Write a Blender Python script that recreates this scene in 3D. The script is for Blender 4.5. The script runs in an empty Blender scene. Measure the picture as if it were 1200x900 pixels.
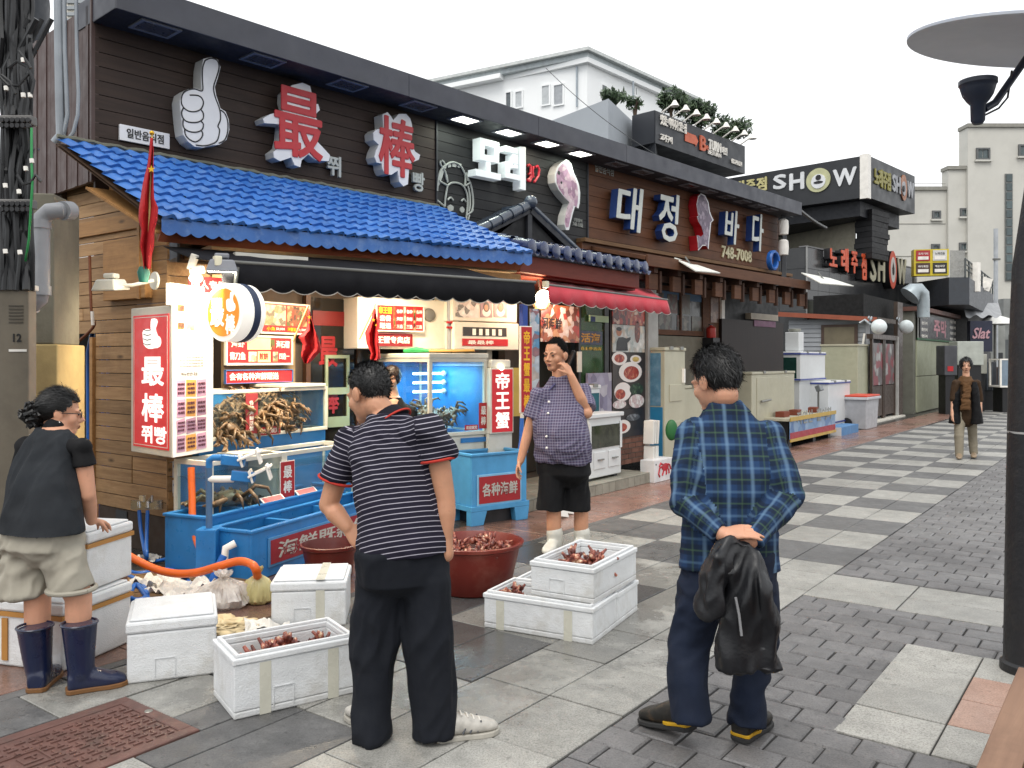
import bpy,bmesh,math,random
import numpy as np
from mathutils import Vector,Matrix,noise
scene=bpy.context.scene
COL=scene.collection
R=math.radians
RNG=random.Random(7)
H,F,HZ=1.53,1000.0,422.0
camd=bpy.data.cameras.new('camera')
cam=bpy.data.objects.new('camera',camd)
COL.objects.link(cam)
cam.location=(0,0,H)
cam.rotation_euler=(R(90),0,0)
camd.sensor_width=36.0
camd.lens=30.0
camd.shift_y=-(450-HZ)/1200.0
camd.clip_start=0.05
camd.clip_end=1500
scene.camera=cam
world=bpy.data.worlds.new('World')
scene.world=world
world.use_nodes=True
wn,wl=world.node_tree.nodes,world.node_tree.links
wn.clear()
wout=wn.new('ShaderNodeOutputWorld')
sky=wn.new('ShaderNodeTexSky')
sky.sky_type='NISHITA'
sky.sun_disc=False
SUN_EL,SUN_AZ=R(58),R(195)
sky.sun_elevation=SUN_EL
sky.sun_rotation=SUN_AZ
sky.air_density=1.0
sky.dust_density=6.0
bg1=wn.new('ShaderNodeBackground')
bg1.inputs['Strength'].default_value=0.10
wl.new(sky.outputs[0],bg1.inputs['Color'])
tc=wn.new('ShaderNodeTexCoord')
cl=wn.new('ShaderNodeTexNoise')
cl.inputs['Scale'].default_value=1.6
cl.inputs['Detail'].default_value=5
wl.new(tc.outputs['Generated'],cl.inputs['Vector'])
cr=wn.new('ShaderNodeValToRGB')
cr.color_ramp.elements[0].position=0.30
cr.color_ramp.elements[0].color=(0.91,0.95,0.985,1)
cr.color_ramp.elements[1].position=0.62
cr.color_ramp.elements[1].color=(1.0,1.0,1.0,1)
wl.new(cl.outputs['Fac'],cr.inputs['Fac'])
bg2=wn.new('ShaderNodeBackground')
bg2.inputs['Strength'].default_value=1.2
wl.new(cr.outputs['Color'],bg2.inputs['Color'])
mx=wn.new('ShaderNodeMixShader')
mx.inputs[0].default_value=0.88
wl.new(bg1.outputs[0],mx.inputs[1])
wl.new(bg2.outputs[0],mx.inputs[2])
wl.new(mx.outputs[0],wout.inputs['Surface'])
sund=bpy.data.lights.new('sun','SUN')
sund.energy=1.3
sund.angle=R(35)
sund.color=(1.0,0.97,0.92)
sun=bpy.data.objects.new('sun',sund)
COL.objects.link(sun)
sdir=Vector((math.sin(SUN_AZ)*math.cos(SUN_EL),math.cos(SUN_AZ)*math.cos(SUN_EL),math.sin(SUN_EL)))
sun.rotation_euler=sdir.to_track_quat('Z','Y').to_euler()
sun.location=(-3,-10,20)
scene.view_settings.view_transform='Standard'
scene.view_settings.look='None'
scene.view_settings.gamma=1.0
scene.view_settings.exposure=0.36
scene.view_settings.use_curve_mapping=False
scene.cycles.use_denoising=True
scene.cycles.max_bounces=7
scene.cycles.transparent_max_bounces=24
scene.cycles.sample_clamp_indirect=6.0
scene.cycles.caustics_reflective=False
scene.cycles.caustics_refractive=False
def hx(s):
 s=s.lstrip('#')
 o=[]
 for i in(0,2,4):
  c=int(s[i:i+2],16)/255.0
  o.append(c/12.92 if c<=0.04045 else((c+0.055)/1.055)**2.4)
 return tuple(o)
MATS={}
def L4(c):
 return(c[0],c[1],c[2],1.0)
class NT:
 def __init__(self,name):
  self.m=bpy.data.materials.new(name)
  self.m.use_nodes=True
  self.n=self.m.node_tree.nodes
  self.l=self.m.node_tree.links
  self.n.clear()
  self.out=self.n.new('ShaderNodeOutputMaterial')
  self._obj=None
 def new(self,t,**kw):
  nd=self.n.new(t)
  for k,v in kw.items():
   setattr(nd,k,v)
  return nd
 def set(self,sock,val):
  if hasattr(val,'is_output'):
   self.l.new(val,sock)
  else:
   sock.default_value=val
 def obj(self):
  if self._obj is None:
   self._obj=self.new('ShaderNodeTexCoord').outputs['Object']
  return self._obj
 def uv(self):
  return self.new('ShaderNodeUVMap').outputs['UV']
 def rnd(self):
  return self.new('ShaderNodeObjectInfo').outputs['Random']
 def mapping(self,vec,scale=(1,1,1),rot=(0,0,0),loc=(0,0,0)):
  mp=self.new('ShaderNodeMapping')
  self.set(mp.inputs['Vector'],vec)
  mp.inputs['Scale'].default_value=scale
  mp.inputs['Rotation'].default_value=rot
  self.set(mp.inputs['Location'],loc)
  return mp.outputs[0]
 def noise(self,vec,scale,detail=4,rough=0.55,dist=0.0):
  nd=self.new('ShaderNodeTexNoise')
  self.set(nd.inputs['Vector'],vec)
  nd.inputs['Scale'].default_value=scale
  nd.inputs['Detail'].default_value=detail
  nd.inputs['Roughness'].default_value=rough
  nd.inputs['Distortion'].default_value=dist
  return nd.outputs['Fac']
 def ramp(self,fac,stops,interp='LINEAR'):
  nd=self.new('ShaderNodeValToRGB')
  nd.color_ramp.interpolation=interp
  el=nd.color_ramp.elements
  while len(el)<len(stops):
   el.new(0.5)
  for e,(p,c)in zip(el,stops):
   e.position=p
   e.color=L4(c)if not isinstance(c,(int,float))else(c,c,c,1)
  self.set(nd.inputs['Fac'],fac)
  return nd.outputs['Color']
 def math(self,op,a,b=0.0,clamp=False):
  nd=self.new('ShaderNodeMath',operation=op,use_clamp=clamp)
  self.set(nd.inputs[0],a)
  self.set(nd.inputs[1],b)
  return nd.outputs[0]
 def mix(self,fac,a,b,blend='MIX'):
  nd=self.new('ShaderNodeMix',data_type='RGBA',blend_type=blend)
  self.set(nd.inputs[0],fac)
  self.set(nd.inputs[6],L4(a)if isinstance(a,tuple)else a)
  self.set(nd.inputs[7],L4(b)if isinstance(b,tuple)else b)
  return nd.outputs[2]
 def bump(self,height,strength=0.3,dist=0.01):
  nd=self.new('ShaderNodeBump')
  nd.inputs['Strength'].default_value=strength
  nd.inputs['Distance'].default_value=dist
  self.set(nd.inputs['Height'],height)
  return nd.outputs[0]
 def bsdf(self,color,rough=0.6,metal=0.0,normal=None,spec=0.5,emit=None,estr=0.0,coat=0.0,sub=0.0,trans=0.0,sheen=0.0):
  b=self.new('ShaderNodeBsdfPrincipled')
  self.set(b.inputs['Base Color'],L4(color)if isinstance(color,tuple)else color)
  self.set(b.inputs['Roughness'],rough)
  b.inputs['Metallic'].default_value=metal
  b.inputs['Specular IOR Level'].default_value=spec
  if normal is not None:
   self.l.new(normal,b.inputs['Normal'])
  if emit is not None:
   self.set(b.inputs['Emission Color'],L4(emit)if isinstance(emit,tuple)else emit)
   b.inputs['Emission Strength'].default_value=estr
  if coat:
   b.inputs['Coat Weight'].default_value=coat
   b.inputs['Coat Roughness'].default_value=0.12
  if sub:
   b.inputs['Subsurface Weight'].default_value=sub
   b.inputs['Subsurface Radius'].default_value=(0.012,0.005,0.003)
   b.inputs['Subsurface Scale'].default_value=1.0
  if trans:
   b.inputs['Transmission Weight'].default_value=trans
  if sheen:
   b.inputs['Sheen Weight'].default_value=sheen
  self.l.new(b.outputs[0],self.out.inputs['Surface'])
  return b
def mat(name,rgb,rough=0.55,metal=0.0,var=0.14,vscale=5.0,bump=0.15,bscale=60.0,spec=0.5,rnd=0.0,emit=None,estr=0.0,dirt=0.0,dcol=(0.05,0.04,0.03),dscale=3.0,coat=0.0,sub=0.0,sheen=0.0):
 if name in MATS:
  return MATS[name]
 if isinstance(rgb,str):
  rgb=hx(rgb)
 t=NT(name)
 o=t.obj()
 v=t.noise(o,vscale,5)
 lo=tuple(c*(1-var)for c in rgb)
 hi=tuple(min(c*(1+var),1.0)for c in rgb)
 col=t.ramp(v,[(0.28,lo),(0.72,hi)])
 if rnd:
  k=t.math('MULTIPLY_ADD',t.rnd(),2*rnd)
  k.node.inputs[2].default_value=1-rnd
  cc=t.new('ShaderNodeCombineColor')
  for i in range(3):
   t.l.new(k,cc.inputs[i])
  col=t.mix(1.0,col,cc.outputs[0],'MULTIPLY')
 if dirt:
  d=t.ramp(t.noise(o,dscale,8,0.68),[(0.50,0.0),(0.72,dirt)])
  col=t.mix(d,col,dcol)
 nrm=t.bump(t.noise(o,bscale,3),bump,0.004)if bump else None
 rg=t.ramp(t.noise(o,vscale*2.3,4),[(0.3,max(rough-0.1,0.03)),(0.7,min(rough+0.1,1.0))])
 t.bsdf(col,rg,metal,nrm,spec,emit,estr,coat,sub,0.0,sheen)
 MATS[name]=t.m
 return t.m
def wood(name,c0,c1,rough=0.7,scale=1.0,axis='X',rnd=0.2,knots=True,bump=0.25):
 if name in MATS:
  return MATS[name]
 c0,c1=hx(c0),hx(c1)
 t=NT(name)
 r=t.rnd()
 off=t.new('ShaderNodeCombineXYZ')
 for i in range(3):
  t.l.new(t.math('MULTIPLY',r,37.0+11*i),off.inputs[i])
 st={'X':(0.6,9,9),'Y':(9,0.6,9),'Z':(9,9,0.6)}[axis]
 vec=t.mapping(t.obj(),tuple(s*scale for s in st),loc=off.outputs[0])
 g=t.noise(vec,3.0,6,0.65,0.6)
 fine=t.noise(vec,14.0,3,0.6)
 col=t.ramp(g,[(0.30,c0),(0.70,c1)])
 col=t.mix(t.math('MULTIPLY',fine,0.35),col,tuple(c*0.45 for c in c0))
 if knots:
  st2={'X':(2.2,7,7),'Y':(7,2.2,7),'Z':(7,7,2.2)}[axis]
  kv=t.new('ShaderNodeTexVoronoi')
  t.l.new(t.mapping(t.obj(),tuple(s*scale for s in st2),loc=off.outputs[0]),kv.inputs['Vector'])
  kv.inputs['Scale'].default_value=0.8
  kd=t.ramp(kv.outputs['Distance'],[(0.03,0.85),(0.12,0.0)])
  col=t.mix(kd,col,tuple(c*0.25 for c in c0))
 k=t.math('MULTIPLY_ADD',r,2*rnd)
 k.node.inputs[2].default_value=1-rnd
 cc=t.new('ShaderNodeCombineColor')
 for i in range(3):
  t.l.new(k,cc.inputs[i])
 col=t.mix(1.0,col,cc.outputs[0],'MULTIPLY')
 grime=t.ramp(t.noise(t.obj(),1.7,7,0.7),[(0.50,0.0),(0.75,0.55)])
 col=t.mix(grime,col,tuple(c*0.35 for c in c0))
 t.bsdf(col,rough,0,t.bump(g,bump,0.006),0.3)
 MATS[name]=t.m
 return t.m
def glow(name,rgb,strength):
 if name in MATS:
  return MATS[name]
 if isinstance(rgb,str):
  rgb=hx(rgb)
 t=NT(name)
 t.bsdf(rgb,0.4,0,None,0.5,rgb,strength)
 MATS[name]=t.m
 return t.m
def glass(name,tint=(0.9,0.97,1.0),refl=0.10,rough=0.03,haze=0.0,hazecol=(0.6,0.75,0.8)):
 if name in MATS:
  return MATS[name]
 t=NT(name)
 tr=t.new('ShaderNodeBsdfTransparent')
 tr.inputs[0].default_value=L4(tint)
 gl=t.new('ShaderNodeBsdfGlossy')
 gl.inputs['Roughness'].default_value=rough
 lw=t.new('ShaderNodeLayerWeight')
 lw.inputs['Blend'].default_value=0.5
 fac=t.math('MULTIPLY_ADD',t.math('POWER',lw.outputs['Facing'],5.0),0.9)
 fac.node.inputs[2].default_value=refl*0.5
 ms=t.new('ShaderNodeMixShader')
 t.l.new(fac,ms.inputs[0])
 t.l.new(tr.outputs[0],ms.inputs[1])
 t.l.new(gl.outputs[0],ms.inputs[2])
 res=ms.outputs[0]
 if haze:
  df=t.new('ShaderNodeBsdfDiffuse')
  df.inputs[0].default_value=L4(hazecol)
  hz=t.ramp(t.noise(t.obj(),5.0,6,0.7),[(0.3,haze*0.5),(0.75,haze*1.6)])
  m2=t.new('ShaderNodeMixShader')
  t.l.new(hz,m2.inputs[0])
  t.l.new(res,m2.inputs[1])
  t.l.new(df.outputs[0],m2.inputs[2])
  res=m2.outputs[0]
 t.l.new(res,t.out.inputs['Surface'])
 MATS[name]=t.m
 return t.m
def print_mat(name,cols,scale=14.0,rough=0.35,emit=0.0,seed=0.0):
 if name in MATS:
  return MATS[name]
 t=NT(name)
 vec=t.mapping(t.obj(),(1,1,1),loc=(seed,seed*1.7,seed*0.6))
 wob=t.noise(vec,scale*0.5,5,0.6)
 vo=t.new('ShaderNodeTexVoronoi')
 dv=t.new('ShaderNodeVectorMath',operation='ADD')
 t.l.new(vec,dv.inputs[0])
 cx=t.new('ShaderNodeCombineXYZ')
 for i in range(3):
  t.l.new(t.math('MULTIPLY',wob,0.10),cx.inputs[i])
 t.l.new(cx.outputs[0],dv.inputs[1])
 t.l.new(dv.outputs[0],vo.inputs['Vector'])
 vo.inputs['Scale'].default_value=scale
 sep=t.new('ShaderNodeSeparateColor')
 t.l.new(vo.outputs['Color'],sep.inputs[0])
 cs=[hx(c)if isinstance(c,str)else c for c in cols]
 col=t.ramp(sep.outputs[0],[(i/len(cs),c)for i,c in enumerate(cs)],'CONSTANT')
 d=t.ramp(vo.outputs['Distance'],[(0.0,1.0),(0.5,0.55)])
 col=t.mix(0.7,col,d,'MULTIPLY')
 col=t.mix(t.math('MULTIPLY',t.noise(vec,scale*5,3),0.4),col,cs[-1])
 t.bsdf(col,rough,0,None,0.5,col if emit else None,emit)
 MATS[name]=t.m
 return t.m
class MB:
 def __init__(self):
  self.v,self.f=[],[]
 def add(self,vs,fs):
  b=len(self.v)
  self.v.extend([tuple(p)for p in vs])
  self.f.extend([tuple(b+i for i in q)for q in fs])
  return self
 def box(self,x0,x1,y0,y1,z0,z1):
  if x0>x1:x0,x1=x1,x0
  if y0>y1:y0,y1=y1,y0
  if z0>z1:z0,z1=z1,z0
  vs=[(x0,y0,z0),(x1,y0,z0),(x1,y1,z0),(x0,y1,z0),(x0,y0,z1),(x1,y0,z1),(x1,y1,z1),(x0,y1,z1)]
  return self.add(vs,[(0,3,2,1),(4,5,6,7),(0,1,5,4),(1,2,6,5),(2,3,7,6),(3,0,4,7)])
 def obox(self,c,size,rot=(0,0,0)):
  m=Matrix.LocRotScale(Vector(c),Matrix.Rotation(rot[2],3,'Z')@Matrix.Rotation(rot[1],3,'Y')@Matrix.Rotation(rot[0],3,'X'),Vector(size))
  b=MB().box(-.5,.5,-.5,.5,-.5,.5)
  return self.add([m@Vector(p)for p in b.v],b.f)
 def chbox(self,x0,x1,y0,y1,z0,z1,c=0.004):
  vs=[(x0,y0,z0),(x1,y0,z0),(x1,y1,z0),(x0,y1,z0),(x0,y0,z1-c),(x1,y0,z1-c),(x1,y1,z1-c),(x0,y1,z1-c),(x0+c,y0+c,z1),(x1-c,y0+c,z1),(x1-c,y1-c,z1),(x0+c,y1-c,z1)]
  return self.add(vs,[(0,1,5,4),(1,2,6,5),(2,3,7,6),(3,0,4,7),(4,5,9,8),(5,6,10,9),(6,7,11,10),(7,4,8,11),(8,9,10,11)])
 def quad(self,a,b,c,d):
  return self.add([a,b,c,d],[(0,1,2,3)])
 def slab(self,a,b,c,d,t):
  a,b,c,d=(Vector(p)for p in(a,b,c,d))
  n=((b-a).cross(d-a)).normalized()*-t
  return self.add([a,b,c,d,a+n,b+n,c+n,d+n],[(0,1,2,3),(7,6,5,4),(1,0,4,5),(2,1,5,6),(3,2,6,7),(0,3,7,4)])
 def prism(self,poly,y0,y1):
  n=len(poly)
  ar=sum(poly[i][0]*poly[(i+1)%n][1]-poly[(i+1)%n][0]*poly[i][1]for i in range(n))
  if ar<0:
   poly=poly[::-1]
  vs=[(x,y0,z)for x,z in poly]+[(x,y1,z)for x,z in poly]
  fs=[tuple(range(n)),tuple(range(2*n-1,n-1,-1))]+[((i+1)%n,i,n+i,n+(i+1)%n)for i in range(n)]
  return self.add(vs,fs)
 def tube(self,path,r,n=8,cap=True):
  P=[Vector(p)for p in path]
  rs=r if isinstance(r,(list,tuple))else[r]*len(P)
  vs,fs,up=[],[],None
  for i,p in enumerate(P):
   d=(P[min(i+1,len(P)-1)]-P[max(i-1,0)])
   if d.length<1e-9:
    d=Vector((0,0,1))
   d.normalize()
   if up is None:
    up=d.orthogonal().normalized()
   up=(up-d*up.dot(d))
   if up.length<1e-6:
    up=d.orthogonal()
   up.normalize()
   sd=d.cross(up)
   for k in range(n):
    a=2*math.pi*k/n
    vs.append(p+(up*math.cos(a)+sd*math.sin(a))*rs[i])
  for i in range(len(P)-1):
   for k in range(n):
    fs.append((i*n+k,i*n+(k+1)%n,(i+1)*n+(k+1)%n,(i+1)*n+k))
  if cap:
   fs.append(tuple(range(n-1,-1,-1)))
   fs.append(tuple(range((len(P)-1)*n,len(P)*n)))
  return self.add(vs,fs)
 def lathe(self,prof,c=(0,0,0),n=24,axis='Z',sx=1.0,sy=1.0):
  vs,fs=[],[]
  for r,z in prof:
   for k in range(n):
    a=2*math.pi*k/n
    x,y=r*math.cos(a)*sx,r*math.sin(a)*sy
    p={'Z':(x,y,z),'Y':(x,-z,y),'X':(z,x,y)}[axis]
    vs.append((c[0]+p[0],c[1]+p[1],c[2]+p[2]))
  for i in range(len(prof)-1):
   for k in range(n):
    fs.append((i*n+k,i*n+(k+1)%n,(i+1)*n+(k+1)%n,(i+1)*n+k))
  if prof[0][0]>1e-6:
   fs.append(tuple(range(n-1,-1,-1)))
  if prof[-1][0]>1e-6:
   fs.append(tuple(range((len(prof)-1)*n,len(prof)*n)))
  return self.add(vs,fs)
 def ball(self,c,r,n=12,m=8,s=(1,1,1)):
  vs,fs=[],[]
  for i in range(m+1):
   th=math.pi*i/m
   for k in range(n):
    a=2*math.pi*k/n
    vs.append((c[0]+r*s[0]*math.sin(th)*math.cos(a),c[1]+r*s[1]*math.sin(th)*math.sin(a),c[2]+r*s[2]*math.cos(th)))
  for i in range(m):
   for k in range(n):
    fs.append((i*n+k,(i+1)*n+k,(i+1)*n+(k+1)%n,i*n+(k+1)%n))
  return self.add(vs,fs)
 def grid(self,fn,nu,nv):
  vs=[fn(i/nu,j/nv)for j in range(nv+1)for i in range(nu+1)]
  w=nu+1
  fs=[(j*w+i,j*w+i+1,(j+1)*w+i+1,(j+1)*w+i)for j in range(nv)for i in range(nu)]
  return self.add(vs,fs)
 def mesh(self,name,smooth=False):
  me=bpy.data.meshes.new(name)
  me.from_pydata(self.v,[],self.f)
  if smooth:
   me.polygons.foreach_set('use_smooth',[True]*len(me.polygons))
  me.update()
  return me
 def build(self,name,m,parent=None,world=False,bevel=0.0,smooth=False,weld=False,loc=None,rot=None,seg=2):
  if world and parent is not None:
   inv=MW[parent.name].inverted()
   self.v=[tuple(inv@Vector(p))for p in self.v]
  elif world:
   a=np.array(self.v)
   c=((a[:,0].min()+a[:,0].max())/2,(a[:,1].min()+a[:,1].max())/2,a[:,2].min())
   self.v=[tuple(p)for p in a-np.array(c)]
   loc=c
  o=bpy.data.objects.new(name,self.mesh(name,smooth))
  COL.objects.link(o)
  if m is not None:
   o.data.materials.append(m)
  if loc is not None:
   o.location=loc
  if rot is not None:
   o.rotation_euler=rot
  if parent is not None:
   o.parent=parent
   MW[o.name]=MW[parent.name]
  else:
   MW[o.name]=Matrix.Translation(Vector(loc or(0,0,0)))@Matrix.Rotation((rot or(0,0,0))[2],4,'Z')
  if bevel:
   b=o.modifiers.new('bevel','BEVEL')
   b.width=bevel
   b.segments=seg
   b.limit_method='ANGLE'
   b.angle_limit=R(40)
  if smooth:
   try:
    o.data.set_sharp_from_angle(angle=R(42))
   except Exception:
    pass
  return o
MW={}
def thing(name,label,cat,loc=(0,0,0),rz=0.0,group=None):
 o=bpy.data.objects.new(name,None)
 COL.objects.link(o)
 o.empty_display_size=0.1
 o.location=loc
 o.rotation_euler=(0,0,rz)
 MW[o.name]=Matrix.Translation(Vector(loc))@Matrix.Rotation(rz,4,'Z')
 return tag(o,label,cat,group)
def tag(o,label=None,cat=None,group=None,kind=None):
 if label:o['label']=label
 if cat:o['category']=cat
 if group:o['group']=group
 if kind:o['kind']=kind
 return o
def share(src,parent,loc=(0,0,0),rot=(0,0,0),scale=None,name=None):
 o=src.copy()
 if name:o.name=name
 COL.objects.link(o)
 o.parent=parent
 o.location=loc
 o.rotation_euler=rot
 if scale:o.scale=scale
 if parent is not None:MW[o.name]=MW[parent.name]
 return o
def copy_tree(o,parent=None):
 c=o.copy()
 COL.objects.link(c)
 c.parent=parent
 for ch in o.children:
  copy_tree(ch,c)
 return c
class Fr:
 def __init__(self,x,y,a):
  self.o=(x,y)
  self.a=R(a)
  self.s=(math.sin(self.a),math.cos(self.a))
  self.i=(-math.cos(self.a),math.sin(self.a))
  self.rz=R(90)-self.a
 def W(self,x,y,z=0.0):
  return(self.o[0]+self.s[0]*x+self.i[0]*y,self.o[1]+self.s[1]*x+self.i[1]*y,z)
 def P(self,u,v,y=0.0):
  k=(u-600)/F
  bx,by=self.o[0]+self.i[0]*y,self.o[1]+self.i[1]*y
  x=(k*by-bx)/(self.s[0]-k*self.s[1])
  yw=by+self.s[1]*x
  return x,H+(HZ-v)/F*yw
 def X(self,u,y=0.0):
  return self.P(u,HZ,y)[0]
 def thing(self,name,label,cat,x=0.0,y=0.0,z=0.0,group=None,turn=0.0):
  return thing(name,label,cat,self.W(x,y,z),self.rz+R(turn),group)
 def local(self,w):
  dx,dy=w[0]-self.o[0],w[1]-self.o[1]
  return(dx*self.s[0]+dy*self.s[1],dx*self.i[0]+dy*self.i[1])
def V(u,v,Y):
 return Vector(((u-600)/F*Y,Y,H+(HZ-v)/F*Y))
def G(u,v,z=0.0):
 Y=(H-z)*F/(v-HZ)
 return Vector(((u-600)/F*Y,Y,z))
_tm={}
def text_data(s,depth,bold,shear,res):
 key=(s,round(depth,4),bold,shear,res)
 if key not in _tm:
  cu=bpy.data.curves.new('t','FONT')
  cu.body=s
  cu.size=1.0
  cu.extrude=depth/2
  cu.offset=bold
  cu.shear=shear
  cu.resolution_u=res
  cu.align_x='LEFT'
  ob=bpy.data.objects.new('t',cu)
  me=bpy.data.meshes.new_from_object(ob)
  n=len(me.vertices)
  a=np.empty(n*3)
  me.vertices.foreach_get('co',a)
  a=a.reshape(-1,3)
  fs=[tuple(p.vertices)for p in me.polygons]
  bpy.data.objects.remove(ob)
  bpy.data.curves.remove(cu)
  bpy.data.meshes.remove(me)
  _tm[key]=(a,fs)
 return _tm[key]
def put_text(mb,s,cx,cz,w,h,y,depth=0.006,bold=0.02,shear=0.0,res=2,keep=False):
 if bold>0.012:
  k=bold*0.55
  gh=h
  for i,(dx,dz)in enumerate(((0,0),(k,0),(-k,0),(0,k),(0,-k))):
   put_text(mb,s,cx+dx*h,cz+dz*h,w-2*k*h,h-2*k*h,y+0.0005*i,depth,0.008,shear,res)
  return mb
 a,fs=text_data(s,1.0,bold,shear,res)
 if len(a)==0:
  return mb
 lo,hi=a.min(0),a.max(0)
 sx,sz=w/max(hi[0]-lo[0],1e-6),h/max(hi[1]-lo[1],1e-6)
 if keep:
  sx=sz=min(sx,sz)
 b=np.empty_like(a)
 b[:,0]=(a[:,0]-(lo[0]+hi[0])/2)*sx+cx
 b[:,2]=(a[:,1]-(lo[1]+hi[1])/2)*sz+cz
 b[:,1]=y-(a[:,2]+0.5)*depth
 return mb.add(b,fs)
def lettering(parent,s,cx,cz,w,h,y,m,depth=0.006,bold=0.02,shear=0.0,res=2,name='lettering',stack=False,fx=None,world=None):
 mb=MB()
 if stack:
  n=len(s)
  for i,ch in enumerate(s):
   if ch!=' ':
    put_text(mb,ch,cx,cz+h/2-h*(i+.5)/n,w,h/n*0.86,y,depth,bold,shear,res)
 else:
  put_text(mb,s,cx,cz,w,h,y,depth,bold,shear,res)
 if fx:
  mb.v=[fx(p)for p in mb.v]
 return mb.build(name,m,parent)
## ground (frame: x along the street, y towards the shops)
GF=Fr(0,0,36.7)
ROW=0.685
def stone_mat(name,c0,c1,wet=0.35,rnd=0.12,speck=0.5,stain=0.38,rlo=0.32,rhi=0.8,stc=None):
 t=NT(name)
 ob=t.obj()
 geo=t.new('ShaderNodeNewGeometry')
 pos=geo.outputs['Position']
 c0,c1=hx(c0),hx(c1)
 col=t.ramp(t.noise(pos,9.0,8,0.7),[(0.25,tuple(c*.85 for c in c0)),(0.75,tuple(c*1.08 for c in c1))])
 sp=t.noise(pos,120.0,3,0.75)
 col=t.mix(t.ramp(sp,[(0.38,speck*1.3),(0.54,0.0)]),col,tuple(c*0.45 for c in c0))
 col=t.mix(t.ramp(sp,[(0.60,0.0),(0.74,speck*0.55)]),col,tuple(min(1,c*1.5)for c in c1))
 k=t.math('MULTIPLY_ADD',t.rnd(),2*rnd)
 k.node.inputs[2].default_value=1-rnd
 cc=t.new('ShaderNodeCombineColor')
 for i in range(3):
  t.l.new(k,cc.inputs[i])
 col=t.mix(1.0,col,cc.outputs[0],'MULTIPLY')
 st=t.noise(pos,1.9,9,0.68,0.4)
 sfac=t.ramp(st,[(0.46,0.0),(0.70,stain)])
 col=t.mix(sfac,col,hx(stc)if stc else tuple(c*0.42 for c in c0))
 gum=t.noise(pos,23.0,3,0.5)
 col=t.mix(t.ramp(gum,[(0.66,0.0),(0.70,0.6)]),col,tuple(c*0.4 for c in c0))
 w=t.noise(pos,1.1,6,0.6)
 dx=t.new('ShaderNodeVectorMath',operation='DISTANCE')
 t.l.new(pos,dx.inputs[0]);dx.inputs[1].default_value=(-1.0,5.9,0)
 wet=t.math('SUBTRACT',t.math('MULTIPLY_ADD',t.noise(pos,2.6,8,0.7),3.6),t.math('MULTIPLY',dx.outputs['Value'],0.86))
 wet=t.ramp(wet,[(0.12,0.0),(0.70,1.0)])
 col=t.mix(t.math('MULTIPLY',wet,0.5),col,tuple(c*0.22 for c in c0))
 rg=t.ramp(w,[(0.40,rlo),(0.62,rhi)])
 rg=t.mix(wet,rg,(0.16,0.16,0.16))
 t.bsdf(col,rg,0,t.bump(t.math('ADD',sp,t.noise(pos,30.0,4)),0.35,0.003),0.4)
 MATS[name]=t.m
 return t.m
M_LIGHT=stone_mat('light_granite','979690','aba9a3',rnd=0.10)
M_DARK=stone_mat('dark_granite','5c5c5c','6c6b6a',rnd=0.10,speck=0.35)
M_BRICK=stone_mat('paver_concrete','686768','787675',rnd=0.16,speck=0.4)
M_PINK=stone_mat('pink_granite','86665a','987668',rnd=0.10,stain=0.4,rlo=0.12,rhi=0.5)
M_PALEPINK=stone_mat('pale_pink_granite','a88878','b49484',rnd=0.06,stain=0.4)
M_GROUT=mat('grout','2b2a29',0.9,bump=0.4)
M_SHOPFLOOR=mat('wet_shop_floor','3a3836',0.3,var=0.3,bump=0.3,dirt=0.5)
g=MB()
g.quad((-200,-200,-0.035),(200,-200,-0.035),(200,200,-0.035),(-200,200,-0.035))
ground=tag(g.build('ground',mat('asphalt_far','4a4a4a',0.9,bump=0.3)),'grey ground spreading out beyond the paved shopping street',None,kind='structure')
pv=thing('pavement','shopping street paved with grey and light granite slabs and dark brick pavers',None,(0,0,0),GF.rz)
pv['kind']='structure'
if 'category' in pv:del pv['category']
b=MB()
b.box(-6,60,-3.5,12,-0.034,-0.0115)
b.build('bedding',M_GROUT,pv)
def rect_piece(name,x0,x1,y0,y1,m,gap=0.004,top=0.0):
 w,d=(x1-x0)/2-gap,(y1-y0)/2-gap
 mb=MB().chbox(-w,w,-d,d,-0.024,0,0.003)
 o=mb.build(name,m,pv,loc=((x0+x1)/2,(y0+y1)/2,top+RNG.uniform(-0.0022,0.0012)),rot=(RNG.uniform(-.0018,.0018),RNG.uniform(-.0018,.0018),RNG.uniform(-.003,.003)))
 return o
far_light,far_dark=MB(),MB()
A0,A1=1.81,2.58
Bb,Cc=3.35,4.12
SPLIT=17.2
nsl=0
def put_slab(x0,x1,y0,y1,light,far=False):
 if far:
  (far_light if light else far_dark).chbox(x0+.004,x1-.004,y0+.004,y1-.004,-0.024,RNG.uniform(-.001,.001),.003)
 else:
  rect_piece('slab',x0,x1,y0,y1,M_LIGHT if light else M_DARK)
MH=(0.95,2.06,3.14,3.72)
for k in range(-10,62):
 x0=6.565+k*ROW
 x1=x0+ROW
 if x1<0.6:
  continue
 far=x0>SPLIT
 for ci,(ya,yb)in enumerate(((A0,A1),(A1,Bb),(Bb,Cc))):
  light=(k%2==1)if ci in(0,2)else(k%2==0)
  if ci==0 and k<0:
   continue
  ym=(ya+yb)/2
  for p,q in((ya,ym),(ym,yb)):
   if x0<MH[1]-.02 and x1>MH[0]and p<MH[3]-.02 and q>MH[2]+.02:
    if p<MH[2]-.05:put_slab(x0,x1,p,MH[2],light,far)
    if q>MH[3]+.05:put_slab(x0,x1,MH[3],q,light,far)
    if x1>MH[1]+.04:put_slab(MH[1],x1,max(p,MH[2]),min(q,MH[3]),light,far)
   else:
    put_slab(x0,x1,p,q,light,far)
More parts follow.
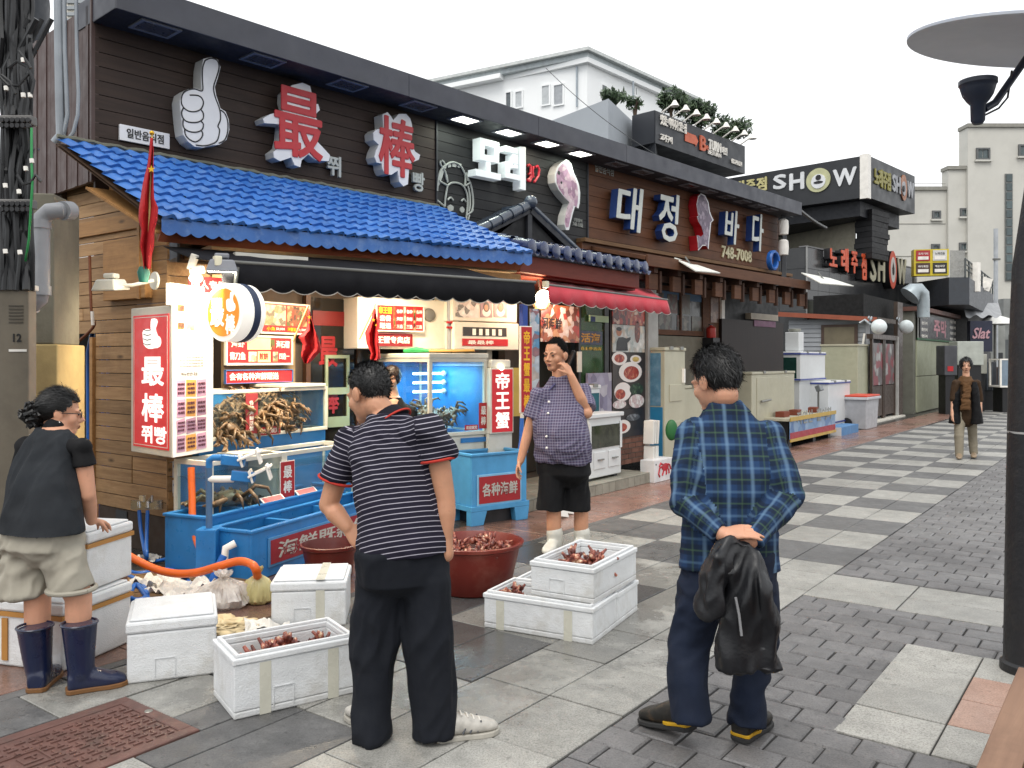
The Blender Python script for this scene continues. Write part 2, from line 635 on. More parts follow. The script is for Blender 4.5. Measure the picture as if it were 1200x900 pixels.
for k in range(-4,12):
 x0=2.23+k*0.5
 x1=min(x0+0.5,6.565)
 if x1-x0<.1 or x1<0.7:
  continue
 put_slab(x0,x1,A0,2.195,True)
 put_slab(x0,x1,2.195,A1,True)
for j in range(9):
 ya=A0-(j+1)*0.57
 put_slab(5.60,5.935,ya,ya+.57,True)
 put_slab(5.935,6.27,ya,ya+.57,True)
PANEL=(3.63,4.98,-0.2,1.05)
for i in range(4):
 put_slab(3.63+i*.3375,3.63+(i+1)*.3375,.68,1.05,True)
for x0,x1,l in((3.63,3.97,1),(4.64,4.98,1)):
 put_slab(x0,x1,.2,.68,True);put_slab(x0,x1,-.2,.2,True)
rect_piece('slab',3.97,4.305,.2,.68,M_PALEPINK);rect_piece('slab',4.305,4.64,.2,.68,M_PALEPINK)
rect_piece('slab',3.97,4.64,-.2,.2,M_PALEPINK)
tag(far_light.build('slab',M_LIGHT,pv),kind='stuff')
tag(far_dark.build('slab',M_DARK,pv),kind='stuff')
BX,BY=0.168,0.196
cand=[]
for i in range(0,86):
 x0=0.9+0.033+i*BX
 off=(i%2)*BY/2
 if 5.60-.12<x0<6.27-.03 or x0>15.2:
  continue
 y=A0-.002
 j=-1
 while y>-2.9:
  ya=max(A0-(j+1)*BY-off-BY*0,-3.0)if j>=0 else A0-(off if off else BY)
  if j<0:
   yb=A0
  else:
   yb=y
  if j>=0:
   ya=yb-BY
  y=ya
  j+=1
  if yb-ya<.02:
   continue
  x1=min(x0+BX,5.60)if x0<5.60 else x0+BX
  xa=max(x0,6.27)if x0>6 else x0
  if x1>PANEL[0]+.03 and xa<PANEL[1]-.03 and ya<PANEL[3]-.03 and yb>PANEL[2]+.03:
   if yb>PANEL[3]+.04:
    ya2=PANEL[3]
   else:
    continue
  else:
   ya2=ya
  c=GF.W((xa+x1)/2,(ya2+yb)/2)
  if c[1]<1.2:
   continue
  u=600+c[0]/c[1]*F
  v=HZ+H/c[1]*F
  ok=640<u<1190 and v<915
  cand.append((0 if ok else 1,c[1],xa,x1,ya2,yb))
cand.sort()
rest=MB()
unit={}
for n_,(_,_,xa,x1,ya,yb)in enumerate(cand):
 if n_<300:
  key=(round(x1-xa,3),round(yb-ya,3))
  lc=((xa+x1)/2,(ya+yb)/2,RNG.uniform(-.005,.001))
  rt=(RNG.uniform(-.012,.012),RNG.uniform(-.012,.012),RNG.uniform(-.008,.008))
  if key not in unit:
   w,d=key[0]/2-.004,key[1]/2-.004
   unit[key]=MB().chbox(-w,w,-d,d,-.03,0,.007).build('brick',M_BRICK,pv,loc=lc,rot=rt)
  else:
   share(unit[key],pv,lc,rt)
 else:
  dz=RNG.uniform(-.005,.001)
  rest.chbox(xa+.004,x1-.004,ya+.004,yb-.004,-.03,dz,.007)
tag(rest.build('brick',M_BRICK,pv),kind='stuff')
t=NT('paver_sheet')
bt=t.new('ShaderNodeTexBrick')
t.l.new(t.mapping(t.obj(),(1,1,1),(0,0,R(90))),bt.inputs['Vector'])
bt.inputs['Color1'].default_value=L4(hx('5a5754'));bt.inputs['Color2'].default_value=L4(hx('686461'));bt.inputs['Mortar'].default_value=L4(hx('33312f'))
bt.inputs['Scale'].default_value=1.0;bt.inputs['Mortar Size'].default_value=.006;bt.inputs['Brick Width'].default_value=BY;bt.inputs['Row Height'].default_value=BX
t.bsdf(bt.outputs['Color'],.75)
MB().box(15.22,59,-3.4,A0,-.011,-.001).build('paver_sheet',t.m,pv)
for k in range(0,24):
 x0=0.2+k*0.9
 rect_piece('drain_slab',x0,x0+.9,Cc,4.205,M_DARK)
npk=MB()
for k in range(0,80):
 x0=0.3+k*0.42
 for j in range(2):
  if x0<17:
   rect_piece('granite_tile',x0,x0+.42,4.205+j*.42,4.205+(j+1)*.42,M_PINK,.002)
  else:
   npk.chbox(x0+.002,x0+.418,4.207+j*.42,4.203+(j+1)*.42,-.024,0,.003)
tag(npk.build('granite_tile',M_PINK,pv),kind='stuff')
MB().box(-3,59,5.05,9.5,-.011,-.002).build('shop_floor',M_SHOPFLOOR,pv)
mc=GF.thing('inspection_cover','rust red rectangular inspection cover with relief pattern in the paving','manhole cover',(MH[0]+MH[1])/2,(MH[2]+MH[3])/2,0)
mw,md=(MH[1]-MH[0])/2-.004,(MH[3]-MH[2])/2-.004
M_RUST=mat('rust_red_iron','62453e',.55,var=.25,vscale=9,bump=.5,bscale=90,dirt=.7,dcol=hx('4a3f3a'),dscale=6)
fr=MB()
bw=.055
for a0,a1,c0,c1 in((-mw,mw,-md,-md+bw),(-mw,mw,md-bw,md),(-mw,-mw+bw,-md+bw,md-bw),(mw-bw,mw,-md+bw,md-bw)):
 fr.chbox(a0,a1,c0,c1,-.03,.006,.004)
fr.build('frame',M_RUST,mc)
MB().box(-mw+bw+.003,mw-bw-.003,-md+bw+.003,md-bw-.003,-.03,.0).build('lid',M_RUST,mc)
rl=MB()
stp=.047
nx,ny=int((2*mw-2*bw)/stp),int((2*md-2*bw)/stp)
for i in range(nx):
 for j in range(ny):
  x,y=-mw+bw+(i+.5)*stp+.004,-md+bw+(j+.5)*stp+.004
  if abs(x+.05)<.13 and abs(y)<.075:
   continue
  if(i+j)%2:
   rl.box(x-.019,x+.019,y-.005,y+.005,0,.006);rl.box(x+.010,x+.019,y+.005,y+.02,0,.006)
  else:
   rl.box(x-.005,x+.005,y-.019,y+.019,0,.006);rl.box(x-.02,x-.005,y-.019,y-.010,0,.006)
rl.box(-.17,.07,-.07,-.062,0,.006);rl.box(-.17,.07,.062,.07,0,.006);rl.box(-.17,-.162,-.062,.062,0,.006);rl.box(.062,.07,-.062,.062,0,.006)
rl.build('relief',M_RUST,mc)
eb=MB()
for cx in(-.11,.01):
 eb.box(cx-.035,cx+.035,-.035,-.028,0,.006);eb.box(cx-.035,cx-.028,-.028,.035,0,.006);eb.box(cx-.01,cx+.035,.02,.027,0,.006);eb.box(cx+.012,cx+.02,-.01,.02,0,.006)
eb.build('emblem',M_RUST,mc)
MB().lathe([(0,.0085),(.016,.0085),(.018,.0062)],(mw-.028,.05,0),16).build('lock_stud',mat('worn_steel','9a9890',.4,.8),mc)
M_TILE=mat('step_tile','8f8d80',.4,var=.18,rnd=.12,dirt=.5,bump=.1)
stp_o=GF.thing('shop_step','low beige tiled step in front of the red awning shop','step',0,0,0)
MB().box(6.9,9.62,5.0,7.4,0,.118).build('core',mat('mortar','4a4740',.9),stp_o)
for k in range(18):
 x0=6.9+k*.151
 MB().box(x0+.003,x0+.148,4.985,4.9985,.004,.115).build('tile',M_TILE,stp_o)
for k in range(9):
 for j in range(3):
  MB().chbox(6.9+k*.302+.002,6.9+(k+1)*.302-.002,4.985+j*.3+.002,4.985+(j+1)*.3-.002,.1185,.13,.002).build('tile',M_TILE,stp_o)
for k in range(6):
 MB().box(9.6215,9.634,5.0+k*.151,5.0+k*.151+.147,.004,.115).build('tile',M_TILE,stp_o)
## the long shop building with its sign wall
FS=Fr(-3.42,7.0,42)
def pol(fr,pts,o,s,y):
 return[fr.P(o[0]+a/s,o[1]+b/s,y)for a,b in pts]
def boxP(fr,u0,v0,u1,v1,y):
 um=(u0+u1)/2
 x0,x1=fr.X(u0,y),fr.X(u1,y)
 za,zb=fr.P(um,v0,y)[1],fr.P(um,v1,y)[1]
 return(x0+x1)/2,(za+zb)/2,x1-x0,za-zb
M_PLANK1=wood('dark_brown_plank','332823','42342d',.62,.6,'X',.10,False,.12)
M_PLANK2=wood('black_plank','28282a','333435',.62,.6,'X',.10,False,.12)
M_PLANK3=wood('brown_plank','5c3a26','754c33',.6,.6,'X',.12,False,.15)
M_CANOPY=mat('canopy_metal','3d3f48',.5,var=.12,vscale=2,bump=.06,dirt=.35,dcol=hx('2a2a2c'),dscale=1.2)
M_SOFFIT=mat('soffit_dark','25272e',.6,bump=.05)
M_SIDE=mat('brown_cladding','4a3733',.55,var=.12,vscale=3,bump=.05,dirt=.4,dcol=hx('2c2422'),dscale=1.5)
M_WHITE_S=mat('sign_white','dcdde0',.4,var=.05,bump=.02,dirt=.2,dcol=hx('8a8c90'),dscale=2)
M_WSIDE=mat('sign_white_side','c9cac8',.45,var=.08,bump=.02,dirt=.35,dcol=hx('8a8880'),dscale=2)
M_RED_S=mat('sign_red','b5222c',.45,var=.06,bump=.02)
M_BLACK=mat('black_paint','17171a',.5,bump=.04)
M_GLYPH=mat('sign_grey_letter','a9ada8',.45,bump=.02)
bd=FS.thing('shop_building','long black and brown plank clad shop building under a flat grey canopy','building')
ZT,ZL,YC=4.52,4.30,-0.45
xd1,xd2,xe=FS.X(511),FS.X(688),FS.X(912)
ZB=3.0
MB().box(0.05,2.0,.03,1.6,3.05,ZT-.05).build('core',M_SOFFIT,bd)
MB().box(2.0,xe-.05,.03,5.0,0.0,ZT-.05).build('core',M_SOFFIT,bd)
PH=.117
def planks(x0,x1,z0,z1,ph,m):
 n=int(math.ceil((z1-z0)/ph))
 for i in range(n):
  za=z1-(i+1)*ph
  MB().box(x0,x1,RNG.uniform(-.002,.0),.028,za+.003,z1-i*ph-.003).build('plank',m,bd)
planks(0.0,xd1-.012,ZB,ZL,PH,M_PLANK1)
planks(xd1+.012,xd2-.012,ZB,ZL,PH,M_PLANK2)
planks(xd2+.012,xe,3.22,ZL,.15,M_PLANK3)
for x in(xd1,xd2):
 MB().box(x-.0115,x+.0115,-.02,.028,ZB,ZL).build('trim',M_SOFFIT,bd)
cnp=MB().box(-.02,xe+.05,YC+.02,.3,ZL+.002,ZT).build('canopy',M_CANOPY,bd)
x=-.02
for i,x1 in enumerate((3.0,5.1,7.0,xe+.05)):
 MB().box(x+(.004 if i else 0),x1,YC,YC+.0195,ZL-.012,ZT+.012).build('fascia_panel',M_CANOPY,cnp,bevel=.004)
 x=x1
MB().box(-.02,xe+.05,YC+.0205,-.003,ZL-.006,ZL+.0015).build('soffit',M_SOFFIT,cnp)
M_DLF=mat('downlight_frame','7c7f86',.5,bump=.02)
M_DLD=mat('downlight_dark','4a4c52',.3)
M_DLL=glow('downlight_lit',(1.0,.98,.85),6.0)
def downlight(u,v,lit,w=.17,d=.13):
 x,_=FS.P(u,v,-.27)
 y=-.27
 f=MB()
 for a,b_,c,e in((-w,w,-d,-d+.03),(-w,w,d-.03,d),(-w,-w+.03,-d+.03,d-.03),(w-.03,w,-d+.03,d-.03)):
  f.box(x+a,x+b_,y+c,y+e,ZL-.02,ZL-.0062)
 o=f.build('downlight',M_DLF,cnp)
 MB().box(x-w+.03,x+w-.03,y-d+.03,y+d-.03,ZL-.014,ZL-.0065).build('lens',M_DLL if lit else M_DLD,o)
 if lit:
  ld=bpy.data.lights.new('downlight_lamp','AREA')
  ld.shape='RECTANGLE';ld.size=.22;ld.size_y=.16
  ld.energy=2.2
  ld.color=(0.86,1.0,.86)if lit==1 else(1.0,.86,.66)
  lo=bpy.data.objects.new('downlight_lamp',ld)
  COL.objects.link(lo)
  lo.location=FS.W(x,y,ZL-.03)
  lo.rotation_euler=(0,0,FS.rz)
for u,v in((182,25),(308,64),(407,95),(490,121)):
 downlight(u,v,0)
for u,v,l in((545,137,1),(596,153,1),(641,167,2),(680,179,1)):
 downlight(u,v,l)
for u in(722,753,781,807,830,851,870,887,902):
 downlight(u,200,0,.16,.10)
SW=Fr(FS.o[0],FS.o[1],42+90)
for k in range(8):
 x0=-(k+1)*.23
 mb=MB().box(x0+.002,x0+.228,-.012,.02,3.0,ZT-.06)
 mb.box(x0+.09,x0+.14,-.02,-.0125,3.0,ZT-.06)
 mb.v=[SW.W(p[0],p[1],p[2])for p in mb.v]
 mb.build('cladding_sheet',M_SIDE,bd,world=True)
mb=MB().box(-.03,.0,-.03,.03,3.0,ZT+.012)
mb.v=[SW.W(*p)for p in mb.v]
mb.build('corner_trim',M_SIDE,bd,world=True)
def channel(name,label,outline,y0=-.15,side=M_WSIDE,face=M_WHITE_S,inset=.0):
 th=FS.thing(name,label,'sign')
 MB().prism(outline,y0,-.004).build('case',side,th,bevel=.006)
 MB().prism(outline,y0-.006,y0-.0015).build('face',face,th)
 return th
o5=(100,0)
ol=[(690,345),(735,335),(775,350),(790,395),(775,455),(757,510),(765,560),(790,635),(820,655),(838,700),(842,760),(825,820),(785,848),(740,852),(690,865),(640,860),(600,830),(572,790),(566,740),(560,690),(556,640),(552,590),(565,545),(600,522),(640,516),(680,530),(677,470),(680,400)]
y_t=-.15
thumb=channel('thumb_sign','big white thumbs up sign on the dark plank wall',pol(FS,ol,o5,5,y_t))
def ink(th,strokes,o,s,y,r,m,name='line'):
 mb=MB()
 for st in strokes:
  pts=pol(FS,st,o,s,y)
  P=[Vector((p[0],y-.006,p[1]))for p in pts]
  C=[]
  for i in range(len(P)-1):
   p0,p1,p2,p3=P[max(i-1,0)],P[i],P[i+1],P[min(i+2,len(P)-1)]
   for k in range(4):
    q=k/4
    C.append(.5*((2*p1)+(p2-p0)*q+(2*p0-5*p1+4*p2-p3)*q*q+(3*p1-p0-3*p2+p3)*q**3))
  C.append(P[-1])
  mb.tube(C,r,6)
 return mb.build(name,m,th,smooth=True)
ink(thumb,[[(700,355),(735,342),(770,355),(782,395),(768,450),(750,510),(758,565),(785,640),(790,700),(775,740),(785,765),(770,825),(730,848),(690,855),(645,850)],[(700,355),(685,400),(684,470),(684,532),(640,522),(600,528),(570,550),(560,590),(570,625),(600,650),(640,655),(675,640),(690,605),(680,575),(655,560),(610,558)],[(575,630),(562,660),(572,695),(600,715),(650,718),(685,700),(690,668),(678,645)],[(572,700),(570,730),(580,755),(610,772),(650,775),(682,760),(690,730),(678,712)],[(580,760),(585,790),(605,815),(640,832),(670,818),(686,790),(680,768)],[(790,645),(815,665),(832,710),(832,770),(815,820),(780,840)]],o5,5,y_t-.001,.0062,M_BLACK,'outline')
o2=(320,60)
k1=[(75,240),(110,200),(170,185),(215,205),(228,260),(225,310),(262,310),(272,345),(240,378),(262,410),(258,460),(248,520),(300,575),(332,610),(325,645),(250,640),(205,605),(165,640),(158,680),(125,668),(105,622),(40,645),(5,625),(0,590),(40,560),(55,500),(60,432),(0,425),(-52,422),(-62,395),(-20,370),(50,352),(85,335),(72,290)]
th=channel('character_sign','large red Chinese character sign left of the pair on the plank wall',pol(FS,k1,o2,5,y_t))
def glyph(th,s,u0,v0,u1,v1,y,m,bold=.03,depth=.012,shear=.0,name='character',fr=None,res=2):
 cx,cz,w,h=boxP(fr or FS,u0,v0,u1,v1,y)
 return lettering(th,s,cx,cz,w,h,y,m,depth,bold,shear,res,name)
glyph(th,'最',320+5/5,60+222/5,320+290/5,60+625/5,y_t-.0065,M_RED_S,.018)
k2=[(640,372),(668,357),(692,385),(702,405),(735,368),(778,368),(802,395),(812,430),(815,475),(803,540),(832,590),(860,608),(852,636),(805,655),(795,690),(788,780),(762,792),(738,765),(728,700),(692,724),(655,722),(640,692),(635,658),(605,652),(592,620),(600,585),(618,548),(588,520),(585,478),(605,458),(645,452)]
th=channel('character_sign','smaller red Chinese character sign right of the pair on the plank wall',pol(FS,k2,o2,5,y_t))
glyph(th,'棒',320+618/5,60+392/5,320+830/5,60+735/5,y_t-.0065,M_RED_S,.018)
th=FS.thing('letter_sign','small grey Korean letter sign under the left red character','sign')
glyph(th,'쮜',382,183,398,207,-.03,M_GLYPH,.03,.028,name='letter')
th=FS.thing('letter_sign','small grey Korean letter sign under the right red character','sign')
glyph(th,'빵',482,202,496,225,-.03,M_GLYPH,.03,.028,name='letter')
cx,cz,w,h=boxP(FS,140.5,150,199,168,-.03)
th=FS.thing('name_plate','small white licence plate with black Korean writing above the blue roof','sign')
MB().box(cx-w/2,cx+w/2,-.03,-.003,cz-h/2*1.15,cz+h/2*.9).build('plate',M_WHITE_S,th,bevel=.004)
lettering(th,'일반음식점',cx,cz-.005,w*.74,h*.62,-.031,M_BLACK,.004,.02)
M_BLK=mat('white_block_letter','e9eef0',.4,var=.03,bump=.01,emit=(.9,.97,1),estr=.12)
o3=(500,120)
mo=FS.thing('letter_sign','white block letter sign of two Korean syllables under lit downlights','sign')
yb=-.16
def slabs(th,polys,o,s,y,m,name,back=-.03):
 mb=MB()
 for p in polys:
  mb.prism(pol(FS,p,o,s,y),y,back)
 return mb.build(name,m,th)
slabs(mo,[[(315,205),(425,236),(425,272),(315,245)],[(315,300),(425,322),(425,357),(315,335)],[(315,244.8),(340,251),(340,304),(315,299.8)],[(399,266),(425,272.2),(425,321.8),(399,316)]],o3,5,yb,M_BLK,'letter')
slabs(mo,[[(348,345),(376,350),(376,408),(348,402)],[(288,388),(435,420),(435,457),(288,428)]],o3,5,yb-.0005,M_BLK,'letter')
slabs(mo,[[(462,252),(535,272),(535,302),(462,284)],[(506,302),(535,308),(535,362),(506,355)],[(462,345),(505.5,354.5),(505.5,386),(462,376)],[(462,376.5),(490,383),(490,412),(462,408)],[(462,408.5),(545,426),(545,458),(462,440)],[(516,362.5),(535,367),(535,388),(506,382)]],o3,5,yb,M_BLK,'letter')
slabs(mo,[[(550,258),(581,262),(581,515),(550,508)]],o3,5,yb-.001,M_BLK,'letter')
th=FS.thing('letter_sign','small red neon curl letters beside the white block letters','sign')
mb=MB()
for st in([(590,370),(600,365),(610,375),(608,400),(612,430),(600,450),(588,455)],[(625,375),(620,400),(625,440)],[(635,380),(650,372),(660,395),(655,430),(635,462),(628,466)],[(598,420),(608,412),(615,440),(605,462),(595,460)]):
 mb.tube([(p[0],-.03,p[1])for p in pol(FS,st,o3,5,-.03)],.016,8)
mb.build('neon_tube',mat('red_letter','a01f2e',.4,emit=hx('a01f2e'),estr=.3),th,smooth=True)
em=FS.thing('emblem_sign','cream line drawn face with tied hair on the black planks','sign')
ink(em,[[(60,520),(65,450),(80,400),(105,372),(150,350),(195,372),(220,415),(245,455),(262,510),(270,590),(262,640)],[(80,345),(78,360),(95,385),(108,380),(98,350),(85,340)],[(95,385),(115,430),(120,470)],[(70,460),(120,488)],[(108,405),(112,440),(122,465)],[(120,488),(145,472),(185,475),(215,495),(235,540),(238,600),(232,660),(228,690)],[(120,488),(108,560),(104,610)],[(215,400),(225,440),(222,490)],[(232,410),(240,460)],[(240,490),(250,540),(252,600),(245,640)],[(120,572),(138,558),(154,575)],[(200,580),(214,568),(228,582)],[(222,490),(255,470)],[(60,575),(90,600),(104,612)],[(232,660),(262,640),(268,625)],[(240,690),(248,660)],[(65,600),(75,622),(100,628)]],o3,5,-.012,.0125,M_GLYPH,'line')
mb=MB()
for st in([(62,500),(66,440),(85,390),(105,385),(90,440),(75,480)],[(120,355),(140,345),(142,378),(125,382)],[(150,348),(178,352),(172,380),(150,376)],[(186,355),(205,362),(192,384),(180,380)],[(122,608),(140,598),(158,612),(155,632),(135,640),(123,628)],[(194,620),(210,610),(222,625),(218,642),(205,648),(195,636)]):
 mb.prism(pol(FS,st,o3,5,-.012),-.016,-.003)
mb.build('patch',M_GLYPH,em)
M_FISH1=print_mat('fish_print',['c9a9b8','b48ca8','d8c4cc','8f6a86','e0d0d4','c49ab0'],13.0,.4,seed=3.1)
fs1=[(790,350),(820,335),(845,360),(860,410),(880,450),(892,490),(898,530),(895,590),(888,622),(868,610),(858,640),(845,690),(832,748),(815,748),(806,715),(812,660),(830,610),(838,590),(800,550),(770,510),(752,470),(750,420),(765,375)]
th=channel('fish_sign','lit white edged fish cut out sign with lilac print on the black planks',pol(FS,fs1,o3,5,-.13),-.13,M_WSIDE,M_WHITE_S)
ctr=(825,500)
ins=[(ctr[0]+(a-ctr[0])*.86,ctr[1]+(b-ctr[1])*.93)for a,b in fs1]
MB().prism(pol(FS,ins,o3,5,-.138),-.1385,-.1365).build('fish_print',M_FISH1,th)
mb=MB()
for a,b,r in((775,412,.028),(790,470,.018)):
 p=pol(FS,[(a,b)],o3,5,-.14)[0]
 mb.lathe([(0,.002),(r,.002),(r,0)],(p[0],-.1387,p[1]),14,'Y')
mb.build('fish_eye',M_BLACK,th)
th=FS.thing('name_plate','tiny pale lettering at the lower corner of the black planks','sign')
glyph(th,'생활활어',672,256,682,260,-.004,M_GLYPH,.0,.004)
glyph(th,'748-1102',671,261,683,265.5,-.004,M_GLYPH,.0,.004)
M_BLUE_R=mat('letter_blue_return','24407c',.45,bump=.02)
M_LFACE=mat('letter_face','c4c9c4',.45,var=.06,bump=.02,dirt=.3,dcol=hx('8f938c'))
dj=FS.thing('letter_sign','four Korean letters with pale faces and blue sides on brown planks','sign')
for s_,u0,v0,u1,v1 in(('대',722,218,754,271),('정',772,226,796,283.5),('바',849,246,866,286),('다',881,250,894.5,294)):
 cx,cz,w,h=boxP(FS,u0,v0,u1,v1,-.1815)
 lettering(dj,s_,cx,cz,w,h,-.06,M_BLUE_R,.12,.02,.12,2,'letter')
 lettering(dj,s_,cx,cz,w,h,-.1825,M_LFACE,.006,.018,.12,2,'letter_face')
o4=(700,160)
fs2=[(590,350),(605,333),(630,345),(650,385),(658,440),(670,470),(680,490),(665,505),(660,560),(655,600),(650,660),(635,640),(615,640),(590,668),(588,630),(582,580),(605,590),(622,575),(610,530),(592,500),(583,470),(590,465),(580,400)]
th=channel('fish_sign','red sided fish cut out sign between blue letters on brown planks',pol(FS,fs2,o4,5,-.16),-.16,M_RED_S,M_WHITE_S)
ctr=(625,500)
ins=[(ctr[0]+(a-ctr[0])*.9,ctr[1]+(b-ctr[1])*.96)for a,b in fs2]
MB().prism(pol(FS,ins,o4,5,-.168),-.1685,-.1665).build('fish_print',print_mat('fish_print_dark',['6d5a70','8f7c90','54465c','a898a8','75627a'],15.0,.4,seed=1.3),th)
th=FS.thing('letter_sign','pale phone number 748-7008 on the brown planks','sign')
glyph(th,'748-7008',845,291,880,305,-.006,mat('cream_number','cfc8a4',.5),.03,.02)
th=FS.thing('letter_sign','tiny pale licence lettering at the top of the brown planks','sign')
glyph(th,'일반음식점',697,194,719,204,-.004,M_GLYPH,.01,.006)
MB().box(xd2-.25,xe+.3,-.16,.02,3.155,3.21).build('ledge',wood('ledge_wood','6d5138','8a6a4a',.7,1,'X'),bd,bevel=.004)
MB().box(xd2-.25,xe+.3,-.10,.0,3.06,3.152).build('ledge',M_PLANK3,bd)
## red-awning shop: navy tile roof, gable, awning, posters
M_NAVY=mat('navy_roof_tile','1f2c52',.28,var=.25,vscale=9,bump=.1,rnd=.2,coat=.3,dirt=.3,dcol=hx('5a6470'),dscale=8)
M_REDBEAM=wood('red_brown_beam','6b2a1d','7d3524',.6,1,'X',.1,False)
M_CHAR=mat('charcoal_wood','22242a',.6,bump=.2)
M_SLATE=mat('slate_ridge_tile','3a4350',.25,var=.2,vscale=8,bump=.1,rnd=.2,coat=.4)
rs=GF.thing('red_awning_shop','small shop front with navy tiled eave beside the blue roofed stall','building')
xa,xb=GF.X(616,5.05),GF.X(761,5.05)
za,zb=GF.P(616,304,5.05)[1],GF.P(761,326,5.05)[1]
ZE=(za+zb)/2+.075
ncol=12
roof=MB().slab((xa,5.08,ZE+.03),(xb,5.08,ZE+.03),(xb-.15,5.8,ZE+.22),(xa-.2,5.8,ZE+.22),.05).build('roof',M_NAVY,rs)
cw=(xb-xa)/ncol
def cover_tile(x,y0,y1,z0,z1,r):
 vs,fs=[],[]
 n=8
 for yy,zz,rr in((y0,z0,r),(y1,z1,r*.88)):
  for k in range(n+1):
   a=math.pi*k/n
   vs.append((x+rr*math.cos(a),yy,zz+rr*math.sin(a)))
 for k in range(n):
  fs.append((k,k+1,n+1+k+1,n+1+k))
 mb=MB().add(vs,fs)
 return mb
for i in range(ncol):
 x=xa+(i+.5)*cw
 for j in range(3):
  y0,y1=5.05+j*.24,5.05+(j+1)*.24+.03
  mb=cover_tile(x,y0,y1,ZE+.035+j*.065+.012,ZE+.035+(j+1)*.065,cw*.36)
  if j==0:
   mb.lathe([(0,.012),(cw*.30,.012),(cw*.36,.004),(cw*.36,-.006)],(x,5.05,ZE+.058),14,'Y')
  mb.build('roof_tile',M_NAVY,roof,smooth=True)
for i in range(ncol+1):
 x=xa+i*cw
 mb=MB()
 mb.grid(lambda p,q,x=x:(x+(p-.5)*cw*.62,5.06+q*.7,ZE+.028+q*.19-math.sin(p*math.pi)*.035),6,1)
 mb.grid(lambda p,q,x=x:(x+(p-.5)*cw*.62,5.06,ZE+.028-math.sin(p*math.pi)*.035*(1-q)-.055*q*math.sin(p*math.pi)),6,1)
 mb.build('roof_tile',M_NAVY,roof,smooth=True)
MB().box(xa+.03,xb-.1,5.14,5.22,ZE-.20,ZE-.02).build('beam',M_REDBEAM,rs,bevel=.006)
MB().box(xa+.1,xb-.05,5.225,6.3,ZE-.22,ZE-.18).build('porch_ceiling',M_REDBEAM,rs)
gb=FS.thing('tiled_gable','small black timber gable with slate ridge tiles against the plank wall','roof')
yg=-.5
pa,pl,pr=FS.P(622,240,yg),FS.P(548,277,yg),FS.P(681,296,yg)
mb=MB()
def barXZ(mb,p,q,w,y0,y1):
 d=Vector((q[0]-p[0],q[1]-p[1]));d.normalize()
 nn=Vector((-d.y,d.x))*w
 mb.prism([(p[0],p[1]),(q[0],q[1]),(q[0]+nn.x,q[1]+nn.y),(p[0]+nn.x,p[1]+nn.y)],y0,y1)
for nm,p,q in(('rake_board',pl,pa),('rake_board',pa,pr)):
 m2=MB();barXZ(m2,(p[0],p[1]-.10),(q[0],q[1]-.10),.09,yg,yg+.05);m2.build(nm,M_CHAR,gb,bevel=.004)
MB().prism([(pl[0]+.05,pl[1]-.25),(pr[0]-.05,pr[1]-.16),(pa[0],pa[1]-.08)],yg+.06,yg+.075).build('gable_panel',mat('dark_gable','101114',.7,bump=.2),gb)
MB().box(pa[0]-.04,pa[0]+.04,yg+.01,yg+.055,pl[1]-.3,pa[1]-.06).build('king_post',M_CHAR,gb,bevel=.004)
zc=(pl[1]+pr[1])/2-.16
MB().box(pl[0]+.1,pr[0],yg+.008,yg+.056,zc-.05,zc+.04).build('tie_beam',M_CHAR,gb)
for p,q in((pl,pa),(pr,pa)):
 m2=MB()
 m2.slab((p[0],yg-.01,p[1]),(q[0],yg-.01,q[1]),(q[0],-.01,q[1]),(p[0],-.01,p[1]),.03)
 m2.build('roof_slope',M_SLATE,gb)
 n=6
 for i in range(n):
  a0,a1=Vector((p[0],yg+.02,p[1]+.005)).lerp(Vector((q[0],yg+.02,q[1]+.005)),i/n),Vector((p[0],yg+.02,p[1]+.005)).lerp(Vector((q[0],yg+.02,q[1]+.005)),(i+1.12)/n)
  big=.062 if p is pl else .034
  MB().tube([a0,a1],[big*1.1,big*.9],12).build('ridge_tile',M_SLATE,gb,smooth=True)
MB().ball((pa[0],yg+.0,pa[1]+.03),.085,12,8).build('ridge_cap',M_SLATE,gb,smooth=True)
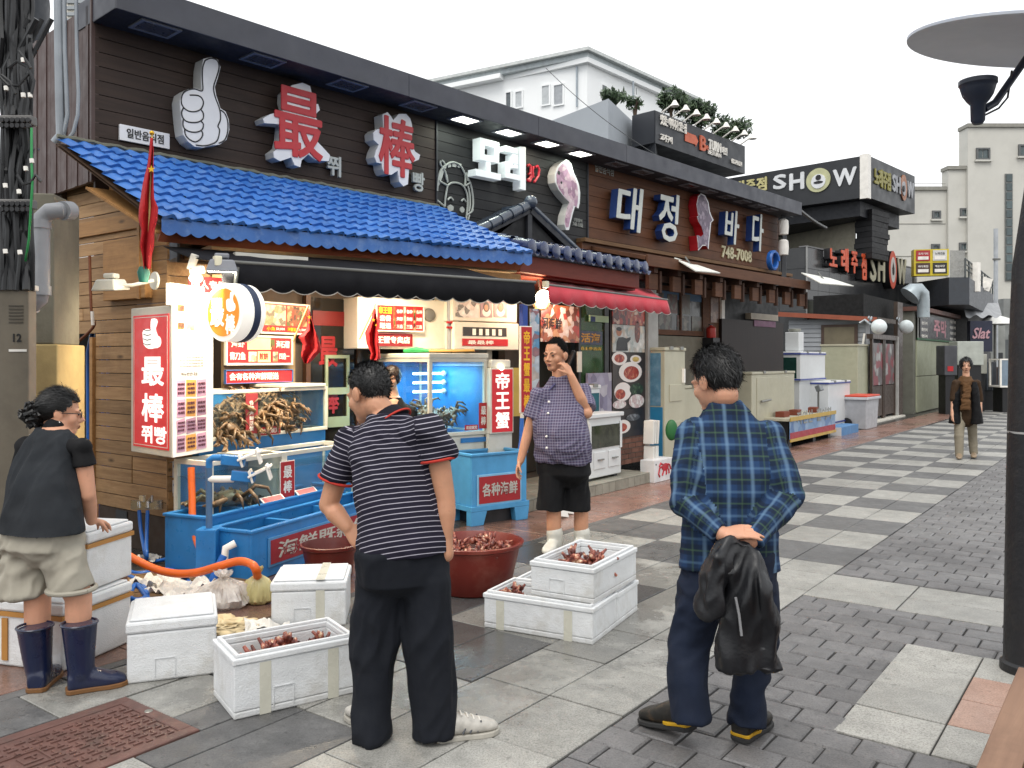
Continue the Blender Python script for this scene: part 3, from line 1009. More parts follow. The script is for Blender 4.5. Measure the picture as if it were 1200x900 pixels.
def awning(name,label,fr,x0,x1,yb_,zb_,yf,zf,dx,val,cloth,scal,bar,sw=.0):
 th=fr.thing(name,label,'awning')
 mb=MB()
 def fn(p,q):
  sag=-math.sin(q*math.pi)*.03+.008*math.sin(p*40)*math.sin(q*math.pi)
  return(x0+(x1-x0)*p+dx*q,yb_+(yf-yb_)*q,zb_+(zf-zb_)*q+sag)
 mb.grid(fn,24,8)
 o=mb.build('canopy_cloth',cloth,th,smooth=True)
 s_=o.modifiers.new('thick','SOLIDIFY');s_.thickness=.004
 nsc=scal
 vs,fs=[],[]
 n=nsc*6
 for i in range(n+1):
  p=i/n
  x=x0+dx+(x1-x0)*p
  w=.010*math.sin(p*37)
  dz=val-.030*abs(math.sin(p*nsc*math.pi))**.8*-1-.030
  sp=0.18*val if p>.98 else 0
  vs+=[(x,yf-.012,zf-.012),(x+sw*p,yf-.02+w*.5,zf-dz*.5),(x+sw*2*p,yf-.026+w,zf-dz)]
 for i in range(n):
  a=i*3
  fs+=[(a+1,a+4,a+3,a),(a+2,a+5,a+4,a+1)]
 o=MB().add(vs,fs).build('valance',cloth,th,smooth=True)
 s_=o.modifiers.new('thick','SOLIDIFY');s_.thickness=.004
 tr=MB().tube([(v[0],v[1]-.003,v[2])for v in vs[2::3]],.004,5)
 tr.build('valance_trim',mat('valance_piping','9a9790',.7),th,smooth=True)
 MB().tube([(x0+dx-.02,yf,zf),(x1+dx+.02,yf,zf)],.015,10).build('front_bar',bar,th,smooth=True)
 MB().box(x0+dx-.05,x0+dx+.0,yf-.03,yf+.03,zf-.035,zf+.035).build('bar_end',mat('cream_plastic','d8d2b8',.5),th,bevel=.006)
 for p in(.12,.88):
  xx=x0+(x1-x0)*p
  MB().tube([(xx,yb_,zb_-.18),(xx+.25*(1 if p<.5 else-1),(yb_+yf)/2,zf-.02),(xx+dx,yf+.02,zf)],.016,8).build('folding_arm',bar,th,smooth=True)
 return th
M_REDCLOTH=mat('red_awning_cloth','b81a30',.75,var=.10,vscale=3,bump=.25,bscale=400,sheen=.2)
M_BLACKCLOTH=mat('black_awning_cloth','141418',.85,var=.15,vscale=3,bump=.25,bscale=400,spec=.2)
M_BAR=mat('awning_bar','6a6a66',.4,.5,bump=.02)
yB,yF=5.62,5.02
x0,x1=GF.X(629,yB),GF.X(754,yB)
zB=(GF.P(629,326,yB)[1]+GF.P(754,333,yB)[1])/2
fx0,fx1=GF.X(641,yF),GF.X(781,yF)
zF=(GF.P(641,339,yF)[1]+GF.P(781,347,yF)[1])/2
awning('red_awning','red cloth awning with scalloped edge beside the black awning',GF,x0,x0+(fx1-fx0),yB,zB,yF,zF,fx0-x0,.20,M_REDCLOTH,12,M_BAR,.03)
yw=5.62
def PX(u,y=yw):return GF.X(u,y)
def PZ(u,v,y=yw):return GF.P(u,v,y)[1]
MB().box(PX(756),PX(768),yw-.05,yw+.12,.13,2.75).build('pillar',mat('grey_pillar','9a9894',.6,dirt=.3),rs,bevel=.01)
MB().box(PX(716)-.02,PX(756)-.003,yw,yw+.15,.555,2.6).build('wall',mat('dark_wall','2a2626',.7),rs)
M_BRK=mat('red_brick','6e4a3c',.8,var=.2,rnd=.25,bump=.3)
MB().box(PX(728),PX(756)-.004,yw+.012,yw+.15,.13,.552).build('brick_base',mat('mortar_joint','6a665e',.9),rs)
bx0,bx1=PX(728),PX(756)-.006
for r_ in range(6):
 x=bx0-(0 if r_%2 else .1)
 while x<bx1:
  a,b_=max(x,bx0),min(x+.19,bx1)
  if b_-a>.03:
   MB().box(a,b_,yw,yw+.0115,.134+r_*.07,.134+r_*.07+.058).build('brick',M_BRK,rs)
  x+=.2
MB().box(PX(640),PX(716)-.023,yw+.6,yw+.7,.13,2.6).build('back_wall',mat('shop_inside','4a4640',.8),rs)
FOOD=['8c1f22','b84a38','e6d8c8','5a1416','d89a78','f0e8dc','3a2a22']
ps=GF.thing('food_poster','tall food photo poster with plates of crab beside the grey pillar','poster')
px0,px1=PX(717),PX(755)-.01
def poster_panel(v0,v1,name,m,um=736):
 MB().box(px0,px1,yw-.012,yw-.002,PZ(um,v1)+.003,PZ(um,v0)-.003).build(name,m,ps)
poster_panel(360,381,'picture',print_mat('poster_a',['2a1a18','a02a24','c87a50','e0d0b8','1c1412','b8402c'],16,seed=2))
poster_panel(381,413,'picture',print_mat('poster_b',['d8dcd8','c0c8c4','e8e4dc','9fb0ac','d8c8b0','c4beb4'],12,seed=5))
poster_panel(413,479,'picture',print_mat('poster_c',['2c2624','3a302c','241e1c','40342e'],7,seed=1))
poster_panel(479,512,'picture',print_mat('poster_e',['221c1c','2e2624','1a1616','30282a'],6,seed=8))
def disc(m,u,v,ru,rv,y,name,mt):
 c=GF.P(u,v,y)
 sx=abs(GF.X(u+ru,y)-GF.X(u-ru,y))/2
 sz=abs(GF.P(u,v-rv,y)[1]-c[1])
 mb=MB()
 n=20
 vs=[(c[0]+sx*math.cos(2*math.pi*k/n),y,c[1]+sz*math.sin(2*math.pi*k/n))for k in range(n)]
 mb.add(vs,[tuple(range(n))])
 return mb.build(name,mt,m)
M_PLATE=mat('print_plate','e4dcd6',.4,var=.05,bump=0)
M_LOB=print_mat('print_lobster',['b03a28','c85a40','8a2418','d88868','a83020'],26,seed=4)
M_GREEN=print_mat('print_green',['2a4a30','16281c','5a7a58','20382a'],26,seed=4)
M_PALEF=print_mat('print_pale',['e8dcd8','d4b8b8','c8a0a0','f0ece8'],22,seed=6)
yy=yw-.0135
for u,v,ru,rv,m_ in((726,420,9,8,M_PLATE),(726,420,6,5,M_LOB),(745,421,6.5,5,M_PLATE),(745,421,4,3,print_mat('print_sauce',['c8a040','e0c070'],20)),(739,436,13.5,12,M_PLATE),(740,437,9,8,M_LOB),(730,459,10,11,M_PLATE),(727,462,6,6,M_LOB),(746,456,8,7,M_GREEN),(746,470,9,8,M_PALEF),(726,474,8,5,M_PALEF),(730,500,9,8,M_PLATE),(729,501,6,5,M_LOB),(742,489,8,4,print_mat('print_steel',['5a5c60','2a2c30','8a8c90'],16))):
 yy-=.0006
 disc(ps,u,v,ru,rv,yy,'printed_plate',m_)
mk=MB()
c=[GF.P(722+a*.2,381+b*.2,yw-.0135)for a,b in((0,150),(3,100),(15,72),(40,70),(60,78),(85,70),(85,85),(66,105),(70,150))]
mk.prism(c,yw-.0135,yw-.0125)
mk.build('printed_cook_shirt',mat('print_black','181618',.4,bump=0),ps)
disc(ps,725.5,389,3.2,5.0,yw-.0142,'printed_face',mat('print_skin','b07a5c',.5,bump=0))
disc(ps,725.5,385.5,3.2,2.4,yw-.0147,'printed_hair',mat('print_black','181618',.4,bump=0))
disc(ps,747,389,3.2,13,yw-.0142,'printed_squid',print_mat('print_crab',['7a3a28','a8583c','5a2418'],24))
disc(ps,747,374,5.5,5,yw-.0142,'printed_crab',M_LOB)
for nm,lab,u0,v0,u1,v1,m_ in(('food_poster','poster of crab and sauces hanging behind the man on the phone',633,358,678,401,print_mat('poster_f',['e0d4cc','b03830','5a3026','c89a70','7a4a34','e8e0d8','9a5a3c'],13,seed=9)),('paper_notice','beige paper sheet on the shop wall behind the phone caller',676,412,681,436,mat('paper_beige','c8c4b8',.7))):
 o=MB().box(PX(u0),PX(u1),yw-.012,yw,PZ((u0+u1)/2,v1),PZ((u0+u1)/2,v0)).build(nm,m_)
 o.location=GF.W(0,0,0);o.rotation_euler=(0,0,GF.rz)
 tag(o,lab,'poster')
 if nm=='food_poster':
  MW[o.name]=MW[rs.name]
  cx,cz,w,h=boxP(GF,635,372,658,386,yw-.013)
  lettering(o,'河海鮮',cx,cz,w,h,yw-.0125,M_BLACK,.002,.03)
dr=GF.thing('shop_door','green glass shop door with yellow lettering under the red awning','door')
x0,x1=PX(680),PX(708)
MB().box(x0,x1,yw+.01,yw+.02,.14,2.3).build('pane',glass('green_glass',(.35,.5,.35),.08,.05,.35,hx('5a7a56')),dr)
for a,b_,z0,z1 in((x0-.05,x0,.13,2.34),(x1,x1+.10,.13,2.34),(x0+.0005,x1-.0005,2.3,2.34)):
 MB().box(a,b_,yw-.01,yw+.05,z0,z1).build('frame',mat('black_frame','141416',.4),dr)
cx,cz,w,h=boxP(GF,678,388,706,404,yw)
MB().box(cx-w/2,cx+w/2,yw,yw+.006,cz-h/2,cz+h/2).build('panel',mat('navy_film','1c2440',.4),dr)
lettering(dr,'活海',cx,cz,w*.8,h*.7,yw-.001,mat('ochre_letter','b08020',.5),.003,.05)
cx,cz,w,h=boxP(GF,678,406,706,411,yw)
lettering(dr,'沿土參吉店',cx,cz,w*.9,h*.8,yw,mat('yellow_letter','c0a030',.5),.003,.02)
cx,cz,w,h=boxP(GF,689,370,711,377.5,yw)
MB().box(cx-w/2,cx+w/2,yw-.03,yw-.012,cz-h/2,cz+h/2).build('notice',mat('pale_green_notice','9fc09a',.5),dr)
cx,cz,w,h=boxP(GF,690,371,695,377,yw)
MB().box(cx-w/2,cx+w/2,yw-.034,yw-.0305,cz-h/2,cz+h/2).build('notice_mark',mat('notice_navy','20386a',.5),dr)
o=MB().box(PX(684),PX(712),yw-.06,yw-.03,PZ(700,490),PZ(700,437)).build('sign_board',print_mat('board_lav',['8a84a0','6a6480','a8a4b8','c8c4cc','9a92a8'],6,seed=12))
o.location=GF.W(0,0,0);o.rotation_euler=(0,0,GF.rz)
tag(o,'lavender picture board standing behind the small white tank','sign')
lp=GF.thing('flood_lamp','lit warm flood lamp hanging at the left end of the red awning','lamp',GF.X(634,5.3),5.3,PZ(634,349,5.3))
MB().lathe([(0,-.09),(.07,-.07),(.10,-.02),(.10,.0)],(0,0,-.05),16).build('shade',mat('lamp_shade_cream','c8a878',.5),lp,smooth=True)
MB().ball((0,-.03,0),.085,12,8).build('bulb',glow('lamp_glow',(1,.82,.52),22),lp,smooth=True)
MB().tube([(0,0,.05),(0,.05,.25)],.012,8).build('stem',M_BAR,lp)
ld=bpy.data.lights.new('red_shop_lamp','POINT');ld.energy=20;ld.color=(1,.78,.5);ld.shadow_soft_size=.08
lo=bpy.data.objects.new('red_shop_lamp',ld);COL.objects.link(lo);lo.location=GF.W(GF.X(636,5.2),5.2,PZ(634,352,5.2)-.03)
ld=bpy.data.lights.new('red_shop_ceiling_lamp','POINT');ld.energy=14;ld.color=(1,.85,.66);ld.shadow_soft_size=.12
lo=bpy.data.objects.new('red_shop_ceiling_lamp',ld);COL.objects.link(lo);lo.location=GF.W(GF.X(672,5.35),5.35,2.2)
## seafood stall: wooden side wall, blue roof, awning
ST=Fr(-2.69,6.65,54)
SD=Fr(-4.46,7.97,126.7)
LS=2.21
M_WOOD=wood('stall_plank','8f6c48','b8946a',.65,1.0,'X',.22)
M_WOODD=wood('stall_board','946c42','b88a56',.6,1.0,'X',.12)
st=SD.thing('seafood_stall','wooden seafood stall with blue tiled lean-to roof and plank side wall','stall')
top=[SD.P(38,172),SD.P(72,178),SD.P(186,266)]
zt=top[1][1]
def roof_z(x):
 if x<top[1][0]:return zt
 k=(x-top[1][0])/(top[2][0]-top[1][0])
 return zt+(top[2][1]-zt)*k
def slope_x(z):
 k=(z-zt)/(top[2][1]-zt)
 return top[1][0]+(top[2][0]-top[1][0])*k
pw=.112
xop0,xop1=SD.X(60),SD.X(112)
zop=SD.P(90,396)[1]
xpost=SD.X(112)
i=0
z=.30
while z<zt-.04:
 z1=min(z+pw,zt)
 xr0,xr1=(LS if z<top[2][1]else slope_x(z)),(LS if z1<top[2][1]else slope_x(z1))
 xr0,xr1=min(xr0,LS),min(xr1,LS)
 cut=RNG.choice((.35,.9,1.3,1.7))if z<2.2 else None
 spans=[]
 xl=xpost+.004 if z1<zop+.05 else SD.X(30)
 if cut and xl+.2<cut<LS-.25 and z1<top[2][1]:
  spans=[(xl,cut-.002,cut-.002),(cut+.002,xr0,xr1)]
 else:
  spans=[(xl,xr0,xr1)]
 for a,b0,b1 in spans:
  if min(b0,b1)-a>.05:
   dy=RNG.uniform(-.004,.003)
   MB().prism([(a,z+.003),(b0,z+.003),(b1,z1-.003),(a,z1-.003)],dy,.022).build('plank',M_WOOD,st,bevel=.002)
 z=z1
def board(p,q,w,y0,y1,name='rake_board',m=None,par=None):
 d=Vector((q[0]-p[0],q[1]-p[1])).normalized()
 nn=Vector((d.y,-d.x))*w
 return MB().prism([p,q,(q[0]+nn.x,q[1]+nn.y),(p[0]+nn.x,p[1]+nn.y)],y0,y1).build(name,m or M_WOODD,par or st,bevel=.003)
board(SD.P(30,172,-.03),SD.P(73,172,-.03),.11,-.03,-.004)
board(SD.P(71,170,-.045),SD.P(192,263,-.045),.12,-.045,-.004)
xb0,zb0=SD.P(85,252)
MB().box(SD.X(78,-.02),LS+.0,-.028,-.004,SD.P(150,270)[1],SD.P(150,252)[1]).build('beam',M_WOODD,st,bevel=.003)
MB().box(SD.X(47,-.05),SD.X(72,-.05),-.05,-.004,SD.P(60,246)[1],SD.P(60,207)[1]).build('bracket',mat('old_dark_wood','3d2e22',.8,bump=.4),st)
MB().box(SD.X(122,-.06),SD.X(171,-.06),-.07,-.0045,SD.P(145,352)[1],SD.P(145,282)[1]).build('panel',M_WOODD,st,bevel=.003)
MB().box(SD.X(160,-.08),SD.X(163,-.08),-.08,-.0705,SD.P(160,352)[1],SD.P(160,262)[1]).build('batten',M_WOODD,st)
MB().box(xpost-.05,xpost+.0,-.03,.03,.0,zop).build('post',M_WOODD,st,bevel=.004)
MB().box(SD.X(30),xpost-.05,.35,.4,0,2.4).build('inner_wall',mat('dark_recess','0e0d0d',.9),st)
mb=MB()
for k in range(5):
 x=xop0+.1+k*.09
 mb.tube([(x,.3,0),(x+.02,.28,.8),(x-.03,.3,1.6),(x+.05,.32,1.9)],.018,6)
mb.build('hanging_hose',mat('blue_hose','1f5fb0',.35),st,smooth=True)
mb=MB().box(xpost+.05,LS-.002,.004,.03,0,.297)
mb.build('plinth',mat('old_dark_wood','3d2e22',.8,bump=.4),st)
MB().box(SD.X(136),SD.X(149),-.003,.003,SD.P(142,627)[1],SD.P(142,598)[1]).build('vent',M_BLACK,st)
z=.06
k=0
while z<2.3:
 mb=MB().box(.0,.34 if k%3 else .30,-.004-RNG.uniform(0,.004),.02,z+.003,z+pw-.003)
 mb.v=[ST.W(*p)for p in mb.v]
 mb.build('plank',M_WOOD,st,world=True,bevel=.002)
 z+=pw;k+=1
mb=MB().box(-.004,.05,-.02,-.0085,.05,2.4)
for k in range(2):
 m2=MB().box(.004,.24,-.034,-.022,.24+k*.135,.365+k*.135)
 m2.v=[ST.W(*p)for p in m2.v]
 m2.build('plank',M_WOODD,st,world=True,bevel=.002)
t=NT('blue_roof_paint')
ob=t.new('ShaderNodeNewGeometry').outputs['Position']
col=t.ramp(t.noise(ob,2.2,6,.6),[(.3,hx('2a5ea6')),(.7,hx('3f74bc'))])
col=t.mix(t.ramp(t.noise(ob,9,6,.7),[(.50,0.0),(.75,.5)]),col,hx('7f9cc4'))
col=t.mix(t.ramp(t.noise(ob,3.1,8,.75),[(.56,0.0),(.78,.45)]),col,hx('3a4a66'))
k_=t.math('MULTIPLY_ADD',t.rnd(),.16);k_.node.inputs[2].default_value=.92
cc=t.new('ShaderNodeCombineColor')
for i in range(3):t.l.new(k_,cc.inputs[i])
t.bsdf(t.mix(1.0,col,cc.outputs[0],'MULTIPLY'),.42,0,t.bump(t.noise(ob,60,3),.06,.003),.5)
M_BLUEROOF=t.m
xTL,zTL=FS.P(66,168,-.06);xTR,zTR=FS.P(512,246,-.06)
TL,TR=Vector(FS.W(xTL,-.06,3.27)),Vector(FS.W(xTR,-.06,3.27))
BL,BR=V(188,256,6.42),V(622,298,8.55)
zav=(BL.z+BR.z)/2
BL.z=BR.z=zav
def rp(p,q,h=0.0):
 w=(TL*(1-p)+TR*p)*(1-q)+(BL*(1-p)+BR*p)*q
 return w+RN*h
RN=((TR-TL).cross(BL-TL)).normalized()
if RN.z<0:RN=-RN
rfo=MB()
rfo.grid(lambda a,b:rp(a,b,-.03),12,6);rfo.grid(lambda a,b:rp(a,b,-.05),12,6)
roof=rfo.build('roof',mat('roof_underlay','4a3626',.8),st,world=True)
NC,NR=33,9
WAVE=[(0,0),(.18,.004),(.38,.020),(.55,.030),(.72,.026),(.88,.008),(1.0,0)]
for c in range(NC):
 for r in range(NR):
  vs,fs=[],[]
  q0,q1=r/NR,(r+1)/NR+.012+RNG.uniform(-.006,.006)
  jh=RNG.uniform(-.004,.005)
  js=RNG.uniform(-.012,.012)
  for(w,h)in WAVE:
   p=(c+w)/NC
   lip=.010*h/.03
   a,b_,e=rp(p,q0-.004,h*.9+.002),rp(p,q1+lip+js*w,h+.026+jh),rp(p,q1+lip+js*w-.001,h*.9-.002)
   vs+=[a,b_,e]
  n=len(WAVE)
  for i in range(n-1):
   A=i*3
   fs+=[(A,A+1,A+4,A+3),(A+1,A+2,A+5,A+4)]
  vs+=[rp(c/NC,q0,-.012),rp(c/NC,q1,-.006)]
  MB().add(vs,fs).build('roof_tile',M_BLUEROOF,roof,world=True,smooth=True)
mb=MB()
pts=[]
for i in range(60):
 p=i/59
 pts.append(rp(p,.0,.03+.02*noise.noise(Vector((p*40,1,2)))))
mb.tube(pts,[.018+.012*noise.noise(Vector((i*.9,5,2)))for i in range(60)],6)
mb.build('sealant',mat('sealant','6a6a5c',.8,bump=.4),roof,world=True,smooth=True)
vs,fs=[],[]
n=NC*6
for i in range(n+1):
 p=i/n
 a=rp(p,1.012,.0)
 ph=(p*NC)%1.0
 vs+=[a+Vector((0,0,.01)),a+Vector((0,0,-.085-.028*math.sin(ph*math.pi)))]
for i in range(n):
 fs.append((i*2,i*2+1,i*2+3,i*2+2))
o=MB().add(vs,fs).build('eave_skirt',M_BLUEROOF,roof,world=True)
s_=o.modifiers.new('thick','SOLIDIFY');s_.thickness=.006
mb=MB()
mb.slab(rp(0.01,.985,-.10),rp(.99,.985,-.10),rp(.99,.985,-.19),rp(.01,.985,-.19),.03)
mb.build('eave_board',mat('orange_brown_board','7a3d22',.7,bump=.2),st,world=True)
mb=MB()
a,b_=rp(.0,.35,-.2),rp(1,.35,-.2)
c_,d_=rp(1,1.0,-.13),rp(0,1.0,-.13)
mb.slab(a,b_,c_,d_,.02)
mb.build('roof_soffit',M_WOODD,st,world=True)
for k in range(4):
 u0=36+k*10
 p,q=Vector(SD.W(SD.X(u0,-.05),-.06,0)),Vector(SD.W(SD.X(u0+12,-.05),-.06,0))
 z0=zt+.045
 mb=MB()
 mb.grid(lambda a,b,p=p,q=q,z0=z0:tuple(p.lerp(q,a)+Vector((SD.i[0],SD.i[1],0))*b*.35+Vector((0,0,z0+.03*math.sin(a*math.pi)+b*.03))),5,2)
 mb.build('roof_tile',M_BLUEROOF,roof,world=True,smooth=True)
mb=MB()
p0,p1=ST.X(618,.02),3.5
for(x0,x1,y0,y1,z0,z1,nm,m_)in((3.55,3.62,.78,2.2,0,2.5,'end_wall',mat('cream_wall','b8b0a0',.7,dirt=.3)),(.35,3.4,.02,1.6,2.42,2.46,'ceiling',mat('warm_ceiling','a08a68',.7))):
 mb=MB().box(x0,x1,y0,y1,z0,z1)
 mb.v=[ST.W(*p)for p in mb.v]
 mb.build(nm,m_,st,world=True)
mb=MB().box(.34,3.42,-.02,.04,2.12,2.40)
mb.v=[ST.W(*p)for p in mb.v]
mb.build('lintel',M_WOODD,st,world=True)
awning('black_awning','black cloth awning with scalloped edge under the blue tiled roof',ST,-.05,2.72,-.10,2.40,-.9,2.225,.19,.21,M_BLACKCLOTH,16,M_BAR,.0)
FB=Fr(FS.o[0]-.0,FS.o[1]-.0,42)
inn=FB.thing('stall_interior','dark interior wall at the back of the seafood stall','wall')
MB().box(.7,4.4,-.05,.0,0,2.9).build('back_panel',mat('stall_back','4a4038',.7,dirt=.4),inn)
dr=FB.thing('stall_door','dark sliding glass door with a red character inside the stall','door')
yd=-.10
u0,u1=362,417
zd0,zd1=0.02,FB.P(390,350,yd)[1]
xd0_,xd1_=FB.X(u0,yd),FB.X(u1,yd)
MB().box(xd0_,xd1_,yd,yd+.01,zd0,zd1).build('pane',mat('dark_door_glass','1a1816',.08,var=.3,bump=0),dr)
for a,b_ in((xd0_-.05,xd0_),(xd1_,xd1_+.05)):
 MB().box(a,b_,yd-.03,yd+.03,zd0,zd1+.05).build('frame',mat('brown_frame','4a3020',.5),dr)
cx,cz,w,h=boxP(FB,366,365,416,382,yd)
MB().box(cx-w/2,cx+w/2,yd-.008,yd-.001,cz-h/2,cz+h/2).build('header_band',mat('dark_red_film','6a1414',.4),dr)
cx,cz,w,h=boxP(FB,374,394,396,430,yd-.01)
lettering(dr,'最',cx,cz,w,h,yd-.004,mat('door_red','8c1a20',.5),.003,.03)
cx,cz,w,h=boxP(FB,378,455,398,485,yd-.01)
lettering(dr,'棒',cx,cz,w,h,yd-.004,mat('door_red','8c1a20',.5),.003,.03)
mb=MB()
for a,b_,c,d in((381,384,416,500),(406,409,416,500),(384.1,405.9,416,420),(384.1,405.9,454,462),(384.1,405.9,488,500)):
 x0,x1=FB.X(a,yd-.02),FB.X(b_,yd-.02)
 mb.box(x0,x1,yd-.03,yd-.012,FB.P((a+b_)/2,d,yd)[1],FB.P((a+b_)/2,c,yd)[1])
mb.build('stile',mat('pale_green_frame','8a9478',.5),dr)
TK=Fr(-2.39,6.8,29)
M_WFRAME=mat('white_frame','d8d4c8',.5,var=.05,dirt=.25,dcol=hx('a09880'),bump=.03)
M_REDP=mat('red_print','b01c22',.45,var=.08,bump=0)
M_YEL=mat('yellow_print','e8b020',.5,bump=0)
M_WPR=mat('white_print','ebe7df',.5,bump=0)
def board_sign(name,label,fr,u0,v0,u1,v1,y,cells,m_frame=M_WFRAME,m_panel=M_REDP,t=.03,fw=.02,cat='sign'):
 th=fr.thing(name,label,cat)
 cx,cz,w,h=boxP(fr,u0,v0,u1,v1,y)
 x0,x1,z0,z1=cx-w/2,cx+w/2,cz-h/2,cz+h/2
 for a,b_,c,d in((x0,x1,z0,z0+fw),(x0,x1,z1-fw,z1),(x0,x0+fw,z0+fw,z1-fw),(x1-fw,x1,z0+fw,z1-fw)):
  MB().box(a,b_,y-t,y,c,d).build('frame',m_frame,th,bevel=.003)
 MB().box(x0+fw,x1-fw,y-t*.6,y-.001,z0+fw,z1-fw).build('panel',m_panel,th)
 px0,px1,pz0,pz1=x0+fw,x1-fw,z0+fw,z1-fw
 for a,b_,c,d,kind,s_ in cells:
  qx0,qx1,qz0,qz1=px0+(px1-px0)*a,px0+(px1-px0)*c,pz0+(pz1-pz0)*b_,pz0+(pz1-pz0)*d
  if isinstance(kind,str):
   lettering(th,s_,(qx0+qx1)/2,(qz0+qz1)/2,qx1-qx0,qz1-qz0,y-t*.6-.0025,{'w':M_WPR,'y':M_YEL,'k':M_BLACK,'r':M_REDP}[kind],.002,.03,0,1)
  else:
   MB().box(qx0,qx1,y-t*.6-.002,y-t*.6+.0,qz0,qz1).build('picture',kind,th)
 return th
PIC1=print_mat('menu_fish',['c8b498','a89070','e0d4bc','6a7a40','3a3028','d8c8a8'],22,seed=2)
PIC2=print_mat('menu_crab',['a03a20','c8683c','4a6a30','2a2420','e0b080','8a5030'],26,seed=7)
board_sign('menu_board','upper food photo menu board with two pictures in the stall',TK,303,355,361,392,.42,[(.03,.24,.50,.97,PIC1,''),(.52,.24,.98,.97,PIC2,''),(.10,.05,.28,.19,'y','小魚'),(.30,.06,.48,.17,'w','50,000'),(.54,.05,.72,.19,'y','海蟹湯'),(.74,.06,.96,.17,'w','30,000')],fw=.018)
M_YP=mat('pale_yellow_print','e8d89a',.5,bump=0)
board_sign('menu_board','red menu board with white Chinese writing in two rows under lamp light',TK,262,393,341,428,.40,[(.30,.52,.66,.98,M_YP,''),(.46,.04,.66,.46,M_YP,''),(.32,.06,.44,.44,print_mat('menu_dish',['c8d080','a0783c','f0e8d0'],24),''),(.66,.54,.73,.94,PIC2,''),(.70,.06,.78,.45,PIC1,''),(.06,.60,.26,.90,'w','海虾'),(.04,.12,.27,.42,'w','青刀鱼'),(.48,.12,.62,.40,'r','煎餅'),(.75,.60,.97,.90,'w','海石榴'),(.80,.14,.97,.40,'w','四选一')])
board_sign('menu_strip','long red strip sign with white Chinese writing above the crab tank',TK,262,433,341,449,.36,[(.05,.2,.78,.82,'w','会有各种海鲜赠送')],mat('blue_edge','3a5f9a',.5),fw=.008)
mb=MB().box(TK.X(262,.43),TK.X(346,.43),.43,.46,TK.P(300,450,.43)[1]-.2,TK.P(300,352,.43)[1])
o=mb.build('back_board',mat('stall_board_wall','8a7454',.7,dirt=.5,dcol=hx('4a3826')))
o.location=TK.W(0,0);o.rotation_euler=(0,0,TK.rz)
tag(o,'plywood wall behind the red menu boards of the stall','wall')
RK=Fr(*ST.W(1.5,.75)[:2],54)
def cup(name,label,u0,v0,u1,v1,y0,y1,m=M_WFRAME,cat='cupboard',bevel=.01):
 th=RK.thing(name,label,cat)
 cx,cz,w,h=boxP(RK,u0,v0,u1,v1,y0)
 MB().box(cx-w/2,cx+w/2,y0,y1,cz-h/2,cz+h/2).build('body',m,th,bevel=bevel)
 return th,(cx,cz,w,h)
th,_=cup('wall_cupboard','cream wall cupboard with round gauge behind the glass tank',419,350,524,409,.05,.4)
cx,cz,w,h=boxP(RK,497,361,511,377,.03)
MB().lathe([(0,.035),(h*.28,.035),(h*.46,.02),(h*.5,0),(h*.5,-.02)],(cx,.05,cz),20,'Y').build('gauge',mat('grey_gauge','7a7874',.4,.3),th,smooth=True)
board_sign('menu_board','red price board with yellow heading above the glass tank',RK,439,357,496,389,.03,[(.04,.66,.32,.95,'y','帝王蟹'),(.06,.36,.30,.60,'w','套餐'),(.06,.06,.30,.30,'w','赠送'),(.35,.03,.395,.97,PIC2,''),(.575,.03,.62,.97,PIC1,''),(.79,.03,.835,.97,PIC2,'')]+[(.42+.215*i,.70-.31*j,.55+.215*i,.86-.31*j,'w',('各种','海鲜','三选')[j])for i in range(3)for j in range(3)],fw=.015)
board_sign('name_board','dark red shop name board under the price board',RK,436,391,482,406,.02,[(.08,.2,.95,.82,'w','王蟹专卖店')],mat('board_dark_red','7a1820',.5),mat('board_dark_red','7a1820',.5),fw=.006)
th,_=cup('control_cabinet','white photo cabinet with three portraits at the right of the stall',530,349,606,377,-.12,.25)
for u0,u1,m_ in((534,561,print_mat('portrait_a',['e8e4e0','d8c8c0','2a2624','e8e8e4','f0ece8'],14,seed=1)),(563,577,None),(579,594,None)):
 cx,cz,w,h=boxP(RK,u0,353,u1,372,-.125)
 MB().box(cx-w/2,cx+w/2,-.125,-.1205,cz-h/2,cz+h/2).build('photo',m_ or mat('portrait_mauve','8a7078',.4,bump=0),th)
 if m_ is None:
  for dx,dz,rx,rz_,mm in((0,-.03,.055,.05,mat('print_white','d8d4d0',.4,bump=0)),(0,.025,.042,.055,mat('print_black','181618',.4,bump=0)),(-.004,.018,.024,.034,mat('print_skin','b07a5c',.5,bump=0))):
   yy-=.0
   q=MB();n=16
   yk={.055:-.1256,.042:-.1262,.024:-.1268}[rx]
   q.add([(cx+dx+rx*math.cos(2*math.pi*k/n),yk,cz+dz+rz_*math.sin(2*math.pi*k/n))for k in range(n)],[tuple(range(n))])
   q.build('print',mm,th)
th,(cx,cz,w,h)=cup('control_cabinet','white switch cabinet with dark window below the portrait cabinet',532,378,608,410,-.13,.25)
x0=cx-w/2
zt_=cz+h/2
MB().box(x0+w*.13,x0+w*.80,-.135,-.1305,cz+h*.0,cz+h*.32).build('window',mat('meter_window','3a3430',.2),th)
for k in range(5):
 MB().box(x0+w*(.27+k*.1),x0+w*(.27+k*.1)+w*.05,-.139,-.1355,cz+h*.03,cz+h*.26).build('meter',M_WPR,th)
MB().box(x0+w*.12,x0+w*.82,-.135,-.1305,cz-h*.36,cz-h*.10).build('label_plate',M_REDP,th)
lettering(th,'最最棒',x0+w*.40,cz-h*.23,w*.40,h*.15,-.1358,M_WPR,.002,.03)
th=RK.thing('water_pipe','grey pipe with red taps between the cupboard and the cabinet','pipe')
xx=RK.X(527,-.05)
zz=[RK.P(527,v,-.05)[1]for v in(352,410)]
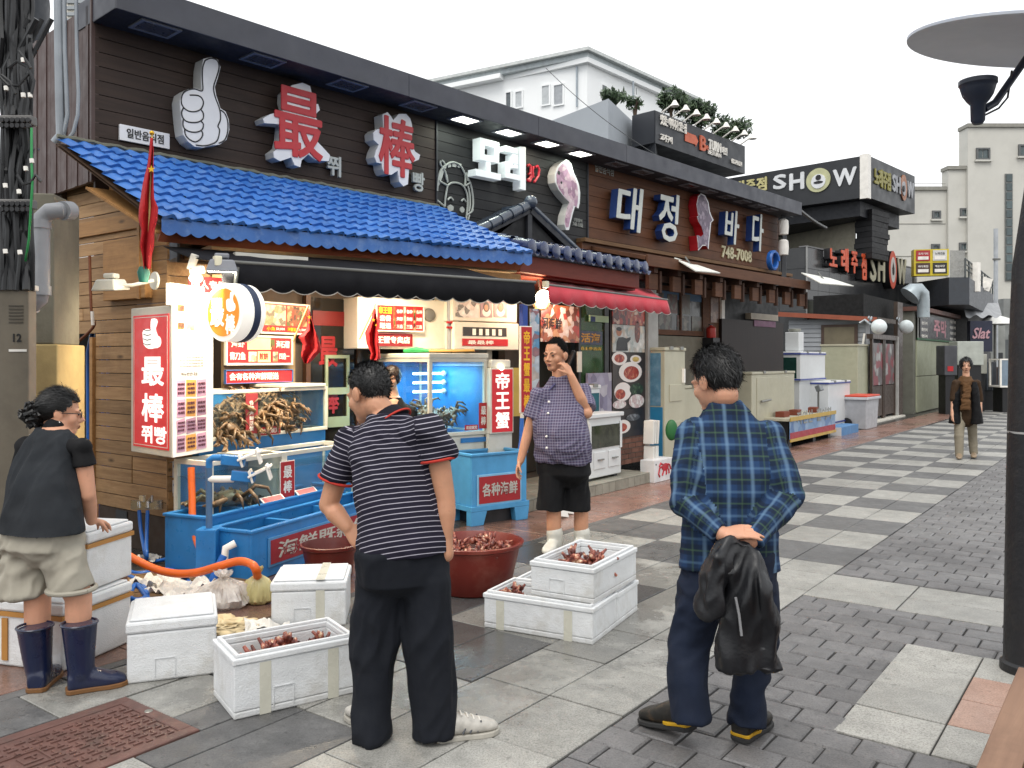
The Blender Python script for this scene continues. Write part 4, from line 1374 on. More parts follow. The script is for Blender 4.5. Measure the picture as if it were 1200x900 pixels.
MB().tube([(xx,-.05,zz[0]),(xx,-.05,zz[1])],.03,10).build('pipe',mat('grey_pvc','8a8c90',.4),th,smooth=True)
for v in(378,384):
 z_=RK.P(527,v,-.05)[1]
 mb=MB().tube([(xx-.06,-.09,z_),(xx+.06,-.09,z_)],.012,8)
 mb.tube([(xx,-.05,z_),(xx,-.10,z_)],.012,8)
 mb.build('tap',mat('tap_red','b02028',.4),th,smooth=True)
## tanks, troughs, signs, lamps, flags and hoses of the stall
M_TWHITE=mat('tank_white','d6d2c4',.4,var=.06,dirt=.3,dcol=hx('a89c80'),dscale=4,bump=.03)
M_TBLUE=mat('tank_blue_panel','2a78b4',.4,var=.2,vscale=3,bump=.03)
M_FRP=mat('blue_frp','2a78b8',.35,var=.12,vscale=5,dirt=.4,dcol=hx('1a4a78'),dscale=4,bump=.1)
M_FRP2=mat('pale_blue_frp','4a94c4',.4,var=.12,vscale=5,dirt=.4,dcol=hx('2a6894'),dscale=4,bump=.1)
M_PANE=glass('tank_pane',(.93,.98,.98),.08,.02,.02)
M_WATER=glass('tank_water',(.75,.9,.95),.10,.02,.05,hx('2f6f8a'))
M_DWATER=mat('dark_water','1a3448',.06,var=.3,bump=.5,bscale=25,spec=.6)
def bars(th,x0,x1,y0,y1,z0,z1,w,m,skip=()):
 i=0
 for za in(z0,z1-w):
  for yy_ in(y0,y1-w):
   MB().box(x0,x1,yy_,yy_+w,za,za+w).build('rail',m,th,bevel=.004)
  for xx_ in(x0,x1-w):
   MB().box(xx_+.0005,xx_+w-.0005,y0+w,y1-w,za+.0005,za+w-.0005).build('rail',m,th)
 for xx_ in(x0,x1-w):
  for yy_ in(y0,y1-w):
   MB().box(xx_+.0005,xx_+w-.0005,yy_+.0005,yy_+w-.0005,z0+w,z1-w).build('post',m,th)
def tank(fr,name,label,x0,x1,y0,y1,z0,z1,w=.035,water=.8,back=M_TBLUE,lid=None,floor=True):
 th=fr.thing(name,label,'fish tank')
 bars(th,x0,x1,y0,y1,z0,z1,w,M_TWHITE)
 g=w*.5
 MB().box(x0+w,x1-w,y0+.012,y0+.016,z0+w,z1-w).build('pane',M_PANE,th)
 MB().box(x0+.012,x0+.016,y0+w,y1-w,z0+w,z1-w).build('pane',M_PANE,th)
 MB().box(x1-.016,x1-.012,y0+w,y1-w,z0+w,z1-w).build('end_panel',back,th)
 MB().box(x0+w,x1-w,y1-.016,y1-.010,z0+w,z1-w).build('back_panel',back,th)
 if floor:
  MB().box(x0+w,x1-w,y0+.02,y1-.02,z0+.006,z0+.016).build('bottom',back,th)
 if water:
  zw=z0+(z1-z0)*water
  MB().box(x0+.02,x1-.02,y0+.018,y1-.02,zw,zw+.003).build('water_surface',M_WATER,th)
 if lid:
  MB().box(x0-.01,x1+.01,y0-.015,y1+.01,z1+.001,z1+.04).build('lid',lid,th,bevel=.008)
 return th
M_CRAB=mat('crab_shell','6c543a',.45,var=.45,vscale=30,bump=.6,bscale=120,rnd=.25)
M_CRABD=mat('dark_crab_shell','5a4028',.45,var=.35,vscale=30,bump=.6,bscale=120,rnd=.25)
M_CRABR=mat('red_crab_shell','7c3f34',.4,var=.45,vscale=40,bump=.6,bscale=120,rnd=.3,dirt=.5,dcol=hx('c8b090'),dscale=30)
def crab_mesh(seed,r=.08,spread=.75):
 g=random.Random(seed)
 mb=MB()
 mb.ball((0,0,.05),r,12,7,(1.0,.88,.45))
 for k in range(9):
  a=g.uniform(0,6.28);q=g.uniform(.2,.8)
  mb.lathe([(.010,0),(0,.02)],(r*q*math.cos(a),r*.88*q*math.sin(a),.05+r*.45*math.sqrt(1-q*q)-.004),5)
 for side in(-1,1):
  for k in range(4):
   a=R(-35+k*32)*1.0
   d=Vector((side*math.cos(a),math.sin(a),0))
   l1,l2,l3=r*1.15*spread,r*1.2*spread,r*1.0*spread
   p0=Vector((0,0,.05))+d*r*.8
   p1=p0+d*l1+Vector((0,0,g.uniform(.03,.06)))
   p2=p1+d*l2*.8+Vector((0,g.uniform(-.02,.02),-g.uniform(.02,.06)))
   p3=p2+d*l3*.35+Vector((0,0,-.05))
   mb.tube([p0,p1,p2,p3],[.014,.013,.010,.003],6)
  a=R(62)
  d=Vector((side*math.cos(a),math.sin(a),0))
  p0=Vector((0,0,.05))+d*r*.8
  p1=p0+d*r*.7+Vector((side*.03,0,.02))
  p2=p1+Vector((-side*.01,r*.7,-.01))
  mb.tube([p0,p1,p2],[.015,.016,.02],6)
  mb.tube([p2,p2+Vector((-side*.015,.03,0)),p2+Vector((-side*.035,.055,0))],[.018,.014,.003],6)
  mb.tube([p2,p2+Vector((side*.014,.03,.006)),p2+Vector((-side*.012,.06,.006))],[.013,.009,.002],6)
 return mb.mesh('crab',True)
CRABS=[crab_mesh(i,.10+.006*i,.48+.06*(i%3))for i in range(4)]
def put_crab(fr,x,y,z,label,group,m,sc=1.0,tilt=1.0):
 o=bpy.data.objects.new('crab',RNG.choice(CRABS).copy())
 o.data.materials.append(m)
 COL.objects.link(o)
 o.location=fr.W(x,y,z)
 o.rotation_euler=(RNG.uniform(-.7,.7)*tilt,RNG.uniform(-.7,.7)*tilt,RNG.uniform(0,6.28))
 o.scale=(sc,sc,sc)
 tag(o,label,'crab',group)
 return o
xl,xr=TK.X(236),TK.X(384)
zt0,zt1=TK.P(300,512)[1],TK.P(300,456)[1]
ut=tank(TK,'fish_tank','upper white framed crab tank heaped with yellow brown crabs',xl,xr,0,.42,zt0,zt1,.03,.0)
MB().box(TK.X(288,-.004),TK.X(302,-.004),-.006,-.001,TK.P(295,511,-.004)[1]+.02,TK.P(295,461,-.004)[1]).build('price_strip',mat('faded_red_print','9a3438',.5),ut)
lettering(ut,'各种海鲜活蟹',TK.X(295,-.007),TK.P(295,487,-.007)[1],.05,.26,-.007,M_WPR,.001,.02,0,1,stack=True)
cx,cz,w,h=boxP(TK,304,500,328,509,-.004)
MB().box(cx-w/2,cx+w/2,-.012,-.001,cz-h/2,cz+h/2).build('price_tag',M_REDP,ut)
lettering(ut,'欢迎观赏',cx,cz,w*.85,h*.7,-.0125,M_WPR,.001,.02,0,1)
MB().box(TK.X(333),TK.X(381),-.012,.43,zt1+.001,zt1+.03).build('lid',M_TWHITE,ut,bevel=.006)
for k in range(18):
 q=RNG.uniform(.02,.30)
 put_crab(TK,xl+.16+RNG.uniform(0,.26),.06+RNG.uniform(0,.24),zt0+.03+RNG.uniform(0,.06),'yellow brown crab piled in the upper white framed tank','crabs heaped in the upper tank',M_CRAB,.95)
for k in range(44):
 x=TK.X(305)+RNG.uniform(0,.5)
 put_crab(TK,min(x,xr-.12),.08+RNG.uniform(0,.24),zt0+.03+RNG.uniform(0,.20),'yellow brown crab piled in the upper white framed tank','crabs heaped in the upper tank',M_CRAB,1.0)
MB().box(xl,xr,.03,.40,.0,zt0-.002).build('stand',M_TBLUE,ut)
ym=-.42
zm0,zm1=.30,TK.P(300,534,ym)[1]
mt=tank(TK,'fish_tank','middle white framed tank of blue water with a single large crab',TK.X(246,ym),TK.X(418,ym),ym,-.03,zm0,zm1,.035,.72)
xs=TK.X(333,ym)
MB().box(xs-.03,xs+.03,ym-.004,-.05,zm0+.03,zm1-.001).build('divider',M_TWHITE,mt)
MB().box(TK.X(293,ym),xs-.04,ym+.1,-.06,zm1+.001,zm1+.012).build('lid',M_TWHITE,mt)
cx,cz,w,h=boxP(TK,328,540,345,583,ym-.01)
MB().box(cx-w/2,cx+w/2,ym-.014,ym-.006,cz-h/2,cz+h/2).build('name_plate',M_WPR,mt)
MB().box(cx-w/2+.006,cx+w/2-.006,ym-.016,ym-.0145,cz-h/2+.006,cz+h/2-.006).build('red_panel',M_REDP,mt)
lettering(mt,'最棒',cx,cz,w*.6,h*.8,ym-.0165,M_WPR,.001,.04,0,2,stack=True)
MB().box(TK.X(246,ym),TK.X(418,ym),ym+.02,-.05,0,zm0-.002).build('stand',M_FRP,mt)
put_crab(TK,TK.X(272,ym+.1),ym+.13,zm0+.10,'large tan crab alone in the middle blue tank',None,M_CRAB,1.35,.2)
put_crab(TK,TK.X(305,ym+.2),ym+.24,zm0+.03,'smaller dark crab on the floor of the middle blue tank',None,M_CRABD,.9,.2)
def trough(fr,name,label,x0,x1,y0,y1,z0,z1,m=M_FRP,wl=.02,wz=.8,feet=False):
 th=fr.thing(name,label,'trough')
 for a,b_,c,d in((x0,x1,y0,y0+wl),(x0,x1,y1-wl,y1),(x0,x0+wl,y0+wl,y1-wl),(x1-wl,x1,y0+wl,y1-wl)):
  MB().box(a,b_,c,d,z0,z1).build('side',m,th,bevel=.004)
 for a,b_,c,d in((x0-.012,x1+.012,y0-.012,y0+.03),(x0-.012,x1+.012,y1-.03,y1+.012),(x0-.012,x0+.03,y0+.0305,y1-.0305),(x1-.03,x1+.012,y0+.0305,y1-.0305)):
  MB().box(a,b_,c,d,z1+.0005,z1+.022).build('rim',m,th,bevel=.005)
 MB().box(x0+wl,x1-wl,y0+wl,y1-wl,z0+.01,z0+(z1-z0)*wz).build('water',M_DWATER,th)
 return th
TR2=Fr(-1.79,5.86,23)
t2=trough(TR2,'trough','low front blue trough with a red Chinese sign on its side',0,1.75,0,.36,0,.335)
cx,cz,w,h=boxP(TR2,316,622,419,649,-.01)
z_c,h_s=.17,.21
x0s,x1s=TR2.X(315,-.012),1.55
MB().box(x0s,x1s,-.012,-.0005,z_c-h_s/2,z_c+h_s/2).build('sign_frame',mat('sign_pale_edge','4a84b4',.5),t2,bevel=.004)
MB().box(x0s+.02,x1s-.02,-.016,-.0125,z_c-h_s/2+.02,z_c+h_s/2-.02).build('sign_panel',mat('trough_red','8f1f2c',.5,dirt=.2),t2)
lettering(t2,'海鲜既新鲜',(x0s+x1s)/2-.0,z_c,(x1s-x0s)*.86,.12,-.017,mat('silver_letter','b4b4ac',.5),.002,.025)
for x in(.55,1.15):
 MB().box(x,x+.045,.021,.339,.27,.325).build('divider',M_FRP,t2)
t1=trough(TR2,'trough','rear blue trough with dividers under the middle tank',.02,1.75,.41,.80,0,.40)
for x in(.45,.85,1.3):
 MB().box(x,x+.05,.431,.779,.34,.41).build('divider',M_FRP,t1)
for x,dy in((.62,.0),(1.05,.0),(1.4,-.41)):
 th=TR2.thing('price_rail',{0:'white price rail with red print on the rear trough',1:'second white price rail with red print on the rear trough',2:'white price rail with red print on the front trough'}[(0 if x<.7 else 1 if x<1.1 else 2)],'price tag',x,.42+dy,.425+(0 if dy==0 else-.065))
 MB().slab((0,-.02,0),(.26,-.02,0),(.26,.02,.035),(0,.02,.035),.006).build('holder',M_WPR,th)
 MB().slab((.015,-.019,.0015),(.245,-.019,.0015),(.245,.014,.032),(.015,.014,.032),.001).build('print',mat('red_pale_print','c86868',.5),th)
pp=thing('standpipe','blue and grey water standpipe with white tap boxes beside the tank','pipe',(0,0,0))
pX=V(245,600,5.95)
P0=Vector((pX.x,pX.y,0))
MB().box(P0.x-.07,P0.x+.07,P0.y-.07,P0.y+.07,0,.36).build('block',M_FRP,pp,bevel=.006)
MB().tube([P0+Vector((0,0,.36)),P0+Vector((0,0,.78))],.022,12).build('pipe',mat('grey_blue_pipe','4a6a8c',.4),pp,smooth=True)
MB().tube([P0+Vector((0,0,.78)),P0+Vector((.0,0,.83)),P0+Vector((.03,0,.85)),P0+Vector((.09,0,.85))],.024,12).build('elbow',M_FRP,pp,smooth=True)
MB().tube([P0+Vector((0,0,.70)),P0+Vector((.10,0,.70)),P0+Vector((.17,0,.70))],.024,12).build('elbow',M_WPR,pp,smooth=True)
for dx,dz,tl in((.17,.83,.35),(.24,.72,.45)):
 c=P0+Vector((dx,0,dz))
 mb=MB().obox(c,(.16,.06,.07),(0,.12,.1))
 mb.build('valve',M_FRP,pp,bevel=.006)
 mb=MB().obox(c+Vector((.11,.02,.035)),(.17,.15,.016),(0,-tl,.2)).obox(c+Vector((.05,.02,.0)),(.015,.15,.09),(0,-.3,.2)).obox(c+Vector((.17,.02,.03)),(.014,.15,.11),(0,-.3,.2))
 mb.build('skimmer_box',M_WPR,pp,bevel=.004)
mb=MB().tube([P0+Vector((.13,-.10,.05)),P0+Vector((.14,-.10,.16)),P0+Vector((.15,-.1,.24)),P0+Vector((.21,-.08,.27))],.026,10)
mb.build('drain_elbow',M_WPR,pp,smooth=True)
MB().tube([P0+Vector((.07,-.16,.0)),P0+Vector((.10,-.13,.1)),P0+Vector((.14,-.1,.19))],.029,10).build('drain_hose',mat('blue_hose','1f5fb0',.35),pp,smooth=True)
RT=Fr(*ST.W(ST.X(503),0)[:2],54)
xw=RT.X(571)
gz0,gz1=.80,RT.P(535,420)[1]
gt=tank(RT,'fish_tank','tall corner glass tank of bright blue water in the stall',0,xw,0,1.3,gz0,gz1,.035,.9)
MB().box(.02,xw-.02,.02,1.28,0,gz0-.002).build('base',M_TWHITE,gt,bevel=.01)
MB().box(-.01,xw+.01,-.012,1.31,gz1+.001,gz1+.05).build('lid',M_TWHITE,gt,bevel=.01)
for k,v in enumerate((437,447,457)):
 z_=RT.P(545,v,.9)[1]
 MB().tube([(.25,.75,z_),(xw-.06,.75,z_)],.012,8).build('tube_lamp',glow('tank_lamp',(.75,.95,1.0),6),gt)
 MB().ball((xw-.05,.74,z_),.03,8,6).build('tube_cap',M_TWHITE,gt,smooth=True)
for k in range(7):
 put_crab(RT,.18+RNG.uniform(0,.3),.15+RNG.uniform(0,.4),gz0+.05+RNG.uniform(0,.14),'dark crab piled on the floor of the corner glass tank','crabs in the corner tank',M_CRABD,1.0)
cx,cz,w,h=boxP(RT,561.5,472,571.5,502,-.01)
MB().box(cx-w/2,cx+w/2,-.012,-.004,cz-h/2,cz+h/2).build('name_plate',M_REDP,gt)
lettering(gt,'最棒',cx,cz,w*.6,h*.8,-.0125,M_WPR,.001,.04,stack=True)
cx,cz,w,h=boxP(RT,545,498,560,504,-.01)
MB().box(cx-w/2,cx+w/2,-.012,-.004,cz-h/2,cz+h/2).build('price_tag',M_REDP,gt)
lettering(gt,'欢迎观赏',cx,cz,w*.85,h*.7,-.0125,M_WPR,.001,.02,0,1)
cx,cz,w,h=boxP(RT,541,511,571,520,-.0)
MB().box(cx-w/2,cx+w/2,.008,.0195,cz-h/2*.6,cz+h/2*.6).build('stripe',M_FRP,gt)
o=thing('hand_net','green hand net with bamboo handle lying on the corner tank','net')
a,b_,c=V(474,407,8.5),V(503,411,8.35),V(556,414,8.25)
for q in(a,b_,c):q.z=gz1+.075
MB().tube([b_,c],[.012,.014],8).build('handle',mat('bamboo','a8803c',.5),o,world=True,smooth=True)
MB().tube([a,a.lerp(b_,.5)+Vector((0,-.03,.01)),b_],[.018,.03,.014],8).build('net',mat('green_net','1f8a4a',.7,bump=.5),o,world=True,smooth=True)
BT=Fr(-.37,7.85,53)
bw_=BT.X(617)
b1=BT.thing('trough','pale blue water trough on feet with a red sign beside the glass tank','trough')
z0b,z1b=.18,BT.P(585,533)[1]
for a,b_,c,d in((0,bw_,0,.02),(0,bw_,.36,.38),(0,.02,.021,.359),(bw_-.02,bw_,.021,.359)):
 MB().box(a,b_,c,d,z0b,z1b).build('side',M_FRP2,b1,bevel=.004)
MB().box(.02,bw_-.02,.02,.36,z0b+.02,z1b-.05).build('water',mat('murky_water','4a5054',.1,var=.3,bump=.6,bscale=20),b1)
for a,b_,c,d in((-.012,bw_+.012,-.012,.03),(-.012,bw_+.012,.35,.392),(-.012,.03,.0305,.3495),(bw_-.03,bw_+.012,.0305,.3495)):
 MB().box(a,b_,c,d,z1b+.0005,z1b+.025).build('rim',M_FRP2,b1,bevel=.005)
MB().box(-.02,bw_+.02,-.02,.40,.13,.179).build('skirt',M_FRP2,b1,bevel=.004)
for x in(.0,bw_-.12):
 MB().prism([(x-.02,0),(x+.12,0),(x+(.16 if x<.1 else .14),.129),(x-.02-(.02 if x>.1 else 0),.129)],-.019,.06).build('foot',M_FRP2,b1,bevel=.004)
 MB().prism([(x-.02,0),(x+.12,0),(x+.13,.129),(x-.02,.129)],.32,.399).build('foot',M_FRP2,b1,bevel=.004)
MB().box(.08,bw_-.05,.05,.35,.0,.12).build('pump_box',M_BLACK,b1)
cx,cz,w,h=boxP(BT,562,557,610,588,-.02)
MB().box(cx-w/2-.02,cx+w/2+.02,-.012,-.0005,cz-h/2-.02,cz+h/2+.02).build('sign_frame',mat('sign_pale_edge2','7ab0d0',.5),b1,bevel=.004)
MB().box(cx-w/2,cx+w/2,-.016,-.0125,cz-h/2,cz+h/2).build('sign_panel',mat('trough_red2','9a1c24',.5),b1)
lettering(b1,'各种海鲜',cx,cz,w*.86,h*.5,-.017,mat('silver_letter','b4b4ac',.5),.002,.03)
def lightbox(fr,name,label,u0,v0,u1,v1,y,depth,text,tw,m_panel,col,fw=.02,em=0.0):
 th=fr.thing(name,label,'sign')
 cx,cz,w,h=boxP(fr,u0,v0,u1,v1,y)
 MB().box(cx-w/2,cx+w/2,y,y+depth,cz-h/2,cz+h/2).build('case',M_WFRAME,th,bevel=.008)
 MB().box(cx-w/2+fw,cx+w/2-fw,y-.004,y-.0005,cz-h/2+fw,cz+h/2-fw).build('panel',m_panel,th)
 lettering(th,text,cx,cz,w*tw,(h-2*fw)*.94,y-.005,col,.002,.03,0,2,stack=True)
 return th,(cx,cz,w,h)
th,(cx,cz,w,h)=lightbox(RT,'light_box_sign','upright red light box sign with three white characters on the pale trough',575,431,602,508,-.08,.10,'帝王蟹',.6,mat('lightbox_red','b8222a',.4,emit=hx('b8222a'),estr=.35),mat('lightbox_white','f0ece6',.4,emit=(1,.97,.9),estr=.5),.016)
MB().box(cx-w/2+.02,cx+w/2-.02,-.06,.04,cz+h/2,cz+h/2+.08).build('cap',M_WFRAME,th,bevel=.015)
MB().ball((cx-.01,-.07,cz+h/2+.0),.03,10,6).build('bulb',glow('warm_bulb',(1,.85,.6),10),th)
MB().box(cx-w/2,cx+w/2,-.05,.0,cz-h/2-.32,cz-h/2-.001).build('stand',M_WFRAME,th)
th,(cx,cz,w,h)=lightbox(RT,'slim_sign','tall slim red sign with yellow characters behind the phone caller',610,382,624,484,-.18,.03,'帝王蟹最棒',.52,M_REDP,M_YEL,.010)
MB().tube([(cx-w*.3,-.165,cz-h/2),(cx-w*.32,-.165,cz-h/2-.35)],.02,8).build('pole',M_WFRAME,th,smooth=True)
MB().tube([(cx-w*.32,-.165,cz-h/2-.05),(cx-w*.45,-.18,cz-h/2-.28),(cx-w*.9,-.2,cz-h/2-.52)],.022,8).build('hose',mat('blue_hose','1f5fb0',.35),th,smooth=True)
MB().tube([(cx-w*.85,-.2,cz-h/2-.49),(cx-w*1.0,-.2,cz-h/2-.57)],.03,10).build('nozzle',M_BLACK,th,smooth=True)
MB().box(cx-.03,cx+.03,-.16,-.1,cz+h/2,cz+h/2+.22).build('bracket',mat('blue_bracket','22408c',.5),th)
o=MB().box(RT.X(622,.1),RT.X(632,.1),.1,.12,RT.P(627,460,.1)[1],RT.P(627,362,.1)[1]).build('wall_poster',print_mat('figure_poster',['c8ccd0','8ab0c8','d0b8a0','e4e4e4','a06050','5a90b8'],12,seed=3))
o.location=RT.W(0,0);o.rotation_euler=(0,0,RT.rz)
tag(o,'narrow pale poster between the stall and the red awning shop','poster')
o=thing('switch_box','yellow wall strip behind the upright light box sign','panel',RT.W(RT.X(606,.15),.15,.95),RT.rz)
MB().box(-.06,.06,0,.03,0,.5).build('panel',mat('yellow_panel','c8a850',.6),o)
sg=thing('corner_sign','white framed wedge sign with red character face and white menu face','sign',(0,0,0))
A_,B_,C_=Vector((-2.96,6.63,0)),Vector((-2.475,6.2,0)),Vector((-2.355,6.69,0))
zb_,zr_,zw_=.82,1.93,2.09
def face(p,q,z0,z1,t,m,name,y=0.0):
 d=(q-p).normalized()
 nn=Vector((d.y,-d.x,0))
 mb=MB()
 a,b_=p+nn*y,q+nn*y
 mb.slab(a+Vector((0,0,z0)),b_+Vector((0,0,z0)),b_+Vector((0,0,z1)),a+Vector((0,0,z1)),t)
 return mb.build(name,m,sg,world=True)
mb=MB().add([(p.x,p.y,z)for z in(zb_,zr_)for p in(A_,B_,C_)],[(0,1,4,3),(1,2,5,4),(2,0,3,5),(2,1,0),(3,4,5)])
mb.build('case',M_WFRAME,sg,world=True,bevel=.006)
FRD=Fr(A_.x,A_.y,90-math.degrees(math.atan2(B_.y-A_.y,B_.x-A_.x)))
FWT=Fr(B_.x,B_.y,90-math.degrees(math.atan2(C_.y-B_.y,C_.x-B_.x)))
def part_in(fr,mb,name,m,par,**kw):
 mb.v=[fr.W(*p)for p in mb.v]
 return mb.build(name,m,par,world=True,**kw)
Lr,Lw=(B_-A_).length,(C_-B_).length
part_in(FRD,MB().box(.05,Lr-.03,-.006,-.0015,zb_+.05,zr_-.06),'red_panel',mat('lit_red_panel','b81e22',.4,emit=hx('c02420'),estr=.45),sg)
mb=MB()
for a,b_,c,d in((.065,Lr-.045,zb_+.065,zb_+.07),(.065,Lr-.045,zr_-.08,zr_-.075),(.065,.07,zb_+.0705,zr_-.0805),(Lr-.05,Lr-.045,zb_+.0705,zr_-.0805)):
 mb.box(a,b_,-.008,-.0062,c,d)
part_in(FRD,mb,'border_line',M_WPR,sg)
M_LITW=mat('sign_letter_white','f2f0ec',.5,bump=0,emit=(1,.97,.92),estr=.55)
def ptext(fr,s,cx,cz,w,h,y,m,par,bold=.03,name='lettering',shear=0.0):
 mb=MB()
 put_text(mb,s,cx,cz,w,h,y,.003,bold,shear,2)
 return part_in(fr,mb,name,m,par)
for i,(s_,v0,v1,u0,u1)in enumerate((('最',418,452,166,192),('棒',461,495,166,192),('쮜빵',499,520,166,195))):
 cx,cz,w,h=boxP(FRD,u0,v0,u1,v1,-.009)
 ptext(FRD,s_,cx,cz,w,h,-.0085,M_LITW,sg)
def scale_outline(ol,u0,v0,u1,v1,fr,y):
 us,vs_=[a for a,b in ol],[b for a,b in ol]
 return[fr.P(u0+(a-min(us))/(max(us)-min(us))*(u1-u0),v0+(b-min(vs_))/(max(vs_)-min(vs_))*(v1-v0),y)for a,b in ol]
part_in(FRD,MB().prism(scale_outline(ol,167,373,189,409,FRD,-.009),-.0105,-.0085),'thumb_mark',M_LITW,sg)
mb=MB()
for k,v in enumerate((386,391.5,397,402.5)):
 a,b_=FRD.P(168,v,-.011),FRD.P(177,v+.5,-.011)
 mb.tube([(a[0],-.011,a[1]),((a[0]+b_[0])/2,-.011,a[1]-.012),(b_[0],-.011,b_[1])],.003,5)
part_in(FRD,mb,'thumb_line',M_BLACK,sg)
part_in(FWT,MB().box(.0,Lw,-.014,-.002,zb_+.0,zw_),'menu_face',mat('menu_white','e9e6e0',.5,var=.03,bump=.02),sg,bevel=.003)
part_in(FWT,MB().box(-.02,Lw+.004,-.002,.03,zr_+.002,zw_),'menu_back',M_WFRAME,sg)
for u,v in((212,361),(212,382)):
 cx,cz,w,h=boxP(FWT,u-4,v-4,u+4,v+4,-.015)
 part_in(FWT,MB().box(cx-w/2,cx+w/2,-.0165,-.0145,cz-h/2,cz+h/2),'photo',PIC2,sg)
cx,cz,w,h=boxP(FWT,214,380,228,387,-.015)
part_in(FWT,MB().box(cx-w/2+.05,cx+w/2,-.0165,-.0145,cz-h/2,cz+h/2),'photo',PIC1,sg)
cx,cz,w,h=boxP(FWT,212,436,232,440,-.015)
ptext(FWT,'메뉴판안내표',cx,cz,w,h,-.0145,mat('grey_print','8a8480',.5),sg,.01)
cx,cz,w,h=boxP(FWT,208,416,240,430,-.015)
for k in range(4):
 ptext(FWT,'本店特色海鲜菜谱',cx,cz+h*(.35-k*.25),w*.9,h*.13,-.0145,mat('faint_print','c0bcb4',.5),sg,.0)
M_SLIPS=[mat('pink_slip','b088a0',.6,rnd=.15),mat('orange_slip','c89048',.6,rnd=.1)]
sx=[FWT.X(u,-.015)for u in(206.5,217.5,230,242)]
sz=[FWT.P(224,v,-.015)[1]for v in(444,466,489,508,529)]
for r_ in range(4):
 for c in range(3):
  m_=M_SLIPS[1]if(c==1 and r_!=2)else M_SLIPS[0]
  x0,x1,z1_,z0_=sx[c]+.004,sx[c+1]-.004,sz[r_]-.006,sz[r_+1]+.008
  cxx,czz=(x0+x1)/2,(z0_+z1_)/2
  mb=MB()
  rot=RNG.uniform(-.12,.12)
  hw,hh=(x1-x0)/2,(z1_-z0_)/2
  yv=-.0150-.0008*((r_*3+c)%4)
  cs=[(-hw,-hh),(hw,-hh),(hw,hh),(-hw,hh)]
  mb.add([(cxx+a*math.cos(rot)-b_*math.sin(rot),yv,czz+a*math.sin(rot)+b_*math.cos(rot))for a,b_ in cs],[(0,1,2,3)])
  slip=part_in(FWT,mb,'price_slip',m_,sg)
  for k in range(3):
   ptext(FWT,RNG.choice(('대게 한마리','킹크랩 포장','랍스터 세트','모듬해산물')),cxx,czz+hh*(.5-k*.5),hw*1.5,hh*.3,yv-.001,mat('slip_ink','5a3040',.6),slip,.01)
for k,v in enumerate((540,562)):
 th=ST.thing('tide_calendar',('upper paper calendar nailed to the stall corner planks','lower paper calendar nailed to the stall corner planks')[k],'calendar')
 cx,cz,w,h=boxP(ST,202,v,221,v+19,-.03)
 MB().box(cx-w/2,cx+w/2,-.034,-.03,cz-h/2,cz+h/2).build('sheet',mat('calendar_paper','d4d4d4',.7),th)
 MB().box(cx-w/2+.005,cx+w/2-.005,-.0355,-.0345,cz+h*.12,cz+h*.28).build('blue_band',mat('calendar_blue','3a5a9a',.6),th)
 for r_ in range(3):
  lettering(th,'1 2 3 4 5 6',cx,cz-h*(.02+r_*.14),w*.8,h*.09,-.0345,M_BLACK,.001,.01,0,1)
nrm=Vector((-.55,-.83,0)).normalized()
RN_=Fr(*V(262,366,6.0)[:2],0)
cN=V(262,366,5.95)
rd=thing('round_sign','round lit orange sign with white characters hanging from the awning corner','sign',tuple(cN),math.atan2(nrm.y,nrm.x)+R(90))
rr=.205
MB().lathe([(0,.0),(rr,.0),(rr,-.20),(0,-.20)],(0,0,0),40,'Y').build('drum',mat('round_white','ece8e0',.45,emit=(1,.95,.85),estr=.35),rd,smooth=True,bevel=.004)
MB().lathe([(rr+.003,-.10),(rr+.005,-.11),(rr+.005,-.145),(rr+.003,-.155)],(0,0,0),40,'Y').build('blue_band',mat('round_blue','22304c',.5),rd,smooth=True)
MB().lathe([(0,.006),(rr*.82,.006),(rr*.82,.001)],(0,0,0),40,'Y').build('face',mat('round_orange','d87a28',.4,emit=hx('e88a30'),estr=.55),rd)
M_RW=mat('round_letter','f8f4ea',.5,emit=(1,.97,.9),estr=.5)
lettering(rd,'最',-.06,-.0,.15,.2,-.007,M_RW,.003,.03)
lettering(rd,'棒',.08,-.085,.10,.14,-.007,M_RW,.003,.03)
us=[(a-690)/300 for a,b in ol];vs_=[-(b-600)/540 for a,b in ol]
MB().prism([(.085+a*.1,.07+b*.14)for a,b in zip(us,vs_)],-.010,-.007).build('thumb_mark',M_RW,rd)
MB().tube([(0,.1,rr),(0,.12,rr+.12)],.014,8).build('hanger',M_BAR,rd)
def flood(name,label,loc,rz,m,arm=None,lit=False):
 th=thing(name,label,'lamp',loc,rz)
 MB().add([(-.11,-.09,0),(.11,-.09,0),(.11,.09,.02),(-.11,.09,.02),(-.08,-.07,.09),(.08,-.07,.09),(.08,.06,.10),(-.08,.06,.10)],[(3,2,1,0),(4,5,6,7),(0,1,5,4),(1,2,6,5),(2,3,7,6),(3,0,4,7)]).build('housing',m,th,bevel=.012)
 MB().box(-.05,.05,-.03,.04,.10,.14).build('driver',m,th,bevel=.012)
 MB().add([(-.095,-.08,-.002),(.095,-.08,-.002),(.095,.08,.016),(-.095,.08,.016)],[(0,3,2,1)]).build('lens',glow('flood_lens',(1,.93,.75),40)if lit else mat('flood_glass','b0b4b8',.2),th)
 return th
M_LAMPW=mat('lamp_white','c8c6bc',.4,dirt=.2)
M_LAMPG=mat('lamp_grey','7c7e84',.4,.2)
f1=V(130,342,6.45)
th=flood('flood_lamp','unlit white floodlight on an arm from a round wall plate',tuple(f1),R(-15),M_LAMPW)
w0=V(182,329,6.55)
MB().tube([f1+Vector((.08,0,.05)),f1+Vector((.16,.0,.05)),w0+Vector((0,-.03,0))],.014,8).build('arm',M_LAMPW,th,world=True,smooth=True)
